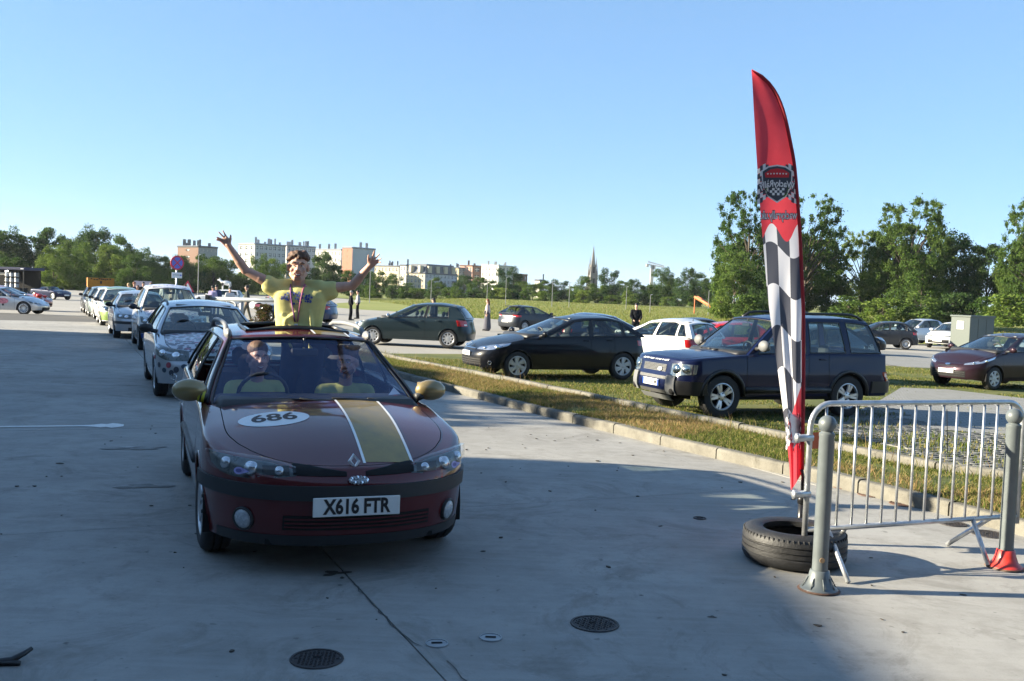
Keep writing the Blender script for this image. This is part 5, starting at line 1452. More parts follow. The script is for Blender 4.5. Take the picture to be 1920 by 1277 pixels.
# small dark hatchback seen from behind
def placed(px, py, Y, h): p = at(px, py, Y); return Vector((p.x, p.y, z_ground(p.x, p.y)))
def rear_loc(px, py, hd, near, track, wb): return car_loc(px, py, hd, front=False, near=near, track=track, wb=wb)
L = rear_loc(980, 622, 40, -1, .8, 2.54)
c = hatch('hatchback', 'dark grey hatchback with roof spoiler turned tail towards us beyond the black hatchback', PARK, L, R(42), P_dgrey, H=1.43, W=.87, wb=2.54, fo=.8, ro=.68, hood=.92, rim='multi')
tail(c, .45, .98, .80, .90, plate=(('', 0, .55), dict())); c.patch('rear_band', -.55, .55, .80, .90, M_trim, .006, rear=True); c.mirrors(P_black); c.antenna(-2.3, .2)
b = MB(); b.box((c.rear[1]-.10, 0, 1.37), (.26, 1.02, .035), bev=.012); b.build('roof_spoiler', M_trim, c.root)
for (px, py, Y, hd, P, H, lb) in ((1150, 610, 31.5, 12, P_dblue, 1.45, 'dark blue hatchback roof and windows seen above the black hatchback'), (1262, 610, 33, 182, P_dgrey, 1.42, 'charcoal car whose roof shows over the white hatchback'),
                                  (1335, 610, 29.5, 175, P_redp, 1.42, 'bright red car just showing between white hatchback and off-roader')):
    L = placed(px, py, Y, 0); h = R(hd); L = L+Vector((math.cos(h), math.sin(h), 0))*1.3
    c = hatch('hatchback', lb, PARK, L, h, P, H=H, W=.87, rim='cap'); tail(c, .55, .98, .75, .92); c.mirrors(P); c.antenna(-2.6, .2)
L = rear_loc(1256, 704, 133, 1, .82, 2.47)
c = hatch('hatchback', 'white hatchback with red tail lamp seen from behind between black hatchback and off-roader', PARK, L, R(135), P_white, H=1.47, W=.845, wb=2.47, fo=.80, ro=.66, hood=.94, tailz=.96, rim='cap', trimB=False, quarter=.22, rear_t=-2.74)
tail(c, .56, .90, .74, .94, plate=(('', 0, .55), dict())); c.mirrors(P_white); c.antenna(-2.45, .28); b = MB(); p = c.gpt('R', 0, .16); b.tube([(p.x-.02, .0, p.z), (p.x-.0, -.30, p.z+.12)], .008, 5); b.build('wiper', M_trim, c.root)
L = placed(1405, 640, 25.5, 0)
c = hatch('hatchback', 'blue grey car seen only through and beside the off-roader windscreen', PARK, L, R(200), P_bgrey, H=1.46, W=.87); c.mirrors(P_bgrey); face(c, LAMP(.4, .95, .64, .77, .06), low=(.5, .28, .42))
L = rear_loc(1698, 656, 172, 1, .86, 2.65)
c = hatch('hatchback', 'dark slate hatchback parked side-on beyond the off-roader tail', PARK, L, R(172), P_dgrey, H=1.47, W=.90, wb=2.65, fo=.9, ro=.75, rim='multi', quarter=.25); tail(c, .60, 1.0, .78, .92); c.mirrors(P_dgrey)
h = R(4); p = gp(1648, 667); L = Vector((p.x, p.y, p.z))+Vector((-math.sin(h)*.85, math.cos(h)*.85, 0))+Vector((-.3, 0, 0))
c = hatch('hatchback', 'black car whose nose pokes out behind the off-roader tail', PARK, L, h, P_black, H=1.46, W=.87, rim='cap'); face(c, LAMP(.4, .98, .64, .78, .08), low=(.5, .28, .42), inner=M_reflector); c.mirrors(P_black)
L = car_loc(1716, 650, 200, near=1, track=.85)
c = hatch('sport_utility', 'silver grey crossover behind the slate hatchback', PARK, L+Vector((.9, 3.5, 0)), R(200), paint('pale_silver_paint', (.50, .52, .55), .5, .35), H=1.64, W=.91, wb=2.64, fo=.88, ro=.8, hood=1.02, nosez=.82, tailz=1.06, rad=.34, Ra=.38, sill=.28, rim='multi'); c.mirrors(P_white)
face(c, LAMP(.45, 1.0, .72, .86, .06), grille=(.42, .68, .80), low=(.5, .32, .48)); tail(c, .6, 1., .9, 1.05)
L = car_loc(1795, 655, 222, near=1, track=.85)
c = hatch('sport_utility', 'white crossover with black grille facing us left of the grey cabinet', PARK, L, R(226), P_white, H=1.56, W=.90, wb=2.64, fo=.93, ro=.8, hood=.98, nosez=.78, tailz=1.02, rad=.34, Ra=.38, sill=.26, rim='multi')
face(c, (.30, 1.05, [(.30, .70), (.7, .70), (1.05, .78)], [(.30, .73), (.7, .77), (1.05, .87)]), low=(.62, .32, .52), plate=(('', 0, .47), dict()), inner=M_lampgrey, badge=.73); c.mirrors(P_white)
p = placed(1905, 640, 37, 0); L = p+Vector((1.0, 2.0, 0))
c = hatch('hatchback', 'white car behind the plum hatchback at the right edge', PARK, L, R(185), P_white, H=1.5, W=.88, rim='cap'); c.mirrors(P_white)
# plum small hatchback at the right edge
L = car_loc(1861, 732, 204, near=1, track=.83)
c = hatch('hatchback', 'plum coloured small hatchback with white plate at the right edge', PARK, L, R(207), P_plum, H=1.47, W=.86, wb=2.489, fo=.80, ro=.66, hood=.96, nosez=.70, tailz=.98, rim='cap', rad=.30, cowx=-.18, roof_f=-1.18)
face(c, (.44, 1.08, [(.44, .62), (.75, .665), (1.08, .80)], [(.44, .66), (.75, .745), (1.08, .865)]), low=(.52, .30, .47), plate=(('1-YVP-975', 0, .45), dict(w=.46, h=.105, tsize=.082)), inner=M_reflector)
c.patch('slim_grille', -.30, .30, .565, .585, M_trim, .006, nq=10, nz=1); M = c.frame_at(0, .615, off=.012); b = MB(); b.lathe([(.001, .006), (.05, .004), (.055, -.004)], 16, M @ Matrix.Diagonal((1.5, .62, 1, 1))); b.build('oval_badge', M_chrome, c.root)
c.mirrors(P_plum); c.wipers(False); c.antenna(-1.35, .3)
# blue-grey car behind the standing man
L = car_loc(505, 603, 176, near=1, track=.85)
c = hatch('hatchback', 'dark blue grey hatchback half hidden behind the standing man', PARK, L, R(172), P_dblue, H=1.46, W=.87, wb=2.6, rim='cap'); face(c, LAMP(.36, .98, .62, .76, .08), low=(.5, .28, .42), inner=M_reflector); tail(c, .55, 1.0, .75, .92); c.mirrors(P_dblue)
# cow-patterned estate and the pink and white ice-cream car
p = gp(378, 572); L = Vector((p.x, p.y, p.z))
c = hatch('estate_car', 'white estate painted with black cow patches carrying a cow figure', LEFTC, L, R(180), M_cowp, H=1.45, W=.87, wb=2.65, ro=.95, estate=True, quarter=.16, rim='cap'); c.mirrors(P_white); face(c, LAMP(.36, .9, .62, .76, .05), low=(.5, .28, .42)); COWCAR = c
p = gp(566, 587); h = R(180); L = Vector((p.x-.2, p.y, p.z))+Vector((-2.7, 0, 0))
c = hatch('estate_car', 'pink and white car with a giant ice cream cone on its roof', LEFTC, L, h, P_white, H=1.62, W=.88, wb=2.7, ro=.8, estate=True, quarter=.16, hood=1.0, nosez=.78, rim='cap', extra_mats=[P_pink], roof_mi=2); c.mirrors(P_pink); ICECAR = c
for sg in (1, -1):
    d = MB(); xs = [.3, -.4, -1.2, -2.0, -3.2]; d.add([(x, sg*(c.surf_y(x, .5)+.01), z) for x in xs for z in (.36, .55)], [(2*k, 2*k+2, 2*k+3, 2*k+1) for k in range(4)]); d.build('pink_band', P_pink, c.root)
    d = MB(); d.add([c.gpt('S', (-2.78+.0, -2.72), t) for t in (.1, .9)]+[c.gpt('S', (-3.35, -3.15), t) for t in (.9, .1)], [(0, 1, 2, 3)]); d.v = [(v[0], sg*(v[1]+.012), v[2]) for v in d.v]; d.build('side_panel', P_white, c.root)
p = gp(345, 600); L = p
# ================================================================== PEOPLE
def blob_mesh(shapes, voxel, smooth=3, name='figure'):
    mb = MB()
    for s in shapes:
        if s[0] == 'c':
            a, b, r0, r1 = Vector(s[1]), Vector(s[2]), s[3], s[4]; d = b-a; L = d.length
            if L < 1e-5: mb.ball(a, r0, 12, 8); continue
            Q = Vector((0, 0, 1)).rotation_difference(d).to_matrix().to_4x4(); M = Matrix.Translation(a) @ Q
            prof = [(max(1e-4, r0*math.sin(t)), -r0*math.cos(t)) for t in (0, .4, .8, 1.2, 1.57)]+[(max(1e-4, r1*math.cos(t)), L+r1*math.sin(t)) for t in (0, .4, .8, 1.2, 1.57)]
            mb.lathe(prof, 12, M)
        else: mb.ball(s[1], s[2], 14, 10, s[3] if len(s) > 3 else None)
    me = bpy.data.meshes.new(name); me.from_pydata(mb.v, [], mb.f)
    bm = bmesh.new(); bm.from_mesh(me); bmesh.ops.remove_doubles(bm, verts=bm.verts, dist=2e-4); bmesh.ops.recalc_face_normals(bm, faces=bm.faces); bm.to_mesh(me); bm.free()
    o = bpy.data.objects.new(name, me); COL.objects.link(o)
    m = o.modifiers.new('r', 'REMESH'); m.mode = 'VOXEL'; m.voxel_size = voxel; m.use_smooth_shade = True
    if smooth: m = o.modifiers.new('s', 'SMOOTH'); m.factor = .5; m.iterations = smooth
    dg = bpy.context.evaluated_depsgraph_get(); out = bpy.data.meshes.new_from_object(o.evaluated_get(dg))
    bpy.data.objects.remove(o); bpy.data.meshes.remove(me)
    out.polygons.foreach_set('use_smooth', [True]*len(out.polygons)); return out
def blob(name, shapes, voxel, m, parent, smooth=3):
    me = blob_mesh(shapes, voxel, smooth, name); me.materials.append(m)
    return link(bpy.data.objects.new(name, me), parent)
def skin_mat(name, col):
    if name in _mats: return _mats[name]
    q = NT(name); v = q.coord(1.0); n = q.noise(14, 5, .6, v)
    q.l(q.ramp(n, [(.3, tuple(x*.86 for x in col)), (.7, tuple(min(1, x*1.1) for x in col))]), q.b.inputs['Base Color'])
    q.set(Roughness=.55, Subsurface_Weight=.12); q.b.inputs['Subsurface Scale'].default_value = .02; q.bump(q.noise(160, 3, .5, v), .08, .004)
    _mats[name] = q.m; return q.m
def cloth_mat(name, col, translucent=.0):
    if name in _mats: return _mats[name]
    q = NT(name); v = q.coord(1.0); n = q.noise(5, 5, .6, v)
    c = q.ramp(n, [(.3, tuple(x*.85 for x in col)), (.7, tuple(min(1, x*1.08) for x in col))]); q.l(c, q.b.inputs['Base Color']); q.set(Roughness=.92)
    q.b.inputs['Specular IOR Level'].default_value = .1
    w = q.noise(7, 3, .5, v); q.bump(w, .16, .03)
    if translucent > 0:
        tr = q.n('ShaderNodeBsdfTranslucent'); q.l(c, tr.inputs[0]); mx = q.n('ShaderNodeMixShader'); mx.inputs[0].default_value = translucent
        q.l(q.b.outputs[0], mx.inputs[1]); q.l(tr.outputs[0], mx.inputs[2]); q.l(mx.outputs[0], q.out.inputs[0])
    _mats[name] = q.m; return q.m
SK = skin_mat('skin', (.52, .31, .225)); M_hairb = mat('brown_hair', (.11, .052, .026), .6, var=.5, vscale=60, bump=.8, bscale=120); M_hairg = mat('grey_hair', (.25, .24, .23), .7)
M_hairbl = mat('blonde_hair', (.38, .27, .13), .7, var=.3, vscale=40); M_haird = mat('dark_hair', (.012, .010, .009), .6, bump=.6, bscale=100)
M_shoe = mat('shoe_leather', (.03, .028, .026), .5)
def bystander(name_label, loc, rz, h=1.74, top=(.02, .03, .06), bottom=(.02, .02, .025), hair=M_haird, group='people standing about the lot', voxel=.026, arms=((.02, .04), (.02, -.04)), skirt=False, longhair=False, stride=.08, bag=None, bend=0.0, sleeves=True):
    k = h/1.75; t = empty('person', loc, rz, name_label, 'person', group)
    S = lambda p: (p[0]*k, p[1]*k, p[2]*k)
    el = []; J = {}
    for i, sg in enumerate((1, -1)):
        sh = (0+bend*.3, sg*.18, 1.42); ex = arms[i][0]; e = (sh[0]+ex*.6-.02, sg*(.235), 1.15+abs(ex)*.12); w = (sh[0]+ex*1.9, sg*(.235+arms[i][1]*sg*sg-.05), .93+abs(ex)*.55)
        J[sg] = (sh, e, w)
    hd = (.02+bend*.45, 0, 1.635)
    body = [('e', S((hd[0], 0, hd[2])), (.095*k, .076*k, .118*k)), ('e', S((hd[0]+.09, 0, hd[2]-.01)), (.02*k, .014*k, .025*k)), ('c', S((bend*.35, 0, 1.42)), S((hd[0]-.01, 0, 1.56)), .058*k, .052*k),
            ('e', S((bend*.2, 0, 1.25)), (.10*k, .155*k, .22*k)), ('e', S((0, 0, .98)), (.10*k, .145*k, .14*k))]
    for sg in (1, -1):
        sh, e, w = J[sg]; body += [('c', S(sh), S(e), .047*k, .038*k), ('c', S(e), S(w), .037*k, .027*k)]
        wv = Vector(w); dr = (wv-Vector(e)).normalized(); body += [('c', S(w), S(tuple(wv+dr*.09)), .032*k, .026*k)]
        for f in (-.02, 0, .02): body.append(('c', S(tuple(wv+dr*.08+Vector((f, 0, 0)))), S(tuple(wv+dr*.15+Vector((f*1.2, 0, 0)))), .012*k, .009*k))
        fx = stride*sg; body += [('c', S((0, sg*.09, .92)), S((fx*.6+.02, sg*.10, .50)), .075*k, .055*k), ('c', S((fx*.6+.02, sg*.10, .50)), S((fx-.02, sg*.10, .09)), .052*k, .036*k), ('c', S((fx-.03, sg*.10, .05)), S((fx+.14, sg*.11, .035)), .04*k, .032*k)]
    b = blob('body', body, voxel*k, SK, t, 2)
    shirt = [('e', S((bend*.2, 0, 1.27)), (.125*k, .185*k, .20*k)), ('c', S((0, 0, 1.02)), S((0, 0, 1.12)), .16*k, .16*k), ('c', S((bend*.3, -.13, 1.42)), S((bend*.3, .13, 1.42)), .07*k, .07*k)]
    for sg in (1, -1):
        sh, e, w = J[sg]; shirt += [('c', S(sh), S(e), .066*k, .055*k)]
        if sleeves: shirt.append(('c', S(e), S(tuple(Vector(w)*.9+Vector(e)*.1)), .054*k, .044*k))
    blob('top', shirt, voxel*k, cloth_mat('cloth_%d_%d_%d' % tuple(int(c*999) for c in top), top), t, 2)
    low = [('c', S((0, -.05, .97)), S((0, .05, .97)), .125*k, .125*k)]
    if skirt: low += [('c', S((0, 0, .95)), S((0, 0, .18)), .15*k, .22*k)]
    else:
        for sg in (1, -1): fx = stride*sg; low += [('c', S((0, sg*.09, .90)), S((fx*.6+.02, sg*.10, .50)), .092*k, .072*k), ('c', S((fx*.6+.02, sg*.10, .50)), S((fx-.02, sg*.10, .10)), .070*k, .056*k)]
    blob('skirt' if skirt else 'trousers', low, voxel*k, cloth_mat('cloth_%d_%d_%d' % tuple(int(c*999) for c in bottom), bottom), t, 2)
    hs = [('e', S((hd[0]-.015, 0, hd[2]+.045)), (.10*k, .086*k, .09*k))]
    if longhair: hs += [('c', S((hd[0]-.06, 0, hd[2])), S((hd[0]-.10, 0, 1.42)), .07*k, .05*k)]
    blob('hair', hs, voxel*k*.8, hair, t, 1)
    for sg in (1, -1):
        fx = stride*sg; blob('shoe', [('c', S((fx-.04, sg*.10, .05)), S((fx+.15, sg*.112, .04)), .05*k, .04*k)], voxel*k, M_shoe, t, 1)
    if bag: blob('bag', [('e', S((.05, .20, 1.02)), (.13*k, .06*k, .12*k)), ('c', S((.05, .2, 1.1)), S((0, .16, 1.42)), .02*k, .02*k)], voxel*k*.8, mat('dark_bag', bag, .7), t, 1)
    return t
def spot(px, py): p = gp(px, py); return p
def spot_d(px, py, Y): p = at(px, py, Y); return Vector((p.x, p.y, z_ground(p.x, p.y)))
NV, BK, WH, GY = (.03, .05, .12), (.012, .013, .016), (.55, .54, .53), (.12, .12, .13)
bystander('bald person in dark padded jacket standing left of the pair on the apron', spot(657, 601), R(10), 1.76, BK, BK, M_hairg, stride=.05)
bystander('person in white shirt and dark open waistcoat, right of the pair on the apron', spot(670, 598), R(190), 1.80, (.30, .30, .31), BK, M_haird, stride=.05)
bystander('woman in pale blouse and long skirt standing alone on the apron with a bag', spot(913, 620), R(175), 1.66, (.52, .42, .40), (.10, .10, .12), mat('auburn_hair', (.16, .06, .03), .7), skirt=True, longhair=True, bag=(.03, .03, .035), voxel=.022)
bystander('dark haired person seen over the roof of the grey green hatchback', spot_d(812, 600, 44), R(150), 1.62, (.10, .10, .11), BK, M_haird, longhair=True)
bystander('man in dark coat holding something pale, standing beyond the white hatchback', spot_d(1192, 602, 44), R(-90), 1.80, BK, BK, M_haird, arms=((.16, -.05), (.16, -.05)))
GQ = 'people gathered behind the queue'
for k, (px, Y, h, top, hair, lh, lb) in enumerate(((241, 57, 1.70, GY, M_hairbl, True, 'blonde person leftmost of the group above the patterned people carrier'), (251, 58, 1.78, (.08, .06, .08), mat('ginger_hair', (.20, .07, .03), .7), False, 'ginger haired person second from left in that roadside group'),
        (258, 56, 1.60, (.16, .10, .08), M_hairb, True, 'shorter brown haired person third from left in the roadside group'), (268, 57, 1.80, BK, M_haird, False, 'person in black facing us fourth from left in the roadside group'), (283, 56, 1.78, BK, M_hairb, True, 'dark clad brown haired person rightmost of the roadside group'),
        (303, 62, 1.72, WH, M_hairb, False, 'person in white left of the no-stopping sign pole'), (321, 58, 1.62, (.5, .42, .36), M_hairbl, True, 'fair haired person in pale top just left of the sign pole'), (341, 58, 1.66, (.36, .36, .40), M_hairbl, True, 'blonde person in grey right of the sign pole'), (347, 59, 1.74, NV, M_hairb, False, 'person in navy right of the blonde by the sign pole'))):
    bystander(lb, spot_d(px, 560, Y), R(random.uniform(0, 360)), h, top, BK, hair, GQ, .034, longhair=lh)
GB = 'people by the barrier beam'
bystander('person in lilac shirt left behind the barrier beam', spot_d(398, 590, 52), R(80), 1.74, (.30, .27, .42), NV, M_haird, GB, .034)
bystander('person in dark blue beside the lilac shirt behind the barrier beam', spot_d(405, 590, 52.5), R(100), 1.80, NV, NV, M_haird, GB, .034)
bystander('person in white blouse and black trousers behind the barrier beam', spot_d(430, 595, 50), R(-60), 1.68, WH, BK, M_haird, GB, .034)
bystander('person in dark waistcoat and khaki trousers walking past the pink car', spot_d(462, 598, 49), R(200), 1.82, (.05, .055, .05), (.13, .12, .09), M_haird, GB, .030, stride=.2)

# ------------------------------------------------------------------ the man standing through the sunroof
ML = Vector((-1.845, 8.50, 0)); MZ = .36
YM = 8.50
def W3(px, py, dy=0.0): return at(px, py, YM+dy)
man = empty('person', (ML.x, ML.y, MZ), 0, 'smiling curly haired man in yellow t-shirt standing through the sunroof, arms raised', 'person')
O = Vector((ML.x, ML.y, MZ)); T3 = lambda px, py, dy=0.0: W3(px, py, dy)-O
HC = T3(560, 501, .0); HC.y -= .02
shL, shR = T3(521, 539), T3(607, 542); elL, elR = T3(460, 507, -.02), T3(661, 536, .03); wrL, wrR = T3(430, 463, -.06), T3(692, 500, -.03)
chin = T3(560, 531)
neck = T3(560, 540, .03); pel = Vector((0.02, .02, .90))
M_eyew = mat('eye_white', (.7, .68, .65), .3, var=0); M_mouth = mat('mouth_dark', (.10, .02, .02), .5); M_teeth = mat('teeth', (.75, .73, .68), .3, var=0); M_brow = M_hairb; M_iris = mat('iris', (.03, .025, .02), .2, var=0)
def head_shapes(c, rz, s=1.0):
    """head facing the local -y before the turn rz"""
    Rz = Matrix.Rotation(rz, 3, 'Z'); P = lambda x, y, z: c+Rz @ Vector((x*s, y*s, z*s)); sc = lambda *r: tuple(q*s for q in r)
    sh = [('e', P(0, .012, .030), sc(.074, .094, .098), Rz), ('e', P(0, -.030, -.035), sc(.062, .066, .080), Rz), ('e', P(0, -.052, -.092), sc(.036, .032, .030), Rz),
          ('c', P(0, -.092, .012), P(0, -.112, -.022), .0095*s, .0135*s), ('e', P(.014, -.103, -.026), sc(.011, .012, .009), Rz), ('e', P(-.014, -.103, -.026), sc(.011, .012, .009), Rz),
          ('c', P(-.042, -.074, .034), P(.042, -.074, .034), .0125*s, .0125*s), ('e', P(.042, -.060, -.024), sc(.024, .023, .022), Rz), ('e', P(-.042, -.060, -.024), sc(.024, .023, .022), Rz),
          ('c', P(.052, -.01, -.055), P(.018, -.062, -.098), .026*s, .022*s), ('c', P(-.052, -.01, -.055), P(-.018, -.062, -.098), .026*s, .022*s),
          ('c', P(-.026, -.088, -.052), P(.026, -.088, -.052), .010*s, .010*s), ('c', P(-.020, -.082, -.080), P(.020, -.082, -.080), .010*s, .010*s)]
    for q in (1, -1): sh += [('e', P(q*.080, .012, -.005), sc(.014, .022, .034), Rz)]
    return sh, P, Rz
def face_parts(P, Rz, s, parent, glasses=False, smile=True, hairm=None):
    for q in (1, -1):
        b = MB(); b.ball(P(q*.031, -.0835, .009), (.0125*s, .008*s, .0048*s), 10, 6, Rz); e = b.build('eye', M_eyew, parent, True)
        b = MB(); b.ball(P(q*.031, -.0895, .009), (.0052*s, .003*s, .0045*s), 8, 5, Rz); b.build('iris', M_iris, e, True)
        b = MB(); b.tube([P(q*.013, -.097, .029), P(q*.032, -.096, .035), P(q*.052, -.083, .028)], [.005*s, .0065*s, .004*s], 6); b.build('eyebrow', hairm or M_brow, parent, True)
    if smile:
        b = MB(); n = 12; up = []; lo = []
        for k in range(n+1):
            x = -.036+.072*k/n; f = 1-(x/.036)**2; y = -.101+.022*(x/.036)**2
            up.append(P(x, y, -.050-.006*f+.010*(1-f))); lo.append(P(x, y+.004, -.050-.030*f+.010*(1-f)))
        b.add(up+lo, [(k, k+1, n+2+k, n+1+k) for k in range(n)]); m = b.build('mouth', M_mouth, parent, True)
        b = MB(); md = [u*.52+l*.48 for u, l in zip(up, lo)]; fw = Rz @ Vector((0, -.0015, 0)); b.add([u+fw for u in up[1:-1]]+[q+fw for q in md[1:-1]], [(k, k+1, n-1+k+1, n-1+k) for k in range(n-2)]); b.build('teeth', M_teeth, m, True)
        b = MB(); b.tube([p+fw for p in up], .0032*s, 5); b.tube([p+fw for p in lo], .0042*s, 5); b.build('lip', mat('lip_skin', (.36, .13, .10), .5), m, True)
    if glasses:
        g = MB()
        for q in (1, -1):
            n = 16; g.tube([P(q*.034+.024*math.cos(2*math.pi*k/n), -.112+.01*abs(math.cos(2*math.pi*k/n)), .006+.019*math.sin(2*math.pi*k/n)) for k in range(n+1)], .0022, 5, cap=False)
            g.tube([P(q*.057, -.10, .010), P(q*.080, .0, .014)], .002, 5)
        g.tube([P(-.010, -.112, .010), P(.010, -.112, .010)], .002, 5); o = g.build('glasses', mat('gold_frame', (.35, .25, .10), .3, metal=.8), parent, True)
def hand(wr, el, fing, thumb, s=1.0):
    """five separate bent fingers; fing = four (direction, curl) from index to little, directions as unit vectors"""
    d = (wr-el).normalized(); sh = []; 
    palm = wr+d*.085*s; side = thumb[1].normalized()
    for k in range(4):
        o = side*(.030-.020*k)*s; sh.append(('c', wr+d*.012+o*.55, palm+o, .017*s, .0145*s))
    L = (.072, .080, .074, .058)
    for k, (fd, curl) in enumerate(fing):
        o = side*(.031-.0207*k)*s; p0 = palm+o; f = fd.normalized(); l = L[k]*s; inw = thumb[2].normalized()
        p1 = p0+f*l*.48; f2 = (f+inw*curl).normalized(); p2 = p1+f2*l*.32; f3 = (f+inw*curl*2.2).normalized(); p3 = p2+f3*l*.26
        sh += [('c', p0-f*.01, p1, .0100*s, .0090*s), ('c', p1, p2, .0090*s, .0082*s), ('c', p2, p3, .0082*s, .0070*s)]
    t0 = wr+d*.028*s+side*.022*s; td = thumb[0].normalized(); t1 = t0+td*.045*s; t2 = t1+(td*.9+d*.35).normalized()*.034*s
    sh += [('c', t0, t1, .0155*s, .0120*s), ('c', t1, t2, .0115*s, .0085*s)]
    return sh
hs, HP, HR = head_shapes(HC, R(11), 1.06)
body = list(hs)
body += [('c', neck+Vector((0, .0, -.04)), HC+Vector((0, .02, -.06)), .060, .056), ('c', shL+Vector((.07, .02, .0)), neck+Vector((-.03, .01, .0)), .040, .046), ('c', shR+Vector((-.07, .02, .0)), neck+Vector((.03, .01, .0)), .040, .046)]
ch = (shL+shR)/2
body += [('e', ch+Vector((0, .0, -.14)), (.15, .075, .19)), ('e', ch+Vector((0, .01, -.36)), (.13, .07, .17)), ('e', pel, (.15, .09, .13)), ('c', ch+Vector((0, .01, -.3)), pel, .075, .085)]
for sh_, el_, wr_ in ((shL, elL, wrL), (shR, elR, wrR)):
    body += [('e', sh_, (.058, .055, .056)), ('c', sh_, sh_*.45+el_*.55, .050, .047), ('c', sh_*.5+el_*.5, el_, .046, .037), ('c', el_, el_*.62+wr_*.38, .040, .041), ('c', el_*.62+wr_*.38, wr_, .039, .027), ('c', wr_, wr_+(wr_-el_).normalized()*.02, .026, .024)]
for sg in (1, -1):
    body += [('c', pel+Vector((sg*.09, 0, -.02)), Vector((sg*.11, -.02, .48)), .085, .062), ('c', Vector((sg*.11, -.02, .48)), Vector((sg*.12, .03, .08)), .058, .040), ('c', Vector((sg*.12, .04, .05)), Vector((sg*.13, -.12, .035)), .042, .034)]
# viewer-left hand: first two fingers raised and spread, the others folded, thumb up to the right
dL = (wrL-elL).normalized(); dR = (wrR-elR).normalized(); toC = Vector((0, -1, 0))
body += hand(wrL, elL, [(Vector((-.50, -.1, .86)), .0), (Vector((-.68, -.1, .72)), .05), (Vector((-.80, -.45, .35)), .9), (Vector((-.75, -.55, .20)), 1.0)], (Vector((.25, -.15, .95)), Vector((.80, -.1, .55)), toC), .90)
body += hand(wrR, elR, [(Vector((.30, -.15, .90)), .15), (Vector((.66, -.2, .62)), .15), (Vector((.85, -.3, .35)), .35), (Vector((.80, -.45, .05)), .5)], (Vector((-.15, -.35, .95)), Vector((-.75, -.15, .6)), toC), .90)
blob('body', body, .0052, SK, man, 3)
face_parts(HP, HR, 1.06, man)
# curly hair: short sides, full top
hr = []
random.seed(11)
for k in range(90):
    a = random.uniform(0, 2*math.pi); z = random.uniform(.055, .125); rr = math.sqrt(max(.05, 1-((z-.03)/.115)**2))
    x, y = .084*rr*math.cos(a), .012+.092*rr*math.sin(a)
    if y < -.055 and z < .075: continue
    hr.append(('e', HP(x, y, z), (.020, .020, .018)))
hr += [('e', HP(0, .02, .075), (.084, .092, .062), HR), ('e', HP(0, .035, .02), (.083, .085, .085), HR)]
blob('hair', hr, .007, M_hairb, man, 1)
# t-shirt: torso, short wide sleeves hanging below the arms
M_tee = cloth_mat('yellow_cotton', (.78, .74, .31), .22)
def lerp(a, b, t): return a*(1-t)+b*t
ts = []
wl, wr2 = T3(521, 612), T3(594, 612)
for t in [k/14 for k in range(15)]:
    a = lerp(shL+Vector((.060, 0, -.085)), Vector((wl.x+.075, .02, pel.z+.12)), t); b = lerp(shR+Vector((-.060, 0, -.085)), Vector((wr2.x-.072, .02, pel.z+.12)), t)
    ts += [('c', a, b, .092+.006*t, .092+.006*t)]
ts += [('e', ch+Vector((0, -.015, -.12)), (.165, .085, .15)), ('c', shL+Vector((.03, .01, .015)), neck+Vector((-.05, .02, .02)), .064, .060), ('c', shR+Vector((-.03, .01, .015)), neck+Vector((.05, .02, .02)), .064, .060)]
for sh_, el_ in ((shL, elL), (shR, elR)):
    e = lerp(sh_, el_, .30); ts += [('c', sh_, e, .066, .064), ('c', sh_+Vector((0, 0, -.03)), e+Vector((0, 0, -.045)), .058, .056), ('c', sh_*.8+ch*.2+Vector((0, 0, -.08)), e+Vector((0, .0, -.055)), .05, .048)]
# folds
for (x0, z0, x1, z1) in ((.07, -.34, .12, -.54), (-.14, -.24, -.02, -.36), (-.12, -.30, -.05, -.50), (.02, -.33, .05, -.52), (-.02, -.22, -.10, -.28), (.10, -.2, .13, -.42)):
    ts.append(('c', ch+Vector((x0, -.082, z0)), ch+Vector((x1, -.094, z1)), .016, .024))
tee = blob('t_shirt', ts, .0085, M_tee, man, 7)
for v in tee.data.vertices:
    v.co.y = ch.y+(v.co.y-ch.y)*.86
    k_ = sm(-.18, -.5, v.co.z-ch.z); v.co.y += .010*k_*math.sin(v.co.x*38+v.co.z*9); v.co.x += .006*k_*math.sin(v.co.z*30)
# trousers
tr = [('c', pel+Vector((-.07, 0, .02)), pel+Vector((.07, 0, .02)), .125, .125)]
for sg in (1, -1): tr += [('c', pel+Vector((sg*.09, 0, -.02)), Vector((sg*.11, -.02, .48)), .10, .078), ('c', Vector((sg*.11, -.02, .48)), Vector((sg*.12, .03, .10)), .076, .062)]
blob('trousers', tr, .02, cloth_mat('denim', (.05, .06, .10)), man, 2)
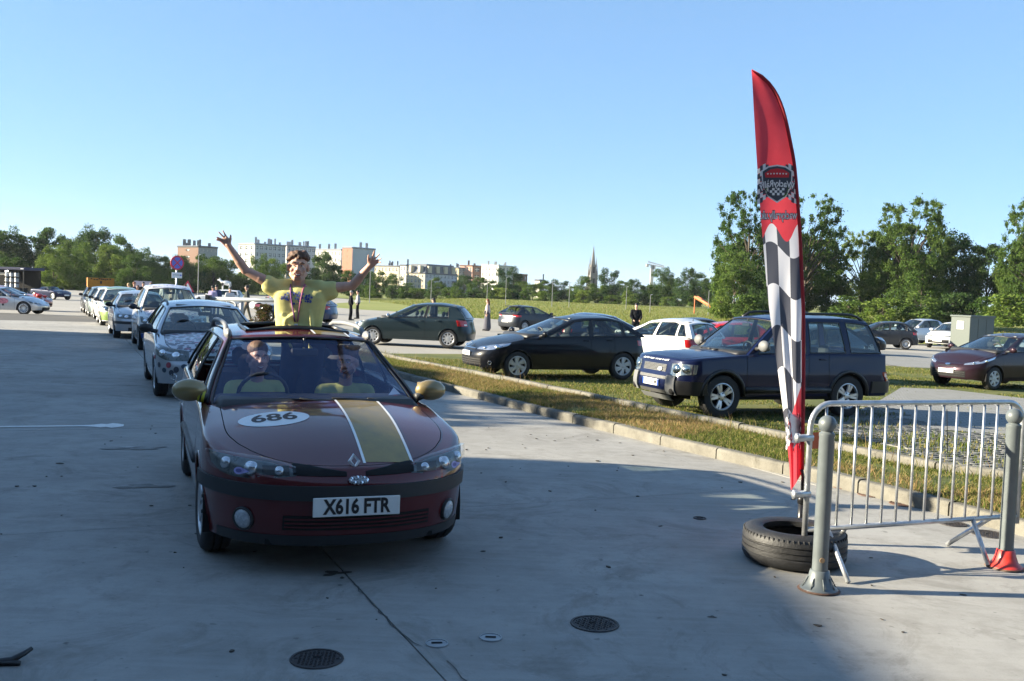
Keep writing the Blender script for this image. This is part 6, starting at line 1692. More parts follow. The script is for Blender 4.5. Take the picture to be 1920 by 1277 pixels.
# collar, print and lanyard laid on the cloth
bpy.context.view_layer.update()
from mathutils.bvhtree import BVHTree
tb = BVHTree.FromPolygons([v.co for v in tee.data.vertices], [tuple(p.vertices) for p in tee.data.polygons])
def on_tee(x, z, off=.004):
    h = tb.ray_cast(Vector((x, -1.0, z)), Vector((0, 1, 0)))
    return (h[0]+Vector((0, -off, 0)), h[1]) if h[0] is not None else (Vector((x, -.12, z)), Vector((0, -1, 0)))
M_pb = mat('print_blue', (.05, .07, .30), .8); M_pb2 = mat('print_light_blue', (.14, .22, .42), .8)
pc = T3(560, 561); pr = MB(); random.seed(4)
for k in range(95):
    u, w = random.uniform(-1, 1), random.uniform(-1, 1)
    if u*u+w*w*.8 > 1.05: continue
    if w < -.35 and abs(u) > .9+w: continue
    x, z = pc.x+u*.140, pc.z+w*.058+.02*math.sin(u*3)*0; p, n = on_tee(x, z, .003)
    Q = Vector((0, 0, 1)).rotation_difference(n).to_matrix().to_4x4(); M = Matrix.Translation(p) @ Q @ Matrix.Rotation(random.random()*6, 4, 'Z'); r_ = random.uniform(.008, .015)
    pts = [(r_*(1 if j % 2 == 0 else .5)*math.cos(j*math.pi/5), r_*(1 if j % 2 == 0 else .5)*math.sin(j*math.pi/5)) for j in range(10)]
    pr.prism(pts, .001, M, 0 if random.random() < .65 else 1)
o = pr.build('shirt_print', [M_pb, M_pb2], tee); o['kind'] = 'stuff'
M_lany = [mat('purple_ribbon', (.20, .05, .22), .7), mat('pink_ribbon', (.40, .10, .20), .7)]
for k, (x0, x1) in enumerate(((546, 557), (573, 561))):
    pts = []
    for j in range(9):
        t = j/8; a = T3(lerp(x0, x1, t), lerp(533, 603, t)); p, n = on_tee(a.x, a.z, .006); pts.append(p)
    b = MB(); b.tube(pts, [.006]*9, 5); b.build('lanyard', M_lany[k], man, True)
p, n = on_tee(T3(559, 612).x, T3(559, 612).z, .008); b = MB(); b.box(p, (.03, .006, .05), bev=.002); b.build('lanyard_tag', M_plateW, man)
cp = []
for k in range(13):
    a = math.pi*(k/12)*2; cp.append(neck+Vector((.072*math.cos(a), .0+.062*math.sin(a)-.012, -.012-.030*(1-math.sin(a))*.5)))
b = MB(); b.tube(cp, .010, 6, cap=False); b.build('collar', M_tee, tee, True)

# ------------------------------------------------------------------ the two people in the red car
hd = R(HH); CF = Vector((math.cos(hd), math.sin(hd), 0)); CL = Vector((-math.sin(hd), math.cos(hd), 0))
def incar(x, y, z): return Vector((HX, HY, 0))+CF*x+CL*y+Vector((0, 0, z))
def seated(label, x, y, zhead, turn, tee_col, hairm, driver=False, glasses=False, beard=False, hairlong=False):
    base = incar(x, y, .50); t = empty('person', base, hd+R(90), label, 'person')   # local -y looks out through the screen
    hc = Vector((0, -.04, zhead-.50)); hs, P, Rz = head_shapes(hc, turn, 1.0); s = list(hs); nz = hc.z
    s += [('c', hc+Vector((0, .03, -.08)), Vector((0, .02, nz-.20)), .054, .058), ('e', Vector((0, .04, nz-.36)), (.17, .11, .20)), ('e', Vector((0, .04, .12)), (.16, .13, .13)), ('c', Vector((0, .04, nz-.4)), Vector((0, .04, .1)), .13, .14)]
    sl = [('e', Vector((0, .03, nz-.36)), (.195, .125, .20)), ('c', Vector((-.15, .03, nz-.245)), Vector((.15, .03, nz-.245)), .068, .068), ('c', Vector((0, .05, nz-.45)), Vector((0, .05, .12)), .155, .16)]
    for sg in (1, -1):
        sh_ = Vector((sg*.185, .03, nz-.25)); el_ = Vector((sg*.24, -.14, nz-.46)) if driver else Vector((sg*.23, -.06, nz-.52)); wr_ = Vector((sg*.16, -.36, nz-.34)) if driver else Vector((sg*.10, -.28, nz-.60))
        s += [('c', sh_, el_, .048, .038), ('c', el_, wr_, .038, .027), ('c', Vector((sg*.09, .0, .06)), Vector((sg*.12, -.38, .10)), .08, .06), ('c', Vector((sg*.12, -.38, .10)), Vector((sg*.12, -.46, -.20)), .055, .04)]
        f = (wr_-el_).normalized(); s += hand(wr_, el_, [(f, .5)]*4, (f+Vector((-sg*.4, 0, .4)), Vector((-sg*.5, 0, .8)), Vector((-sg, 0, -.2))), 1.0)
        sl += [('c', sh_, lerp(sh_, el_, .62), .068, .062)]
    blob('body', s, .0085, SK, t, 2); blob('t_shirt', sl, .012, M_tee2 if tee_col is None else tee_col, t, 2)
    face_parts(P, Rz, 1.0, t, glasses, True, hairm)
    hh = [('e', P(0, .024, .072), (.086, .098, .072), Rz), ('e', P(0, .045, .01), (.085, .078, .085), Rz)]
    if hairlong: hh += [('e', P(random.uniform(-.065, .065), random.uniform(-.03, .10), random.uniform(.095, .130)), (.028, .028, .02)) for _ in range(28)]
    blob('hair', hh, .010, hairm, t, 1)
    if beard: blob('beard', [('c', P(.05, -.04, -.06), P(.02, -.082, -.10), .022, .022), ('c', P(-.05, -.04, -.06), P(-.02, -.082, -.10), .022, .022), ('e', P(0, -.078, -.108), (.035, .025, .022), Rz), ('c', P(-.03, -.094, -.040), P(.03, -.094, -.040), .008, .008)], .009, hairm, t, 1)
    b = MB(); b.box(Vector((.0, -.0, 0)), (.36, .34, .02)); 
    return t
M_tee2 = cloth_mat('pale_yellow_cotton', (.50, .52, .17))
seated('passenger with glasses and beard in yellow t-shirt, seen through the windscreen, looking at the driver', -1.30, .36, 1.165, R(-28), None, M_hairb, False, True, True, True)
seated('driver of the red car, dim behind the windscreen reflection, hands on the wheel', -1.32, -.36, 1.19, R(8), None, M_hairb, True)
# ================================================================== TREES, BUILDINGS, FAR THINGS
def leaf_mat(name, cols):
    q = NT(name); g = q.n('ShaderNodeNewGeometry'); oi = q.n('ShaderNodeObjectInfo')
    c = q.ramp(g.outputs['Random Per Island'], cols)
    hs = q.n('ShaderNodeHueSaturation'); mp = q.n('ShaderNodeMapRange'); q.l(oi.outputs['Random'], mp.inputs[0]); mp.inputs[3].default_value = .72; mp.inputs[4].default_value = 1.22
    q.l(mp.outputs[0], hs.inputs['Value']); mp2 = q.n('ShaderNodeMapRange'); q.l(oi.outputs['Random'], mp2.inputs[0]); mp2.inputs[3].default_value = .515; mp2.inputs[4].default_value = .485; q.l(mp2.outputs[0], hs.inputs['Hue'])
    q.l(c, hs.inputs['Color']); c = hs.outputs[0]
    tr = q.n('ShaderNodeBsdfTranslucent'); q.l(c, tr.inputs[0]); df = q.n('ShaderNodeBsdfDiffuse'); q.l(c, df.inputs[0])
    mx = q.n('ShaderNodeMixShader'); mx.inputs[0].default_value = .45; q.l(df.outputs[0], mx.inputs[1]); q.l(tr.outputs[0], mx.inputs[2]); q.l(mx.outputs[0], q.out.inputs[0]); q.t.nodes.remove(q.b); return q.m
M_leaf = leaf_mat('leaves_green', [(0, (.048, .092, .022)), (.5, (.078, .132, .032)), (1, (.118, .172, .046))])
M_leafl = leaf_mat('leaves_light_green', [(0, (.082, .138, .026)), (.5, (.125, .188, .038)), (1, (.18, .23, .06))])
M_leafd = leaf_mat('leaves_dark_green', [(0, (.034, .070, .025)), (.5, (.054, .10, .034)), (1, (.085, .13, .045))])
M_bark = mat('bark', (.07, .055, .04), .9, var=.3, bump=.6, bscale=30)
def crown_mesh(name, seed, lobes, lr, n, leaf, airy=False, low=.0, taper=.55):
    """leafy crown in a unit box: radius about 0.5, height 0..1, many leaf-sized faces; returns (crown mesh, trunk mesh)"""
    g = np.random.default_rng(seed); C = []; Rr = []
    k = 0
    while len(C) < lobes:
        a = g.uniform(0, 2*np.pi); z = g.uniform(low+.06, .93); prof = np.sin(np.pi*min(1, max(0, (z-low*.6)/(1.02-low*.6)))**.85)**taper
        r = .44*prof*np.sqrt(g.uniform(.15, 1)) if not airy else .46*prof*g.uniform(.35, 1)**.5
        C.append((r*np.cos(a)*g.uniform(.8, 1.1), r*np.sin(a), z)); Rr.append(g.uniform(*lr)*(1.15-.5*z))
    C = np.array(C); Rr = np.array(Rr)
    w = Rr**2; idx = g.choice(len(C), n, p=w/w.sum()); d = g.normal(size=(n, 3)); d /= np.linalg.norm(d, axis=1)[:, None]
    ani = g.uniform(.6, 1.5, (len(C), 3)); d = d*ani[idx]; rad = Rr[idx]*(np.abs(g.normal(0, .52, n)) if airy else g.uniform(.35, 1.05, n)**.6*g.uniform(.75, 1.25, n)); P = C[idx]+d*rad[:, None]*np.array([1, 1, .72]); P[:, 2] = np.clip(P[:, 2], .01, 1.02)
    nn = d*.6+g.normal(size=(n, 3))*.55+np.array([0, 0, .35]); nn /= np.linalg.norm(nn, axis=1)[:, None]
    t = np.cross(nn, g.normal(size=(n, 3))); t /= np.linalg.norm(t, axis=1)[:, None]; b = np.cross(nn, t)
    s = leaf*g.uniform(.6, 1.35, n)[:, None]; asp = g.uniform(.55, .9, n)[:, None]
    V = np.stack([P-t*s, P+b*s*asp, P+t*s, P-b*s*asp], 1).reshape(-1, 3)
    me = bpy.data.meshes.new(name); me.vertices.add(n*4); me.vertices.foreach_set('co', V.reshape(-1).astype(np.float32))
    me.loops.add(n*4); me.loops.foreach_set('vertex_index', np.arange(n*4, dtype=np.int32)); me.polygons.add(n); me.polygons.foreach_set('loop_start', (np.arange(n)*4).astype(np.int32)); me.update(calc_edges=True)
    tb = MB(); tb.tube([(0, 0, -.03), (.004, 0, .15), (-.006, .004, .4), (.004, 0, .66)], [.024, .019, .014, .006], 7)
    order = g.permutation(len(C))[:(34 if airy else 12)]
    for i in order:
        c = C[i]; z0 = max(.14, c[2]*.55-.02); m = ((c[0]*.45+g.normal()*.02), (c[1]*.45+g.normal()*.02), (z0+c[2])/2+.02)
        tb.tube([(0, 0, z0), m, tuple(c)], [.008, .005, .0015], 5)
    o = tb.build('trunk', M_bark, None, True); tm = o.data; bpy.data.objects.remove(o)
    return me, tm
CR = {}
for i in range(4): CR['dense', i] = crown_mesh('crown', 20+i, 42, (.11, .19), 17000, .0135, low=.02, taper=.42)
for i in range(3): CR['round', i] = crown_mesh('crown', 40+i, 48, (.09, .16), 17000, .0132, low=.16)
for i in range(3): CR['airy', i] = crown_mesh('crown', 60+i, 240, (.034, .072), 52000, .0074, True, low=.16, taper=.45)
for i in range(2): CR['bush', i] = crown_mesh('crown', 80+i, 22, (.16, .26), 3500, .034, low=.0, taper=.3)
_lm = {}
def leafed(me, m):
    k = (me.name, m.name)
    if k not in _lm:
        c = me.copy(); c.materials.clear(); c.materials.append(m); _lm[k] = c
    return _lm[k]
ntree = 0
ORD = 'first second third fourth fifth sixth seventh eighth ninth tenth eleventh twelfth thirteenth fourteenth fifteenth sixteenth seventeenth eighteenth nineteenth twentieth twenty-first twenty-second twenty-third twenty-fourth twenty-fifth twenty-sixth twenty-seventh twenty-eighth'.split()
ROWS = {}
def tree(px, yt, yb, Y, wpx, kind, m, label, group, name='tree', sink=.3):
    global ntree; ntree += 1
    a = at(px, yb, Y); h = (yb-yt)*Y/F_PX+sink; w = wpx*Y/F_PX
    if label.startswith('*'): ROWS.setdefault(label[1:], []).append((px, None)); 
    t = empty(name, (a.x, a.y, a.z-sink), random.uniform(0, 6.28), label, 'tree' if name == 'tree' else 'bush', group)
    cm, tm = CR[kind, ntree % sum(1 for q in CR if q[0] == kind)]
    for nm, me in (('crown', leafed(cm, m)), ('trunk', tm)):
        o = link(bpy.data.objects.new(nm, me), t); o.scale = (w, w, h)
    return t
def off_tree(x, y, h, w, kind, lb):
    t = empty('tree', (x, y, 0), 1.0, lb, 'tree')
    for nm, me in (('crown', leafed(CR[kind, 0][0], M_leaf)), ('trunk', CR[kind, 0][1])): o = link(bpy.data.objects.new(nm, me), t); o.scale = (w, w, h)
off_tree(-15.5, 14.0, 7.2, 4.6, 'airy', 'open crowned tree beside the pale low building, left of the picture')  # tree added out of view for soft dappled streaks of shade
TL = 'trees along the left edge of the lot'; 
for k, (px, yt, w, lb) in enumerate(((4, 421, 80, 'tall tree at the far left edge above the stall'), (56, 436, 100, 'tree behind the stall, second crown from the left edge'), (108, 424, 96, 'tall round crowned tree left of the two highest on the left skyline'), (176, 421, 86, 'tallest round tree of the left belt with open crown'),
                                     (222, 441, 74, 'smaller tree right of the tallest one in the left belt'), (262, 464, 70, 'tree where the left belt starts to step down'), (300, 479, 56, 'low tree left of the no-stopping sign'), (338, 476, 60, 'tree rising behind the no-stopping sign'), (385, 478, 80, 'tree below the brown apartment block'), (28, 446, 80, None), (140, 450, 80, None), (198, 456, 70, None), (245, 470, 60, None), (282, 486, 60, None), (318, 488, 50, None), (355, 490, 60, None))):
    tree(px, yt, 546, 168+6*(k % 3), w, 'round' if k < 4 else 'dense', (M_leaf, M_leafd)[k % 2], lb or '*dark green tree filling the back of the left belt', TL)
for k, (px, yt, w, m) in enumerate(((100, 462, 70, 1), (140, 455, 84, 1), (208, 458, 80, 1), (250, 476, 60, 0), (70, 505, 50, 1), (118, 508, 56, 0), (160, 512, 50, 1), (20, 480, 80, 0), (190, 500, 54, 0), (232, 505, 50, 0), (275, 500, 50, 0), (300, 512, 44, 1), (320, 505, 40, 0))):
    tree(px, yt, 545, 150+5*(k % 3), w, 'dense', M_leafl if m else M_leaf, '*leafy green tree in the front row of the left belt', TL)
for k in range(9):
    tree(-40-k*62, 452-9*(k % 3), 546, 160+8*(k % 3), 95, 'dense' if k % 2 else 'round', (M_leaf, M_leafl, M_leafd)[k % 3], '*green tree of the belt that runs on beyond the left edge', TL)
TM = 'trees in front of the far apartment blocks'
for k, (px, yt, yb, w, m, lb) in enumerate(((400, 486, 549, 72, 1, None), (428, 484, 549, 66, 1, 'bright green tree under the raised left arm'), (462, 500, 549, 60, 0, None), (484, 476, 550, 44, 0, None), (506, 484, 550, 50, 1, None), (535, 492, 550, 56, 0, None), (575, 490, 551, 50, 2, None), (606, 470, 552, 56, 2, 'dark tree right behind the standing man head'), (628, 494, 552, 44, 2, 'dark narrow tree left of the brick tower'), (655, 505, 552, 46, 0, None), (372, 500, 548, 46, 0, None), (445, 515, 549, 50, 1, None), (555, 515, 551, 50, 0, None))):
    tree(px, yt, yb, 175+6*(k % 3), w, 'dense' if m != 2 else 'round', (M_leaf, M_leafl, M_leafd)[m], lb or '*green tree in the row before the white apartment blocks', TM)
TF = 'small trees beyond the meadow'
for k, (px, yt, yb, w, m) in enumerate(((686, 508, 556, 40, 2), (706, 508, 556, 44, 0), (738, 513, 556, 46, 0), (765, 530, 557, 30, 2), (790, 540, 558, 34, 1), (818, 520, 558, 40, 0), (845, 542, 558, 26, 1), (870, 516, 558, 42, 2), (898, 518, 559, 40, 0), (924, 526, 559, 36, 0), (952, 500, 560, 50, 2), (975, 526, 560, 36, 0), (998, 530, 560, 36, 1), (1022, 526, 561, 40, 0), (1048, 524, 561, 40, 2), (1072, 536, 562, 30, 0),
                                       (1098, 516, 562, 44, 0), (1120, 534, 563, 34, 1), (1142, 503, 563, 44, 2), (1166, 526, 564, 36, 0), (1188, 522, 564, 40, 2), (1212, 534, 565, 36, 0), (1238, 501, 566, 54, 0), (1264, 520, 566, 44, 1), (1288, 500, 567, 44, 2), (1312, 512, 568, 44, 0), (1332, 520, 569, 40, 1), (1348, 516, 570, 40, 0))):
    tree(px, yt, yb, 205+8*(k % 4), w*1.15, ('dense', 'round', 'dense')[m], (M_leaf, M_leafl, M_leafd)[m], '*small rounded tree in the far row beyond the meadow', TF)
for k in range(26):
    px = 680+k*26+random.uniform(-8, 8); yb = 552+max(0, px-680)*.027
    tree(px, yb-random.uniform(12, 22), yb+3, 198+random.uniform(-6, 6), random.uniform(24, 40), 'bush', (M_leaf, M_leafl, M_leafd)[k % 3], '*low scrub bush at the foot of the far tree row', 'scrub beyond the meadow', 'bush')
TB = 'large trees behind the parked cars'
for (px, yt, yb, Y, w, kd, m, lb) in ((1398, 343, 592, 118, 150, 'airy', M_leaf, 'tall open crowned tree left of and behind the flag'), (1506, 352, 592, 120, 165, 'airy', M_leaf, 'tall open crowned tree right of and behind the flag'), (1612, 424, 594, 128, 110, 'airy', M_leafl, 'thin sparse tree between the two large ones right of the flag'),
                                     (1702, 362, 598, 116, 170, 'airy', M_leaf, 'largest spreading tree right of the flag'), (1940, 352, 604, 105, 150, 'airy', M_leaf, 'tall tree cut by the right edge'), (1396, 425, 592, 124, 128, 'round', M_leaf, 'leafy mass filling the lower crown of the left tall tree'), (1512, 425, 593, 126, 140, 'round', M_leaf, 'leafy mass filling the lower crown of the tree right behind the flag'), (1700, 408, 598, 122, 150, 'round', M_leaf, 'leafy mass inside the largest spreading tree'), (1936, 420, 604, 110, 120, 'round', M_leaf, 'leafy mass inside the tree cut by the right edge'), (1375, 470, 592, 112, 92, 'dense', M_leaf, 'dense green tree below the left tall tree'), (1437, 500, 594, 110, 80, 'dense', M_leafd, 'dark bushy tree directly behind the flag'),
                                     (1548, 520, 594, 124, 84, 'dense', M_leafd, 'dark low tree right behind the off-roader roof'), (1600, 528, 596, 135, 70, 'dense', M_leafl, 'pale green low tree beyond the off-roader'), (1660, 455, 598, 118, 120, 'round', M_leaf, 'full green tree left under the largest tree'), (1725, 470, 600, 112, 110, 'dense', M_leaf, 'dense green tree under the largest tree'),
                                     (1782, 432, 601, 116, 110, 'round', M_leafd, 'dark tree right of the largest tree'), (1846, 450, 603, 114, 110, 'round', M_leafd, 'dark round tree above the grey cabinet'), (1900, 480, 604, 108, 90, 'dense', M_leaf, 'green tree between the cabinet and the right edge'), (1890, 548, 606, 92, 84, 'bush', M_leafl, 'bright yellow green bush at right above the white car'),
                                     (1352, 545, 591, 108, 46, 'bush', M_leafl, 'bush left below the tall trees'), (1400, 550, 592, 104, 60, 'bush', M_leaf, 'bush right of the orange ramp'), (1590, 555, 597, 104, 80, 'bush', M_leaf, 'dark bush right of the off-roader roof'), (1655, 556, 599, 100, 80, 'bush', M_leafl, 'light bush beyond the slate hatchback'), (1725, 548, 601, 100, 80, 'bush', M_leaf, 'bush behind the silver crossover'), (1790, 545, 602, 100, 80, 'bush', M_leafd, 'dark bush behind the grey cabinet'), (1840, 556, 604, 98, 60, 'bush', M_leaf, 'bush right behind the grey cabinet'), (1960, 520, 606, 98, 90, 'dense', M_leaf, 'green tree beyond the right edge')):
    tree(px, yt, yb, Y, w, kd, m, lb, TB, 'bush' if kd == 'bush' else 'tree')

_rows = {}
for o in list(COL.objects):
    l = o.get('label')
    if l and l.startswith('*'): _rows.setdefault(l[1:], []).append(o)
for l, os_ in _rows.items():
    os_.sort(key=lambda o: o.location.x/o.location.y)
    for k, o in enumerate(os_): o['label'] = ORD[k]+' from the left: '+l
# ---- far buildings: walls with recessed window openings
def bmat(name, c): return mat(name, c, .85, var=.08, vscale=.3)
M_win = mat('far_window', (.05, .065, .08), .15, var=.2, vscale=.5)
M_winl = mat('far_window_light', (.16, .18, .20), .2)
_wm = {}
def facade(parent, A, B, z0, z1, cols, rows, wf, hf, wall, winm, name='wall'):
    """wall from A to B (left to right seen from outside) with cols x rows openings, each with its own window"""
    d = (B-A); L = d.length; d.normalize(); n = Vector((d.y, -d.x, 0)); mb = MB(); xs = [0]; zs = [z0]
    cw = L/cols; rh = (z1-z0)/rows
    for i in range(cols): xs += [i*cw+cw*(1-wf)/2, i*cw+cw*(1+wf)/2]
    xs.append(L)
    for j in range(rows): zs += [z0+j*rh+rh*(1-hf)*.55, z0+j*rh+rh*((1-hf)*.55+hf)]
    zs.append(z1); nx = len(xs); V = []
    for x in xs:
        for z in zs: p = A+d*x; V.append((p.x, p.y, z))
    nz = len(zs); Fs = []; dep = .25
    for i in range(nx-1):
        for j in range(nz-1):
            if i % 2 == 1 and j % 2 == 1 and i < nx-1 and j < nz-1:
                q = [i*nz+j, (i+1)*nz+j, (i+1)*nz+j+1, i*nz+j+1]; b0 = len(V)
                for k in q: v = V[k]; V.append((v[0]-n.x*dep, v[1]-n.y*dep, v[2]))
                Fs += [(q[k], q[(k+1) % 4], b0+(k+1) % 4, b0+k) for k in range(4)]
            else: Fs.append((i*nz+j, (i+1)*nz+j, (i+1)*nz+j+1, i*nz+j+1))
    mb.add(V, Fs); w = mb.build(name, wall, parent)
    key = (round(cw*wf, 2), round(rh*hf, 2), winm.name)
    if key not in _wm:
        m = MB(); a, b = cw*wf/2, rh*hf/2; m.add([(-a, 0, -b), (a, 0, -b), (a, 0, b), (-a, 0, b)], [(0, 1, 2, 3)]); m.box((0, -.03, 0), (.12, .06, 2*b)); m.box((0, -.03, b*.2), (2*a, .05, .10))
        o = m.build('window', winm); _wm[key] = o.data; bpy.data.objects.remove(o)
        _wm[key].materials.clear(); _wm[key].materials.append(winm); _wm[key].materials.append(M_white)
        for p in _wm[key].polygons: p.material_index = 0 if p.index == 0 else 1
    ang = math.atan2(d.y, d.x)
    for i in range(cols):
        for j in range(rows):
            c = A+d*(i*cw+cw/2)-n*(dep-.02); o = link(bpy.data.objects.new('window', _wm[key]), w); o.location = (c.x, c.y, (zs[1+2*j]+zs[2+2*j])/2); o.rotation_euler = (0, 0, ang)
def building(label, Y, x0, xc, x1, yt, yb, wallL, wallR, cl_, rl, cr_, name='apartment_building', a=38, winL=None, wf=.5, hf=.52, roof=None, chim=0, stepped=None, mans=0, sideonly=False):
    C = at(xc, yt, Y); base = at(xc, yb, Y).z; a = R(a)
    u0 = at(x0, yt, 1.0).x; u1 = at(x1, yt, 1.0).x
    Ll = (C.x-u0*Y)/(math.cos(a)+u0*math.sin(a)); Lr = (u1*Y-C.x)/(math.sin(a)-u1*math.cos(a))
    org = Vector((C.x, C.y, base)); t = empty(name, org, 0, label, 'building', 'buildings on the skyline')
    l = Vector((-math.cos(a), math.sin(a), 0))*Ll; r = Vector((math.sin(a), math.cos(a), 0))*Lr; H = C.z-base; z = Vector((0, 0, 0))
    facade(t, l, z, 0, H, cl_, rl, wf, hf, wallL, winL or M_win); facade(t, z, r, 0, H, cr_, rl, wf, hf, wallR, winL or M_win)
    mb = MB(); mb.add([(*l.xy, H), (0, 0, H), (*r.xy, H), (*(l+r).xy, H)], [(0, 1, 2, 3)])
    mb.add([(*l.xy, 0), (*l.xy, H), (*(l+r).xy, H), (*(l+r).xy, 0), (*r.xy, 0), (*r.xy, H)], [(0, 1, 2, 3), (3, 2, 5, 4)]); mb.build('back_wall', wallR, t)
    m = MB()
    for p, q in ((l, z), (z, r), (r, l+r), (l+r, l)):
        m.tube([(p.x, p.y, H+.15), (q.x, q.y, H+.15)], .35, 4)
    m.build('roof_edge', roof or wallR, t)
    rng_ = random.Random(hash(label) % 1000 if False else len(label)*7)
    for k in range(chim):
        p = l*rng_.uniform(.05, .95)+r*rng_.uniform(.1, .9); h = rng_.uniform(1.2, 3.0); m = MB(); m.box((p.x, p.y, H+h/2), (rng_.uniform(.45, 1.1), rng_.uniform(.45, 1.2), h)); m.build('chimney', roof or wallR, t)
    if mans:      # mansard storey with dormers
        m = MB(); s = .82; c = (l+r)/2; P = [l, z, r, l+r]; T = [c+(p-c)*s for p in P]
        m.add([(p.x, p.y, H) for p in P]+[(p.x, p.y, H+mans) for p in T], [(0, 1, 5, 4), (1, 2, 6, 5), (2, 3, 7, 6), (3, 0, 4, 7), (4, 5, 6, 7)]); m.build('mansard_roof', roof or wallR, t)
        for (p, q, n) in ((l, z, max(2, cl_//2)), (z, r, max(2, cr_//2))):
            for k in range(n):
                c2 = p+(q-p)*((k+.5)/n); m = MB(); m.box((c2.x*.97, c2.y, H+mans*.45), (1.6, 1.6, mans*.7), Matrix.Rotation(a, 3, 'Z')); m.build('dormer', wallL, t)
    return t, H, l, r
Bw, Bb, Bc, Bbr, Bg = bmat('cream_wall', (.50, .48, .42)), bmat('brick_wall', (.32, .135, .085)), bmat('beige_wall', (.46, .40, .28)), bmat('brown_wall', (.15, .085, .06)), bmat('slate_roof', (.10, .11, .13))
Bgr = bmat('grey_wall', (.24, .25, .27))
building('brown brick block with dark roof huts at the left, above the trees', 330, 333, 372, 406, 461, 540, Bbr, Bgr, 2, 6, 6, wf=.001, hf=.001, roof=Bg, chim=9) if False else building('brown brick block with dark roof huts at the left, above the trees', 330, 333, 372, 408, 463, 540, Bbr, Bgr, 1, 6, 5, wf=.18, hf=.3, roof=Bg, chim=9)
building('white balconied apartment block left of the standing man head', 360, 448, 478, 536, 458, 545, Bw, bmat('shaded_pale_wall', (.40, .41, .43)), 3, 7, 7, wf=.55, hf=.5, chim=8, roof=Bgr, a=48)  # bluish right wall: the shaded side's tone is put into its colour
building('second white apartment block right behind the standing man head', 385, 519, 538, 592, 461, 545, Bw, bmat('shaded_pale_wall', (.40, .41, .43)), 2, 7, 7, wf=.55, hf=.5, chim=8, roof=Bgr, a=48)
building('long white block left of the brick tower', 400, 588, 640, 650, 469, 546, Bw, Bw, 8, 6, 2, wf=.45, hf=.5, roof=Bgr, chim=3)
building('office block with a tall brick red end wall behind the raised right hand', 380, 642, 661, 704, 465, 546, Bb, bmat('shaded_pale_wall', (.40, .41, .43)), 1, 7, 6, wf=.02, hf=.5, roof=Bgr, chim=2, a=40)
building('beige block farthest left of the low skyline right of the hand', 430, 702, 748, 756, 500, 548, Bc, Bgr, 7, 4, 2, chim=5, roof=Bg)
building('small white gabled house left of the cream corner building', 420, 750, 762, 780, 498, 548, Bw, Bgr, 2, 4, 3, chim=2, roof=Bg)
building('cream corner building with mansard roof', 400, 762, 797, 858, 513, 552, Bc, bmat('shaded_pale_wall', (.40, .41, .43)), 5, 4, 9, roof=Bg, chim=6, mans=4.0)
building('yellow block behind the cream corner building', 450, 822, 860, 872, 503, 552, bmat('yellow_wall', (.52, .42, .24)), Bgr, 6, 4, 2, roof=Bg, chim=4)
building('brick block with brown gable wall right of the yellow block', 450, 862, 886, 904, 499, 552, bmat('pink_brick_wall', (.45, .27, .21)), Bbr, 4, 4, 1, roof=Bbr, chim=3)
building('dark roofed terrace low in front of the brick block', 410, 838, 868, 900, 530, 556, Bgr, Bg, 4, 2, 4, roof=Bg)
building('white stepped block with orange band at the right of the skyline', 440, 903, 935, 962, 499, 554, bmat('white_wall', (.60, .58, .54)), Bw, 5, 5, 4, roof=Bw, chim=7)
building('small brown block right of the white stepped block', 450, 950, 970, 989, 515, 554, Bbr, Bbr, 3, 3, 3, roof=Bbr)
building('low pale house among the trees left of the spire', 420, 1003, 1012, 1022, 526, 558, Bw, Bgr, 2, 2, 2, roof=Bg, chim=1)
# church tower and spire
def church():
    Y = 560; c = at(1111, 520, Y); zb = at(1111, 560, Y).z; t = empty('church', (c.x, c.y, zb), R(20), 'tall grey stone church tower with pointed spire above the far trees', 'church')
    M_st = mat('church_stone', (.15, .14, .13), .9, var=.25, vscale=.4); s = Y/F_PX; z1, z2, zt = (560-516)*s, (560-497)*s, (560-461)*s; w = 11.5*s/2
    m = MB(); m.box((0, 0, z1/2), (2*w, 2*w, z1)); m.box((0, 0, (z1+z2)/2), (1.6*w, 1.6*w, z2-z1)); m.build('tower', M_st, t)
    m = MB(); m.lathe([(w*.74, z2), (w*.55, z2+(zt-z2)*.3), (w*.3, z2+(zt-z2)*.65), (.05, zt)], 8); m.build('spire', M_st, t)
    for sx in (-1, 1):
        for sy in (-1, 1):
            m = MB(); m.box((sx*w, sy*w, z1*.55), (.9, .9, z1*1.1)); m.lathe([(.55, z1*1.1), (.02, z1*1.1+5.5)], 6, Matrix.Translation((sx*w, sy*w, 0))); m.build('pinnacle', M_st, t)
            m = MB(); m.lathe([(.45, z2-1), (.02, z2+5)], 6, Matrix.Translation((sx*w*.75, sy*w*.75, 0))); m.build('pinnacle', M_st, t)
    for k in range(4):
        Rz = Matrix.Rotation(k*math.pi/2, 3, 'Z')
        m = MB(); p = Rz @ Vector((w+.05, 0, z1*.72)); m.box(p, (.12, 1.3, z1*.28), Rz); m.build('window', M_dark, t)
        m = MB(); p = Rz @ Vector((w*.8+.05, 0, (z1+z2)/2)); m.box(p, (.12, 1.1, (z2-z1)*.6), Rz); m.build('window', M_dark, t)
church()
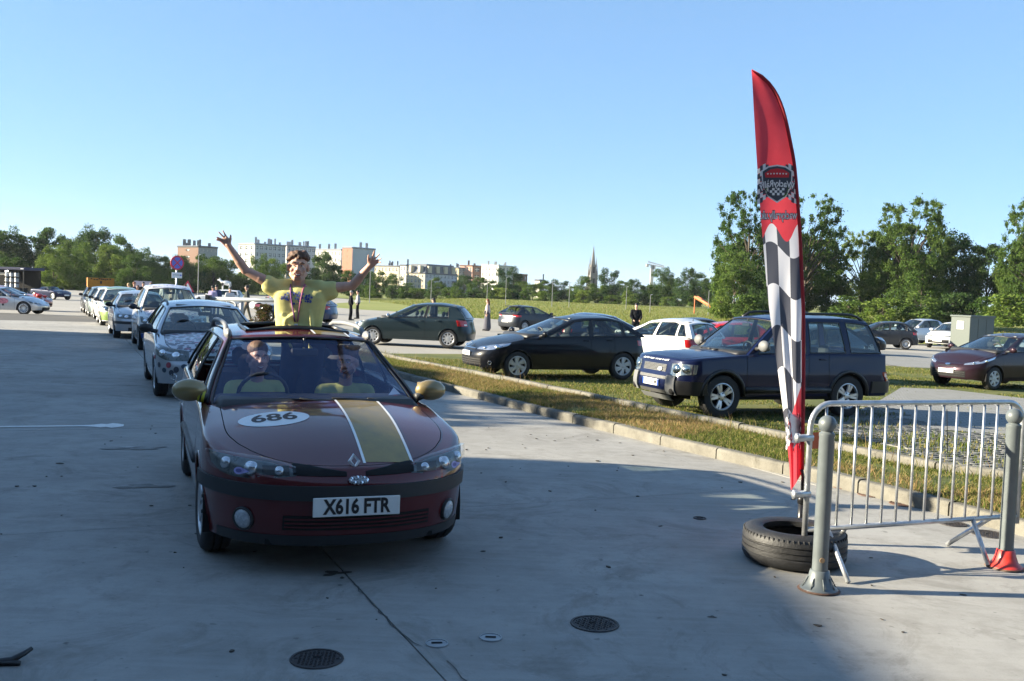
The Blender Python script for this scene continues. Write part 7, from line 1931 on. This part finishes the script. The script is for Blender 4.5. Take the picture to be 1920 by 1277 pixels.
# tower crane far off
Y = 520; c = at(1222, 520, Y); b0 = at(1222, 560, Y).z; t = empty('tower_crane', (c.x, c.y, b0), 0, 'pale tower crane top showing over the far trees right of the spire', 'crane'); s = Y/F_PX; hz = (560-497)*s
M_cr = mat('crane_white', (.50, .46, .44), .6)
m = MB(); m.box((0, 0, hz/2), (1.6, 1.6, hz)); m.build('mast', M_cr, t)
m = MB()
for dy in (-.6, .6): m.tube([(-2.2*1.2, dy, hz+.2), (6.2, dy, hz-1.0)], .22, 5)
m.tube([(-2.4, 0, hz+1.7), (6.0, 0, hz-.2)], .2, 5)
for k in range(9):
    x = -2.4+k; m.tube([(x, .6, hz+.2-.14*(x+2.4)), (x+.5, 0, hz+1.6-.22*(x+2.4)), (x+1, -.6, hz-.14*(x+2.4))], .12, 4)
m.build('jib', M_cr, t); m = MB(); m.box((.9, 0, hz-1.3), (1.6, 1.6, 2.0)); m.build('cab', M_cr, t); m = MB(); m.box((-2.6, 0, hz-.4), (1.3, 1.8, 1.6)); m.build('counterweight', M_cr, t)
# lamp posts
M_lamp = mat('lamp_post_grey', (.17, .18, .19), .6)
for (px, yt, yb, Y, lb) in ((371, 478, 552, 120, 'thin lamp post under the raised left arm'), (693, 508, 560, 130, 'thin lamp post right of the raised right hand'), (808, 524, 560, 140, 'thin lamp post before the mansard building'), (913, 522, 562, 140, 'thin lamp post left of the pair beyond the meadow'), (948, 520, 562, 140, 'thin lamp post below the dark round tree'), (1035, 528, 566, 140, 'thin lamp post left of the spire'), (1067, 530, 566, 140, 'thin lamp post just left below the spire'), (1174, 538, 570, 145, 'thin lamp post right of the spire'), (1219, 553, 574, 130, 'short pale post left of the orange ramp'), (1328, 545, 580, 130, 'thin post beside the orange ramp')):
    p = at(px, yb, Y); g = z_ground(p.x, p.y); h = at(px, yt, Y).z-g; g = z_base(p.x, p.y); h = at(px, yt, Y).z-g; t = empty('lamp_post', (p.x, p.y, g), 0, lb, 'lamp post', 'thin lamp posts at the far side')
    m = MB(); m.tube([(0, 0, 0), (0, 0, h)], [.055, .04], 6); m.build('post', M_lamp, t); m = MB(); m.tube([(0, 0, h), (.25, 0, h+.05)], [.04, .06], 6); m.build('lamp_head', M_galv, t)
# no-stopping sign
p = at(332, 493, 41); g = z_ground(p.x, p.y); t = empty('road_sign', (p.x, p.y, g), R(46), 'round blue no-stopping sign with red border and cross over a white plate', 'road sign'); hz = p.z-g
M_sr, M_sb = mat('sign_red', (.55, .03, .07), .4, var=.05), mat('sign_blue', (.11, .15, .55), .4, var=.05)
m = MB(); m.tube([(0, .03, 0), (0, .03, hz+.32)], .035, 8); m.build('pole', M_galv, t, True)
FM = Matrix.Rotation(R(90), 4, 'X'); m = MB(); m.lathe([(.001, .02), (.30, .02), (.30, 0)], 28, Matrix.Translation((0, 0, hz)) @ FM); d = m.build('disc', M_sr, t)
m = MB(); m.lathe([(.001, .024), (.235, .024)], 28, Matrix.Translation((0, 0, hz)) @ FM); m.build('blue_field', M_sb, d)
for sg in (1, -1): m = MB(); m.box((0, -.027, hz), (.49, .003, .050), Matrix.Rotation(R(45*sg), 3, 'Y')); m.v = [(x, y-.001*(sg > 0), z) for x, y, z in m.v]; m.build('red_bar', M_sr, d)
m = MB(); m.box((0, -.01, hz-.52), (.46, .02, .24), bev=.008); q = m.build('sub_plate', M_white, t)
text_obj('plate_lettering', 'Livraison', .085, M_plateB, q, Matrix.Translation((-.03, -.0215, hz-.50)) @ FM, .0005)
m = MB(); m.prism([(0, 0), (.10, .05), (.0, .09)], .004, Matrix.Translation((.13, -.021, hz-.56)) @ FM); m.build('arrow', M_sb, q)
p = at(352, 538, 60); g = z_ground(p.x, p.y); hz = p.z-g; t = empty('road_sign', (p.x, p.y, g), 0, 'small triangular warning sign right of the no-stopping sign', 'road sign')
m = MB(); m.tube([(0, .03, 0), (0, .03, hz+.3)], .03, 6); m.build('pole', M_galv, t); m = MB(); m.prism([(-.4, -.3), (.4, -.3), (0, .4)], .02, Matrix.Translation((0, 0, hz)) @ FM); m.build('triangle', M_sr, t); m = MB(); m.prism([(-.26, -.22), (.26, -.22), (0, .24)], .004, Matrix.Translation((0, -.021, hz)) @ FM); m.build('white_field', M_white, t)
# swing barrier beam
a, b = at(391, 560, 45.5), at(618, 566, 44.5); t = empty('swing_barrier', (a.x, a.y, z_ground(a.x, a.y)), 0, 'long grey horizontal barrier beam across the lot entrance', 'barrier'); o0 = Vector(t.location)
m = MB(); m.tube([a-o0, b-o0], .095, 8); m.build('beam', M_steel, t, True); mid = at(452, 563, 45.2)
m = MB(); m.tube([Vector((mid.x, mid.y+.1, z_ground(mid.x, mid.y)))-o0, mid-o0+Vector((0, .1, .12))], .10, 8); m.build('post', M_steel, t, True)
m = MB(); m.box(a-o0, (.16, .5, .34)); m.build('counterweight', M_trim, t)
# shrub in front of the dark car
p = gp(494, 606); t = empty('shrub', (p.x, p.y, p.z), 0, 'small reddish leaved shrub left of the standing man waist', 'shrub')
for nm, me in (('leaves', leafed(CR['bush', 0][0], leaf_mat('reddish_leaves', [(0, (.05, .07, .02)), (.5, (.10, .10, .03)), (.8, (.16, .08, .05)), (1, (.22, .10, .08))]))), ('stem', CR['bush', 0][1])): o = link(bpy.data.objects.new(nm, me), t); o.scale = (1.0, 1.0, 1.0)
# cow figure on the spotted car, cone on the pink car
def cow():
    rt = COWCAR.root; zr = COWCAR.roof_z(-1.8, 0); w = rt.matrix_world
    x0 = rt.location; h = rt.rotation_euler.z; d = Vector((math.cos(h), math.sin(h), 0)); P = Vector(x0)+d*(-2.1)+Vector((0, 0, zr+.02))
    t = empty('cow_figure', P, h, 'black and white cow figure standing on the spotted car roof', 'cow figure')
    s = [('e', (0, 0, .58), (.42, .17, .20)), ('c', (.30, 0, .62), (.52, 0, .78), .13, .09), ('e', (.60, 0, .82), (.15, .075, .085)), ('e', (.73, 0, .78), (.06, .06, .055)), ('c', (.52, .08, .88), (.50, .17, .90), .03, .02), ('c', (.52, -.08, .88), (.50, -.17, .90), .03, .02), ('c', (-.42, 0, .70), (-.50, 0, .30), .02, .02), ('e', (-.12, 0, .42), (.12, .09, .08))]
    for x in (.28, -.30):
        for sy in (1, -1): k = -.03 if x < 0 else .0; s += [('c', (x, sy*.10, .52), (x+k, sy*.11, .28), .075, .042), ('c', (x+k, sy*.11, .28), (x, sy*.11, .03), .040, .035)]
    blob('body', s, .022, M_cowp, t, 2)
    for sg in (1, -1): m = MB(); m.tube([(.53, sg*.05, .90), (.55, sg*.09, .97), (.58, sg*.08, 1.02)], [.018, .014, .004], 6); m.build('horn', M_plateW, t, True)
cow()
def cone():
    rt = ICECAR.root; h = rt.rotation_euler.z; d = Vector((math.cos(h), math.sin(h), 0)); zr = ICECAR.roof_z(-1.8, 0); P = Vector(rt.location)+d*(-1.35)+Vector((0, 0, zr+.24))
    t = empty('ice_cream_cone', P, h, 'giant ice cream cone figure lying on the pink and white car roof', 'cone figure')
    m = MB(); A = Matrix.Rotation(R(-94), 4, 'Y'); m.lathe([(.26, 0), (.24, .25), (.13, .8), (.02, 1.25)], 16, A); m.build('wafer', mat('wafer', (.42, .24, .10), .8, bump=.5, bscale=25), t, True)
    m = MB(); m.ball((.10, 0, .03), (.28, .30, .30), 14, 10); m.ball((.26, .05, .10), (.2, .2, .2), 12, 8); m.build('scoop', mat('ice_cream', (.62, .50, .36), .7), t, True)
cone()
# orange ramp beyond the meadow
a, b = at(1303, 557, 136), at(1347, 582, 131); t = empty('orange_ramp', (a.x, a.y, z_ground(a.x, a.y)), 0, 'orange sloping twin beams at the meadow edge below the tall trees', 'ramp'); o0 = Vector(t.location); M_or = mat('orange_steel', (.50, .15, .05), .6)
for dy in (0, 1.1): m = MB(); m.tube([a-o0+Vector((dy*.5, dy, 0)), b-o0+Vector((dy*.5, dy, 0))], .20, 6); m.build('beam', M_or, t)
m = MB(); m.tube([Vector((a.x, a.y, z_base(a.x, a.y)-.1))-o0, a-o0], .08, 6); m.build('post', M_or, t)
# dark stall with stacked kegs at the left edge
p = gp(30, 551); t = empty('stall', (p.x, p.y, p.z), R(-8), 'dark canopied stall with lit lamps at the left edge', 'stall'); SZ = 3.0; M_can = mat('navy_canopy', (.015, .02, .06), .6)
m = MB(); m.box((-2.1, 1.4, 2.70), (6.6, 3.6, .30), bev=.05); m.build('canopy', M_can, t); m = MB(); m.box((.95, -.42, 2.70), (.35, .02, .1)); m.build('canopy_sign', M_plateW, t)
for x in (-5.0, 1.0): m = MB(); m.tube([(x, -.2, 0), (x, -.2, 2.6)], .05, 8); m.build('post', M_trim, t)
m = MB(); m.box((-1.9, 2.9, 1.3), (5.6, .1, 2.6)); m.build('back_wall', M_dark, t); m = MB(); m.box((-1.6, -.1, 2.12), (3.9, .08, .28)); m.build('pale_fascia', mat('fascia', (.30, .27, .22), .7), t)
m = MB(); m.box((-1.6, .5, .32), (4.4, 1.4, .64)); m.build('counter', M_dark, t)
for k in (0, 1): m = MB(); m.ball((-1.02+k*.22, -.3, 2.40), (.07, .05, .06), 8, 6); m.build('lamp', mat('lit_lamp', (.9, .9, .85), .4, emit=((1, .97, .9), 6)), t, True)
M_keg = mat('keg_steel', (.34, .35, .36), .4, metal=.7); M_kegb = mat('keg_black', (.02, .02, .022), .5)
def keg(x, y, z, lb):
    q = empty('keg', Vector(t.location)+Matrix.Rotation(R(-8), 3, 'Z') @ Vector((x, y, z)), 0, lb, 'keg', 'kegs stacked in the stall')
    m = MB(); m.lathe([(.001, .42), (.20, .43), (.225, .38), (.235, .30), (.225, .29), (.225, .18), (.235, .17), (.225, .06), (.20, .02), (.001, .02)], 16); m.build('barrel', M_keg, q, True)
    m = MB(); m.lathe([(.20, .42), (.20, .56), (.185, .56), (.185, .42)], 16); m.build('rim', M_kegb, q, True)
for i, row in enumerate(('bottom', 'middle', 'top')):
    for j, side in enumerate(('right', 'middle', 'left')): keg(.10-j*.55, -.05, .64+i*.58, 'pale keg in the %s row of the stall stack, %s column' % (row, side))
for k, (x, c) in enumerate(((-1.6, (.10, .15, .35)), (-2.1, (.08, .25, .30)), (-2.7, (.30, .32, .36)))):
    bystander(('person in blue at the stall counter nearest the kegs', 'person in teal at the stall counter', 'person in pale grey farthest left at the stall counter')[k], Vector(t.location)+Matrix.Rotation(R(-8), 3, 'Z') @ Vector((x, -.9, 0)), R(80), 1.72, c, BK, M_haird, 'people at the stall', .034)
p = gp(60, 548); u = empty('post', (p.x, p.y, p.z), 0, 'short silver post right of the dark stall', 'post'); m = MB(); m.tube([(0, 0, 0), (0, 0, .75)], .06, 8); m.ball((0, 0, .78), .07, 8, 6); m.build('shaft', M_galv, u, True)
# grey panel behind the roadside group
p = at(268, 534, 66); g = z_ground(p.x, p.y); t = empty('notice_board', (p.x, p.y, g), 0, 'pale grey lilac board behind the roadside group', 'board'); m = MB(); m.box((0, 0, p.z-g), (1.15, .06, .5)); m.build('panel', mat('lilac_panel', (.30, .29, .36), .6), t)
for sx in (-.5, .5): m = MB(); m.tube([(sx, .06, 0), (sx, .06, p.z-g+.2)], .03, 6); m.build('leg', M_galv, t)
# grey electrical cabinet on the right
p = gp(1787, 648); q = gp(1816, 662); t = empty('electrical_cabinet', (q.x, q.y, q.z), 0, 'grey green electrical cabinet with white notice between parked cars', 'cabinet')
M_cab = mat('cabinet_green', (.070, .088, .080), .55, var=.12); hh = 1.9; a = R(52); l = Vector((-math.cos(a), math.sin(a), 0))*1.05; r_ = Vector((math.sin(a), math.cos(a), 0))*2.6; D = Matrix.Rotation(math.atan2(r_.y, r_.x), 3, 'Z')
k_ = (l+r_)/2; m = MB(); m.box(k_+Vector((0, 0, hh/2)), (2.6, 1.05, hh), D, bev=.02); m.build('housing', M_cab, t); m = MB(); m.box(k_+Vector((0, 0, hh+.03)), (2.7, 1.15, .10), D, bev=.02); m.build('lid', M_cab, t)
m = MB(); m.box(l*.5+Vector((-.012*math.sin(a), -.012*math.cos(a), 1.45)), (.02, .36, .42), D); m.build('notice', M_plateW, t)
for k in (1, 2): m = MB(); m.box(r_*(k/3)+Vector((-math.cos(a)*-.0, 0, hh/2))+(-l.normalized())*.004, (.02, .012, hh*.9), D); m.build('door_seam', M_trim, t)
# ================================================================== FOREGROUND: TYRE, FLAG, BARRIER, BOLLARDS
pt_ = gp(1474, 1077); TC = Vector((pt_.x+.15, pt_.y+.36, 0))
t = empty('loose_tyre', TC, 0, 'worn black tyre lying flat around the foot of the flag', 'tyre')
m = MB(); Rt, wt = .355, .115
prof = [(.215, -wt*.92), (.235, -wt), (.29, -wt*1.05), (.335, -wt*.9), (.352, -wt*.62), (.355, -wt*.40), (.347, -.040), (.347, -.033), (.355, -.030), (.355, -.006), (.347, -.004), (.347, .004), (.355, .006), (.355, .030), (.347, .033), (.347, .040), (.355, wt*.40), (.352, wt*.62), (.335, wt*.9), (.29, wt*1.05), (.235, wt), (.215, wt*.92), (.225, wt*.6), (.30, wt*.3), (.305, -wt*.3), (.225, -wt*.6)]
m.lathe(prof, 56, Matrix.Translation((0, 0, wt*1.06)), 0, True); m.build('carcass', mat('old_tyre_rubber', (.016, .016, .017), .55, var=.3, vscale=12, bump=.4, bscale=80), t, True, auto=R(50))
for k in range(64):
    if k == 0:
        mb = MB(); mb.box((.3450, 0, wt*1.06+.082), (.011, .010, .030), Matrix.Rotation(R(14), 3, 'X'), bev=.003); b0 = mb.build('tread_block', M_rubber, t)
    else: o = b0.copy(); COL.objects.link(o); o.parent = t; o.rotation_euler = (0, 0, 2*math.pi*k/64)
# flag pole and banner
pb = gp(1499, 1018); YF = pb.y
t = empty('feather_flag', (pb.x, pb.y, 0), 0, 'tall red and chequered feather flag standing in the tyre', 'flag'); FO = Vector((pb.x, pb.y, 0))
eR = [(131, 1410), (140, 1424), (155, 1441), (180, 1458), (215, 1471), (260, 1481), (310, 1490), (380, 1496), (450, 1501), (520, 1504), (600, 1507), (700, 1507), (800, 1506), (870, 1505), (919, 1504)]
eL = [(131, 1409), (160, 1411), (200, 1413), (330, 1421), (400, 1426), (470, 1432), (560, 1440), (650, 1452), (730, 1463), (800, 1472), (860, 1479), (919, 1483)]
fR, fL = pchip(eR), pchip(eL)
def fold(u, y):      # metres towards (-) or away from the camera
    a = sm(420, 720, y); return -.05*math.sin(2*math.pi*(u*.9+.1))*(.10+a)+.045*a*math.sin(9*u+y*.011)+.02*math.sin(y*.012+u*2)
def fpt(px, py, off=0.0):
    l, r = fL(py), fR(py); u = (px-l)/max(1, r-l); p = at(px, py, YF+fold(u, py)-.05*(1-u)-off); return p-FO
NU, NV_ = 26, 120; V = []; UV = []
for j in range(NV_+1):
    y = 131+(919-131)*j/NV_
    for i in range(NU+1):
        u = i/NU; yy = y
        if j > NV_*.9: yy = y-(u**1.2)*34*sm(NV_*.9, NV_, j)
        l, r = fL(yy), fR(yy); V.append(fpt(l+(r-l)*u, yy)); UV.append((u, yy))
Fs = [(j*(NU+1)+i, j*(NU+1)+i+1, (j+1)*(NU+1)+i+1, (j+1)*(NU+1)+i) for j in range(NV_) for i in range(NU)]
q = NT('flag_fabric'); uvn = q.n('ShaderNodeUVMap'); uvn.uv_map = 'print'; sp = q.n('ShaderNodeSeparateXYZ'); q.l(uvn.outputs[0], sp.inputs[0])
def math_(op, a, b=None, c=None):
    n = q.n('ShaderNodeMath', operation=op)
    for k, v in enumerate((a, b, c)):
        if v is None: continue
        if isinstance(v, (int, float)): n.inputs[k].default_value = v
        else: q.l(v, n.inputs[k])
    return n.outputs[0]
U, Vv = sp.outputs[0], sp.outputs[1]       # v = height / 100 px units
wave = math_('MULTIPLY', math_('SINE', math_('MULTIPLY_ADD', U, 5.2, .6)), .16)
cu = math_('FLOOR', math_('MULTIPLY', math_('ADD', U, math_('MULTIPLY', math_('SINE', math_('MULTIPLY', Vv, 1.1)), .07)), 3.15)); cv = math_('FLOOR', math_('MULTIPLY', math_('ADD', Vv, wave), 1.28))
par = math_('MODULO', math_('ADD', math_('ADD', cu, cv), 40), 2.0)
chk = q.mix(par, (.085, .09, .115), (.72, .71, .75))
top = math_('LESS_THAN', math_('ADD', Vv, math_('MULTIPLY', math_('SINE', math_('MULTIPLY_ADD', U, 8.5, -.7)), .17)), 4.36)
bot = math_('GREATER_THAN', math_('ADD', Vv, math_('MULTIPLY', U, 1.15)), 8.28)
isred = math_('MAXIMUM', top, bot); nz = q.noise(6, 4, .6, q.coord(1.0)); red = q.ramp(nz, [(.3, (.64, .055, .075)), (.7, (.74, .075, .10))])
col = q.mix(isred, chk, red); q.l(col, q.b.inputs['Base Color']); q.set(Roughness=.75); q.b.inputs['Specular IOR Level'].default_value = .2
tr = q.n('ShaderNodeBsdfTranslucent'); q.l(col, tr.inputs[0]); mx = q.n('ShaderNodeMixShader'); mx.inputs[0].default_value = .52; q.l(q.b.outputs[0], mx.inputs[1]); q.l(tr.outputs[0], mx.inputs[2]); q.l(mx.outputs[0], q.out.inputs[0])
q.bump(q.noise(400, 2, .5, q.coord(1.0)), .1, .002)
fl = mobj('banner', V, Fs, q.m, t, True); ul = fl.data.uv_layers.new(name='print')
for lp in fl.data.loops: ul.data[lp.index].uv = (UV[lp.vertex_index][0], UV[lp.vertex_index][1]/100)
M_slv = mat('flag_sleeve_red', (.26, .010, .018), .8); m = MB()
ys = [131+(880-131)*k/60 for k in range(61)]; m.tube([fpt(fR(y)-.5, y) for y in ys], [.006]+[.014]*59+[.014], 8); m.build('sleeve', M_slv, t, True)
M_pole = mat('black_pole', (.012, .012, .013), .35)
m = MB(); m.tube([(0, 0, .02), (0, 0, .30)], .026, 10); m.tube([(0, 0, .30), (0, 0, .36)], .032, 10); m.tube([(0, 0, .36), (fpt(1502, 940).x*.5, 0, .5), fpt(1503, 880)], .013, 8); m.build('pole', M_pole, t, True)
m = MB(); m.box((0, 0, .012), (.40, .05, .012)); m.box((0, 0, .020), (.05, .40, .006)); m.build('foot', M_pole, t)
# crest printed on the banner (seen from behind, so the lettering is mirrored)
M_cg, M_cw, M_cd = mat('print_green', (.06, .14, .03), .8), mat('print_white', (.70, .68, .70), .8), mat('print_dark', (.05, .055, .075), .8)
M_crd = mat('print_red', (.55, .02, .03), .8)
def flagpoly(name, pts, m, off, parent=None):
    V = [fpt(x, y, off) for x, y in pts]; return mobj(name, V, [tuple(range(len(V)))], m, parent or fl, False)
def quads(name, cells, mats, off):
    V = []; Fq = []; mi = []
    for pts, k in cells: b = len(V); V += [fpt(x, y, off) for x, y in pts]; Fq.append(tuple(range(b, b+len(pts)))); mi.append(k)
    o = mobj(name, V, Fq, mats, fl, False, mi); return o
def crest(cx, cy, s, squash=1.0, shield=None):
    X = lambda x: cx+x*s*squash; Yy = lambda y: cy+y*s
    cells = []
    for sg in (-1, 1):           # two chequered flags fanning out
        for i in range(4):
            for j in range(7):
                x0, x1 = 14+i*4.6, 14+(i+1)*4.6; y0, y1 = -30+j*8+(i*1.8)-3*math.sin(i*1.2+j*.3), -30+(j+1)*8+(i*1.8)-3*math.sin(i*1.2+j*.3)
                cells.append(([(X(sg*x0), Yy(y0)), (X(sg*x1), Yy(y0+2)), (X(sg*x1), Yy(y1+2)), (X(sg*x0), Yy(y1))], (i+j) % 2))
    quads('crest_flags', cells, [M_cd, M_cw], .004)
    sh = [(-21, -16), (-12, -22), (0, -24), (12, -22), (21, -16), (20, 4), (12, 20), (0, 28), (-12, 20), (-20, 4)]
    quads('crest_outline', [([(X(x*1.22), Yy(y*1.2)) for x, y in sh], 0)], [M_cw], .0050); quads('crest_shield', [([(X(x*1.12), Yy(y*1.1)) for x, y in sh], 0), ], [shield or M_cd], .0065)
    top_ = [(-20, -15), (-11, -21), (0, -23), (11, -21), (20, -15), (19, -8), (-19, -8)]
    quads('crest_panel', [([(X(x), Yy(y)) for x, y in top_], 0)], [M_crd], .008)
    st = []
    for k in range(7):
        x = -15+k*5; r_ = 1.9; st.append(([(X(x+r_*(1 if j % 2 == 0 else .45)*math.sin(j*math.pi/5)), Yy(-14-.03*(15-abs(x))-r_*(1 if j % 2 == 0 else .45)*math.cos(j*math.pi/5))) for j in range(10)], 0))
    quads('crest_stars', st, [M_cw], .010)
    ck = []
    for i in range(6):
        for j in range(3): ck.append(([(X(-12+i*4), Yy(9+j*4)), (X(-8+i*4), Yy(9+j*4)), (X(-8+i*4), Yy(13+j*4)), (X(-12+i*4), Yy(13+j*4))], (i+j) % 2))
    quads('crest_checks', ck, [M_cd, M_cw], .009)
    lv = []
    for sg in (-1, 1):
        for k in range(7):
            a = R(35+k*13); x, y = 20*math.sin(a)*sg*.9, 10+19*math.cos(math.pi-a)*-1*.9; dx, dy = 5*math.cos(a*1.2)*sg, -4
            lv.append(([(X(x), Yy(y)), (X(x+dx*.5+1), Yy(y+dy*.2)), (X(x+dx), Yy(y+dy)), (X(x+dx*.4-1), Yy(y+dy*.8))], 0))
    quads('crest_laurel', lv, [M_cg], .011)
    for off, bold, m_ in ((.012, 1.3, M_cd), (.015, .35, M_cw)):
        me = text_mesh('WackyRally', 15, 0, bold=bold, sx=.80); me.materials.clear(); me.materials.append(m_)
        for v in me.vertices: x, y = -v.co.x, v.co.y; v.co = fpt(X(x), Yy(-y+2+.006*x*x), off)
        link(bpy.data.objects.new('crest_lettering', me), fl)
crest(1457, 342, 1.15)
crest(1488, 806, 1.05, .42, M_crd)
for off, bold, m_ in ((.006, 1.6, M_cd), (.009, .3, M_cw)):
    me = text_mesh('wackyrally.uk', 22, 0, bold=bold, sx=.56); me.materials.clear(); me.materials.append(m_)
    for v in me.vertices: x, y = -v.co.x, v.co.y; v.co = fpt(1461+x, 404-y, off)
    link(bpy.data.objects.new('banner_lettering', me), fl)
# crowd barrier
def barrier():
    A = at(1514, 900, 6.50); B = at(1912, 880, 7.22); A.z = B.z = 0; d = (B-A); L = d.length; d.normalize(); n = Vector((-d.y, d.x, 0))
    t = empty('crowd_barrier', A, math.atan2(d.y, d.x), 'galvanised crowd barrier standing between the two grey bollards', 'barrier'); zt, zb, rc = 1.13, .275, .16
    m = MB(); pts = [(0, 0, .22), (0, 0, zt-rc)]+[(rc-rc*math.cos(k*math.pi/12), 0, zt-rc+rc*math.sin(k*math.pi/12)) for k in range(1, 7)]+[(L-rc, 0, zt)]+[(L-rc+rc*math.sin(k*math.pi/12), 0, zt-rc+rc*math.cos(k*math.pi/12)) for k in range(1, 7)]+[(L, 0, .22)]
    m.tube(pts, .020, 10); m.build('frame', M_galv, t, True); m = MB(); m.tube([(0, 0, zb), (L, 0, zb)], .018, 10); m.build('bottom_rail', M_galv, t, True)
    for k in range(14):
        x = L*(k+1)/15; m = MB(); m.tube([(x, 0, zb), (x, 0, zt)], .0095, 8); m.build('bar', M_galv, t, True)
    for x0, x1, y1 in ((.19, .09, -.34), (.34, .56, .35), (1.50, 1.38, -.27), (1.68, 1.55, .27)): m = MB(); m.tube([(x0, 0, zb), (x1, y1, .012)], .017, 8); m.build('leg', M_galv, t, True)
    for z in (.90, .52): m = MB(); m.box((-.045, 0, z), (.14, .045, .045), bev=.008); m.tube([(-.10, 0, z-.03), (-.10, 0, z+.03)], .016, 8); m.build('hook', M_galv, t, True)
    m = MB(); m.box((.055, -.002, .88), (.07, .006, .11)); m.build('tag', mat('orange_tag', (.50, .10, .035), .6), t)
    # wire tie at the right end
    m = MB(); m.tube([(L*.62, .01, zt-.05), (L*.62, -.02, zt-.36), (L*.72, .0, zt-.40)], .003, 5); m.build('wire', M_trim, t)
barrier()
def bollard(px, py, ptop, label, basem):
    p = gp(px, py-6); h = at(px+14, ptop, p.y).z; t = empty('bollard', (p.x, p.y, 0), 0, label, 'bollard', 'grey ball-topped bollards')
    m = MB(); m.lathe([(.050, .10), (.048, .16), (.047, h-.13), (.049, h-.125), (.049, h-.105), (.038, h-.098), (.030, h-.085)], 24); m.build('shaft', M_greyp, t, True, auto=R(40))
    m = MB(); m.ball((0, 0, h-.048), .056, 20, 14); m.build('ball_top', M_greyp, t, True)
    m = MB(); m.lathe([(.001, .0), (.118, .0), (.120, .010), (.108, .020), (.085, .040), (.068, .085), (.060, .125), (.052, .13)], 28); m.build('base', basem, t, True)
    m = MB(); m.lathe([(.122, 0), (.132, .004), (.118, .012)], 24); m.build('seal', M_rust, t, True)
    for k in range(8 if basem == M_greyp else 0): a = k*math.pi/4; m = MB(); m.tube([(.106*math.cos(a), .106*math.sin(a), .022), (.070*math.cos(a), .070*math.sin(a), .085)], .004, 5); m.build('rib', basem, t, True)
    return t, h
bt, h = bollard(1535, 1112, 781, 'near grey bollard with ball top and grey base, left of the barrier', M_greyp)
m = MB(); m.lathe([(.001, .002), (.016, .002), (.017, 0)], 12, Matrix.Translation((-.004, -.050, .20)) @ Matrix.Rotation(R(90), 4, 'X')); m.build('sticker', mat('old_sticker', (.34, .22, .12), .7), bt)
bollard(1884, 1070, 768, 'far grey bollard with ball top and red base, at the right edge', mat('red_base', (.45, .03, .02), .45, coat=.3))
# black strap end lying on the road at the lower left
p = gp(12, 1246); t = empty('strap', (p.x, p.y, 0), R(20), 'black strap end lying on the road at the lower left corner', 'strap')
m = MB(); m.tube([(-.25, .0, .012), (-.08, -.01, .014), (.02, .0, .018), (.07, .03, .035), (.10, .05, .05)], [.018, .02, .017, .013, .010], 8); m.tube([(-.03, -.012, .014), (.06, -.03, .012)], .012, 6); m.build('webbing', M_trim, t, True)
# dead leaves, grit and spots on the road
mb = MB(); random.seed(21)
for k in range(150):
    x, y = random.uniform(-4.5, 3.4), random.uniform(4.2, 14)
    if right_of_kerb(x, y) > -1.2: continue
    s = random.uniform(.008, .030) if k > 16 else random.uniform(.03, .06); n = random.randint(5, 8); a0 = random.random()*6
    P = [(s*random.uniform(.5, 1)*math.cos(a0+2*math.pi*j/n), s*random.uniform(.3, .7)*math.sin(a0+2*math.pi*j/n)) for j in range(n)]
    mb.prism(P, random.uniform(.002, .006), Matrix.Translation((x, y, .001)) @ Matrix.Rotation(random.random()*6, 4, 'Z'))
o = mb.build('road_litter', mat('dead_leaf', (.055, .045, .035), .9, var=.4)); o['kind'] = 'stuff'

# light summer haze over the far side of the lot
q = NT('haze_air'); pv_ = q.n('ShaderNodeVolumePrincipled', Density=HAZE); pv_.inputs['Color'].default_value = (.86, .92, 1.0, 1); pv_.inputs['Anisotropy'].default_value = .2
q.l(pv_.outputs[0], q.out.inputs['Volume']); q.t.nodes.remove(q.b)
m = MB(); m.box((0, 800, 38), (3400, 4800, 84)); o = m.build('haze', q.m); o['kind'] = 'stuff'
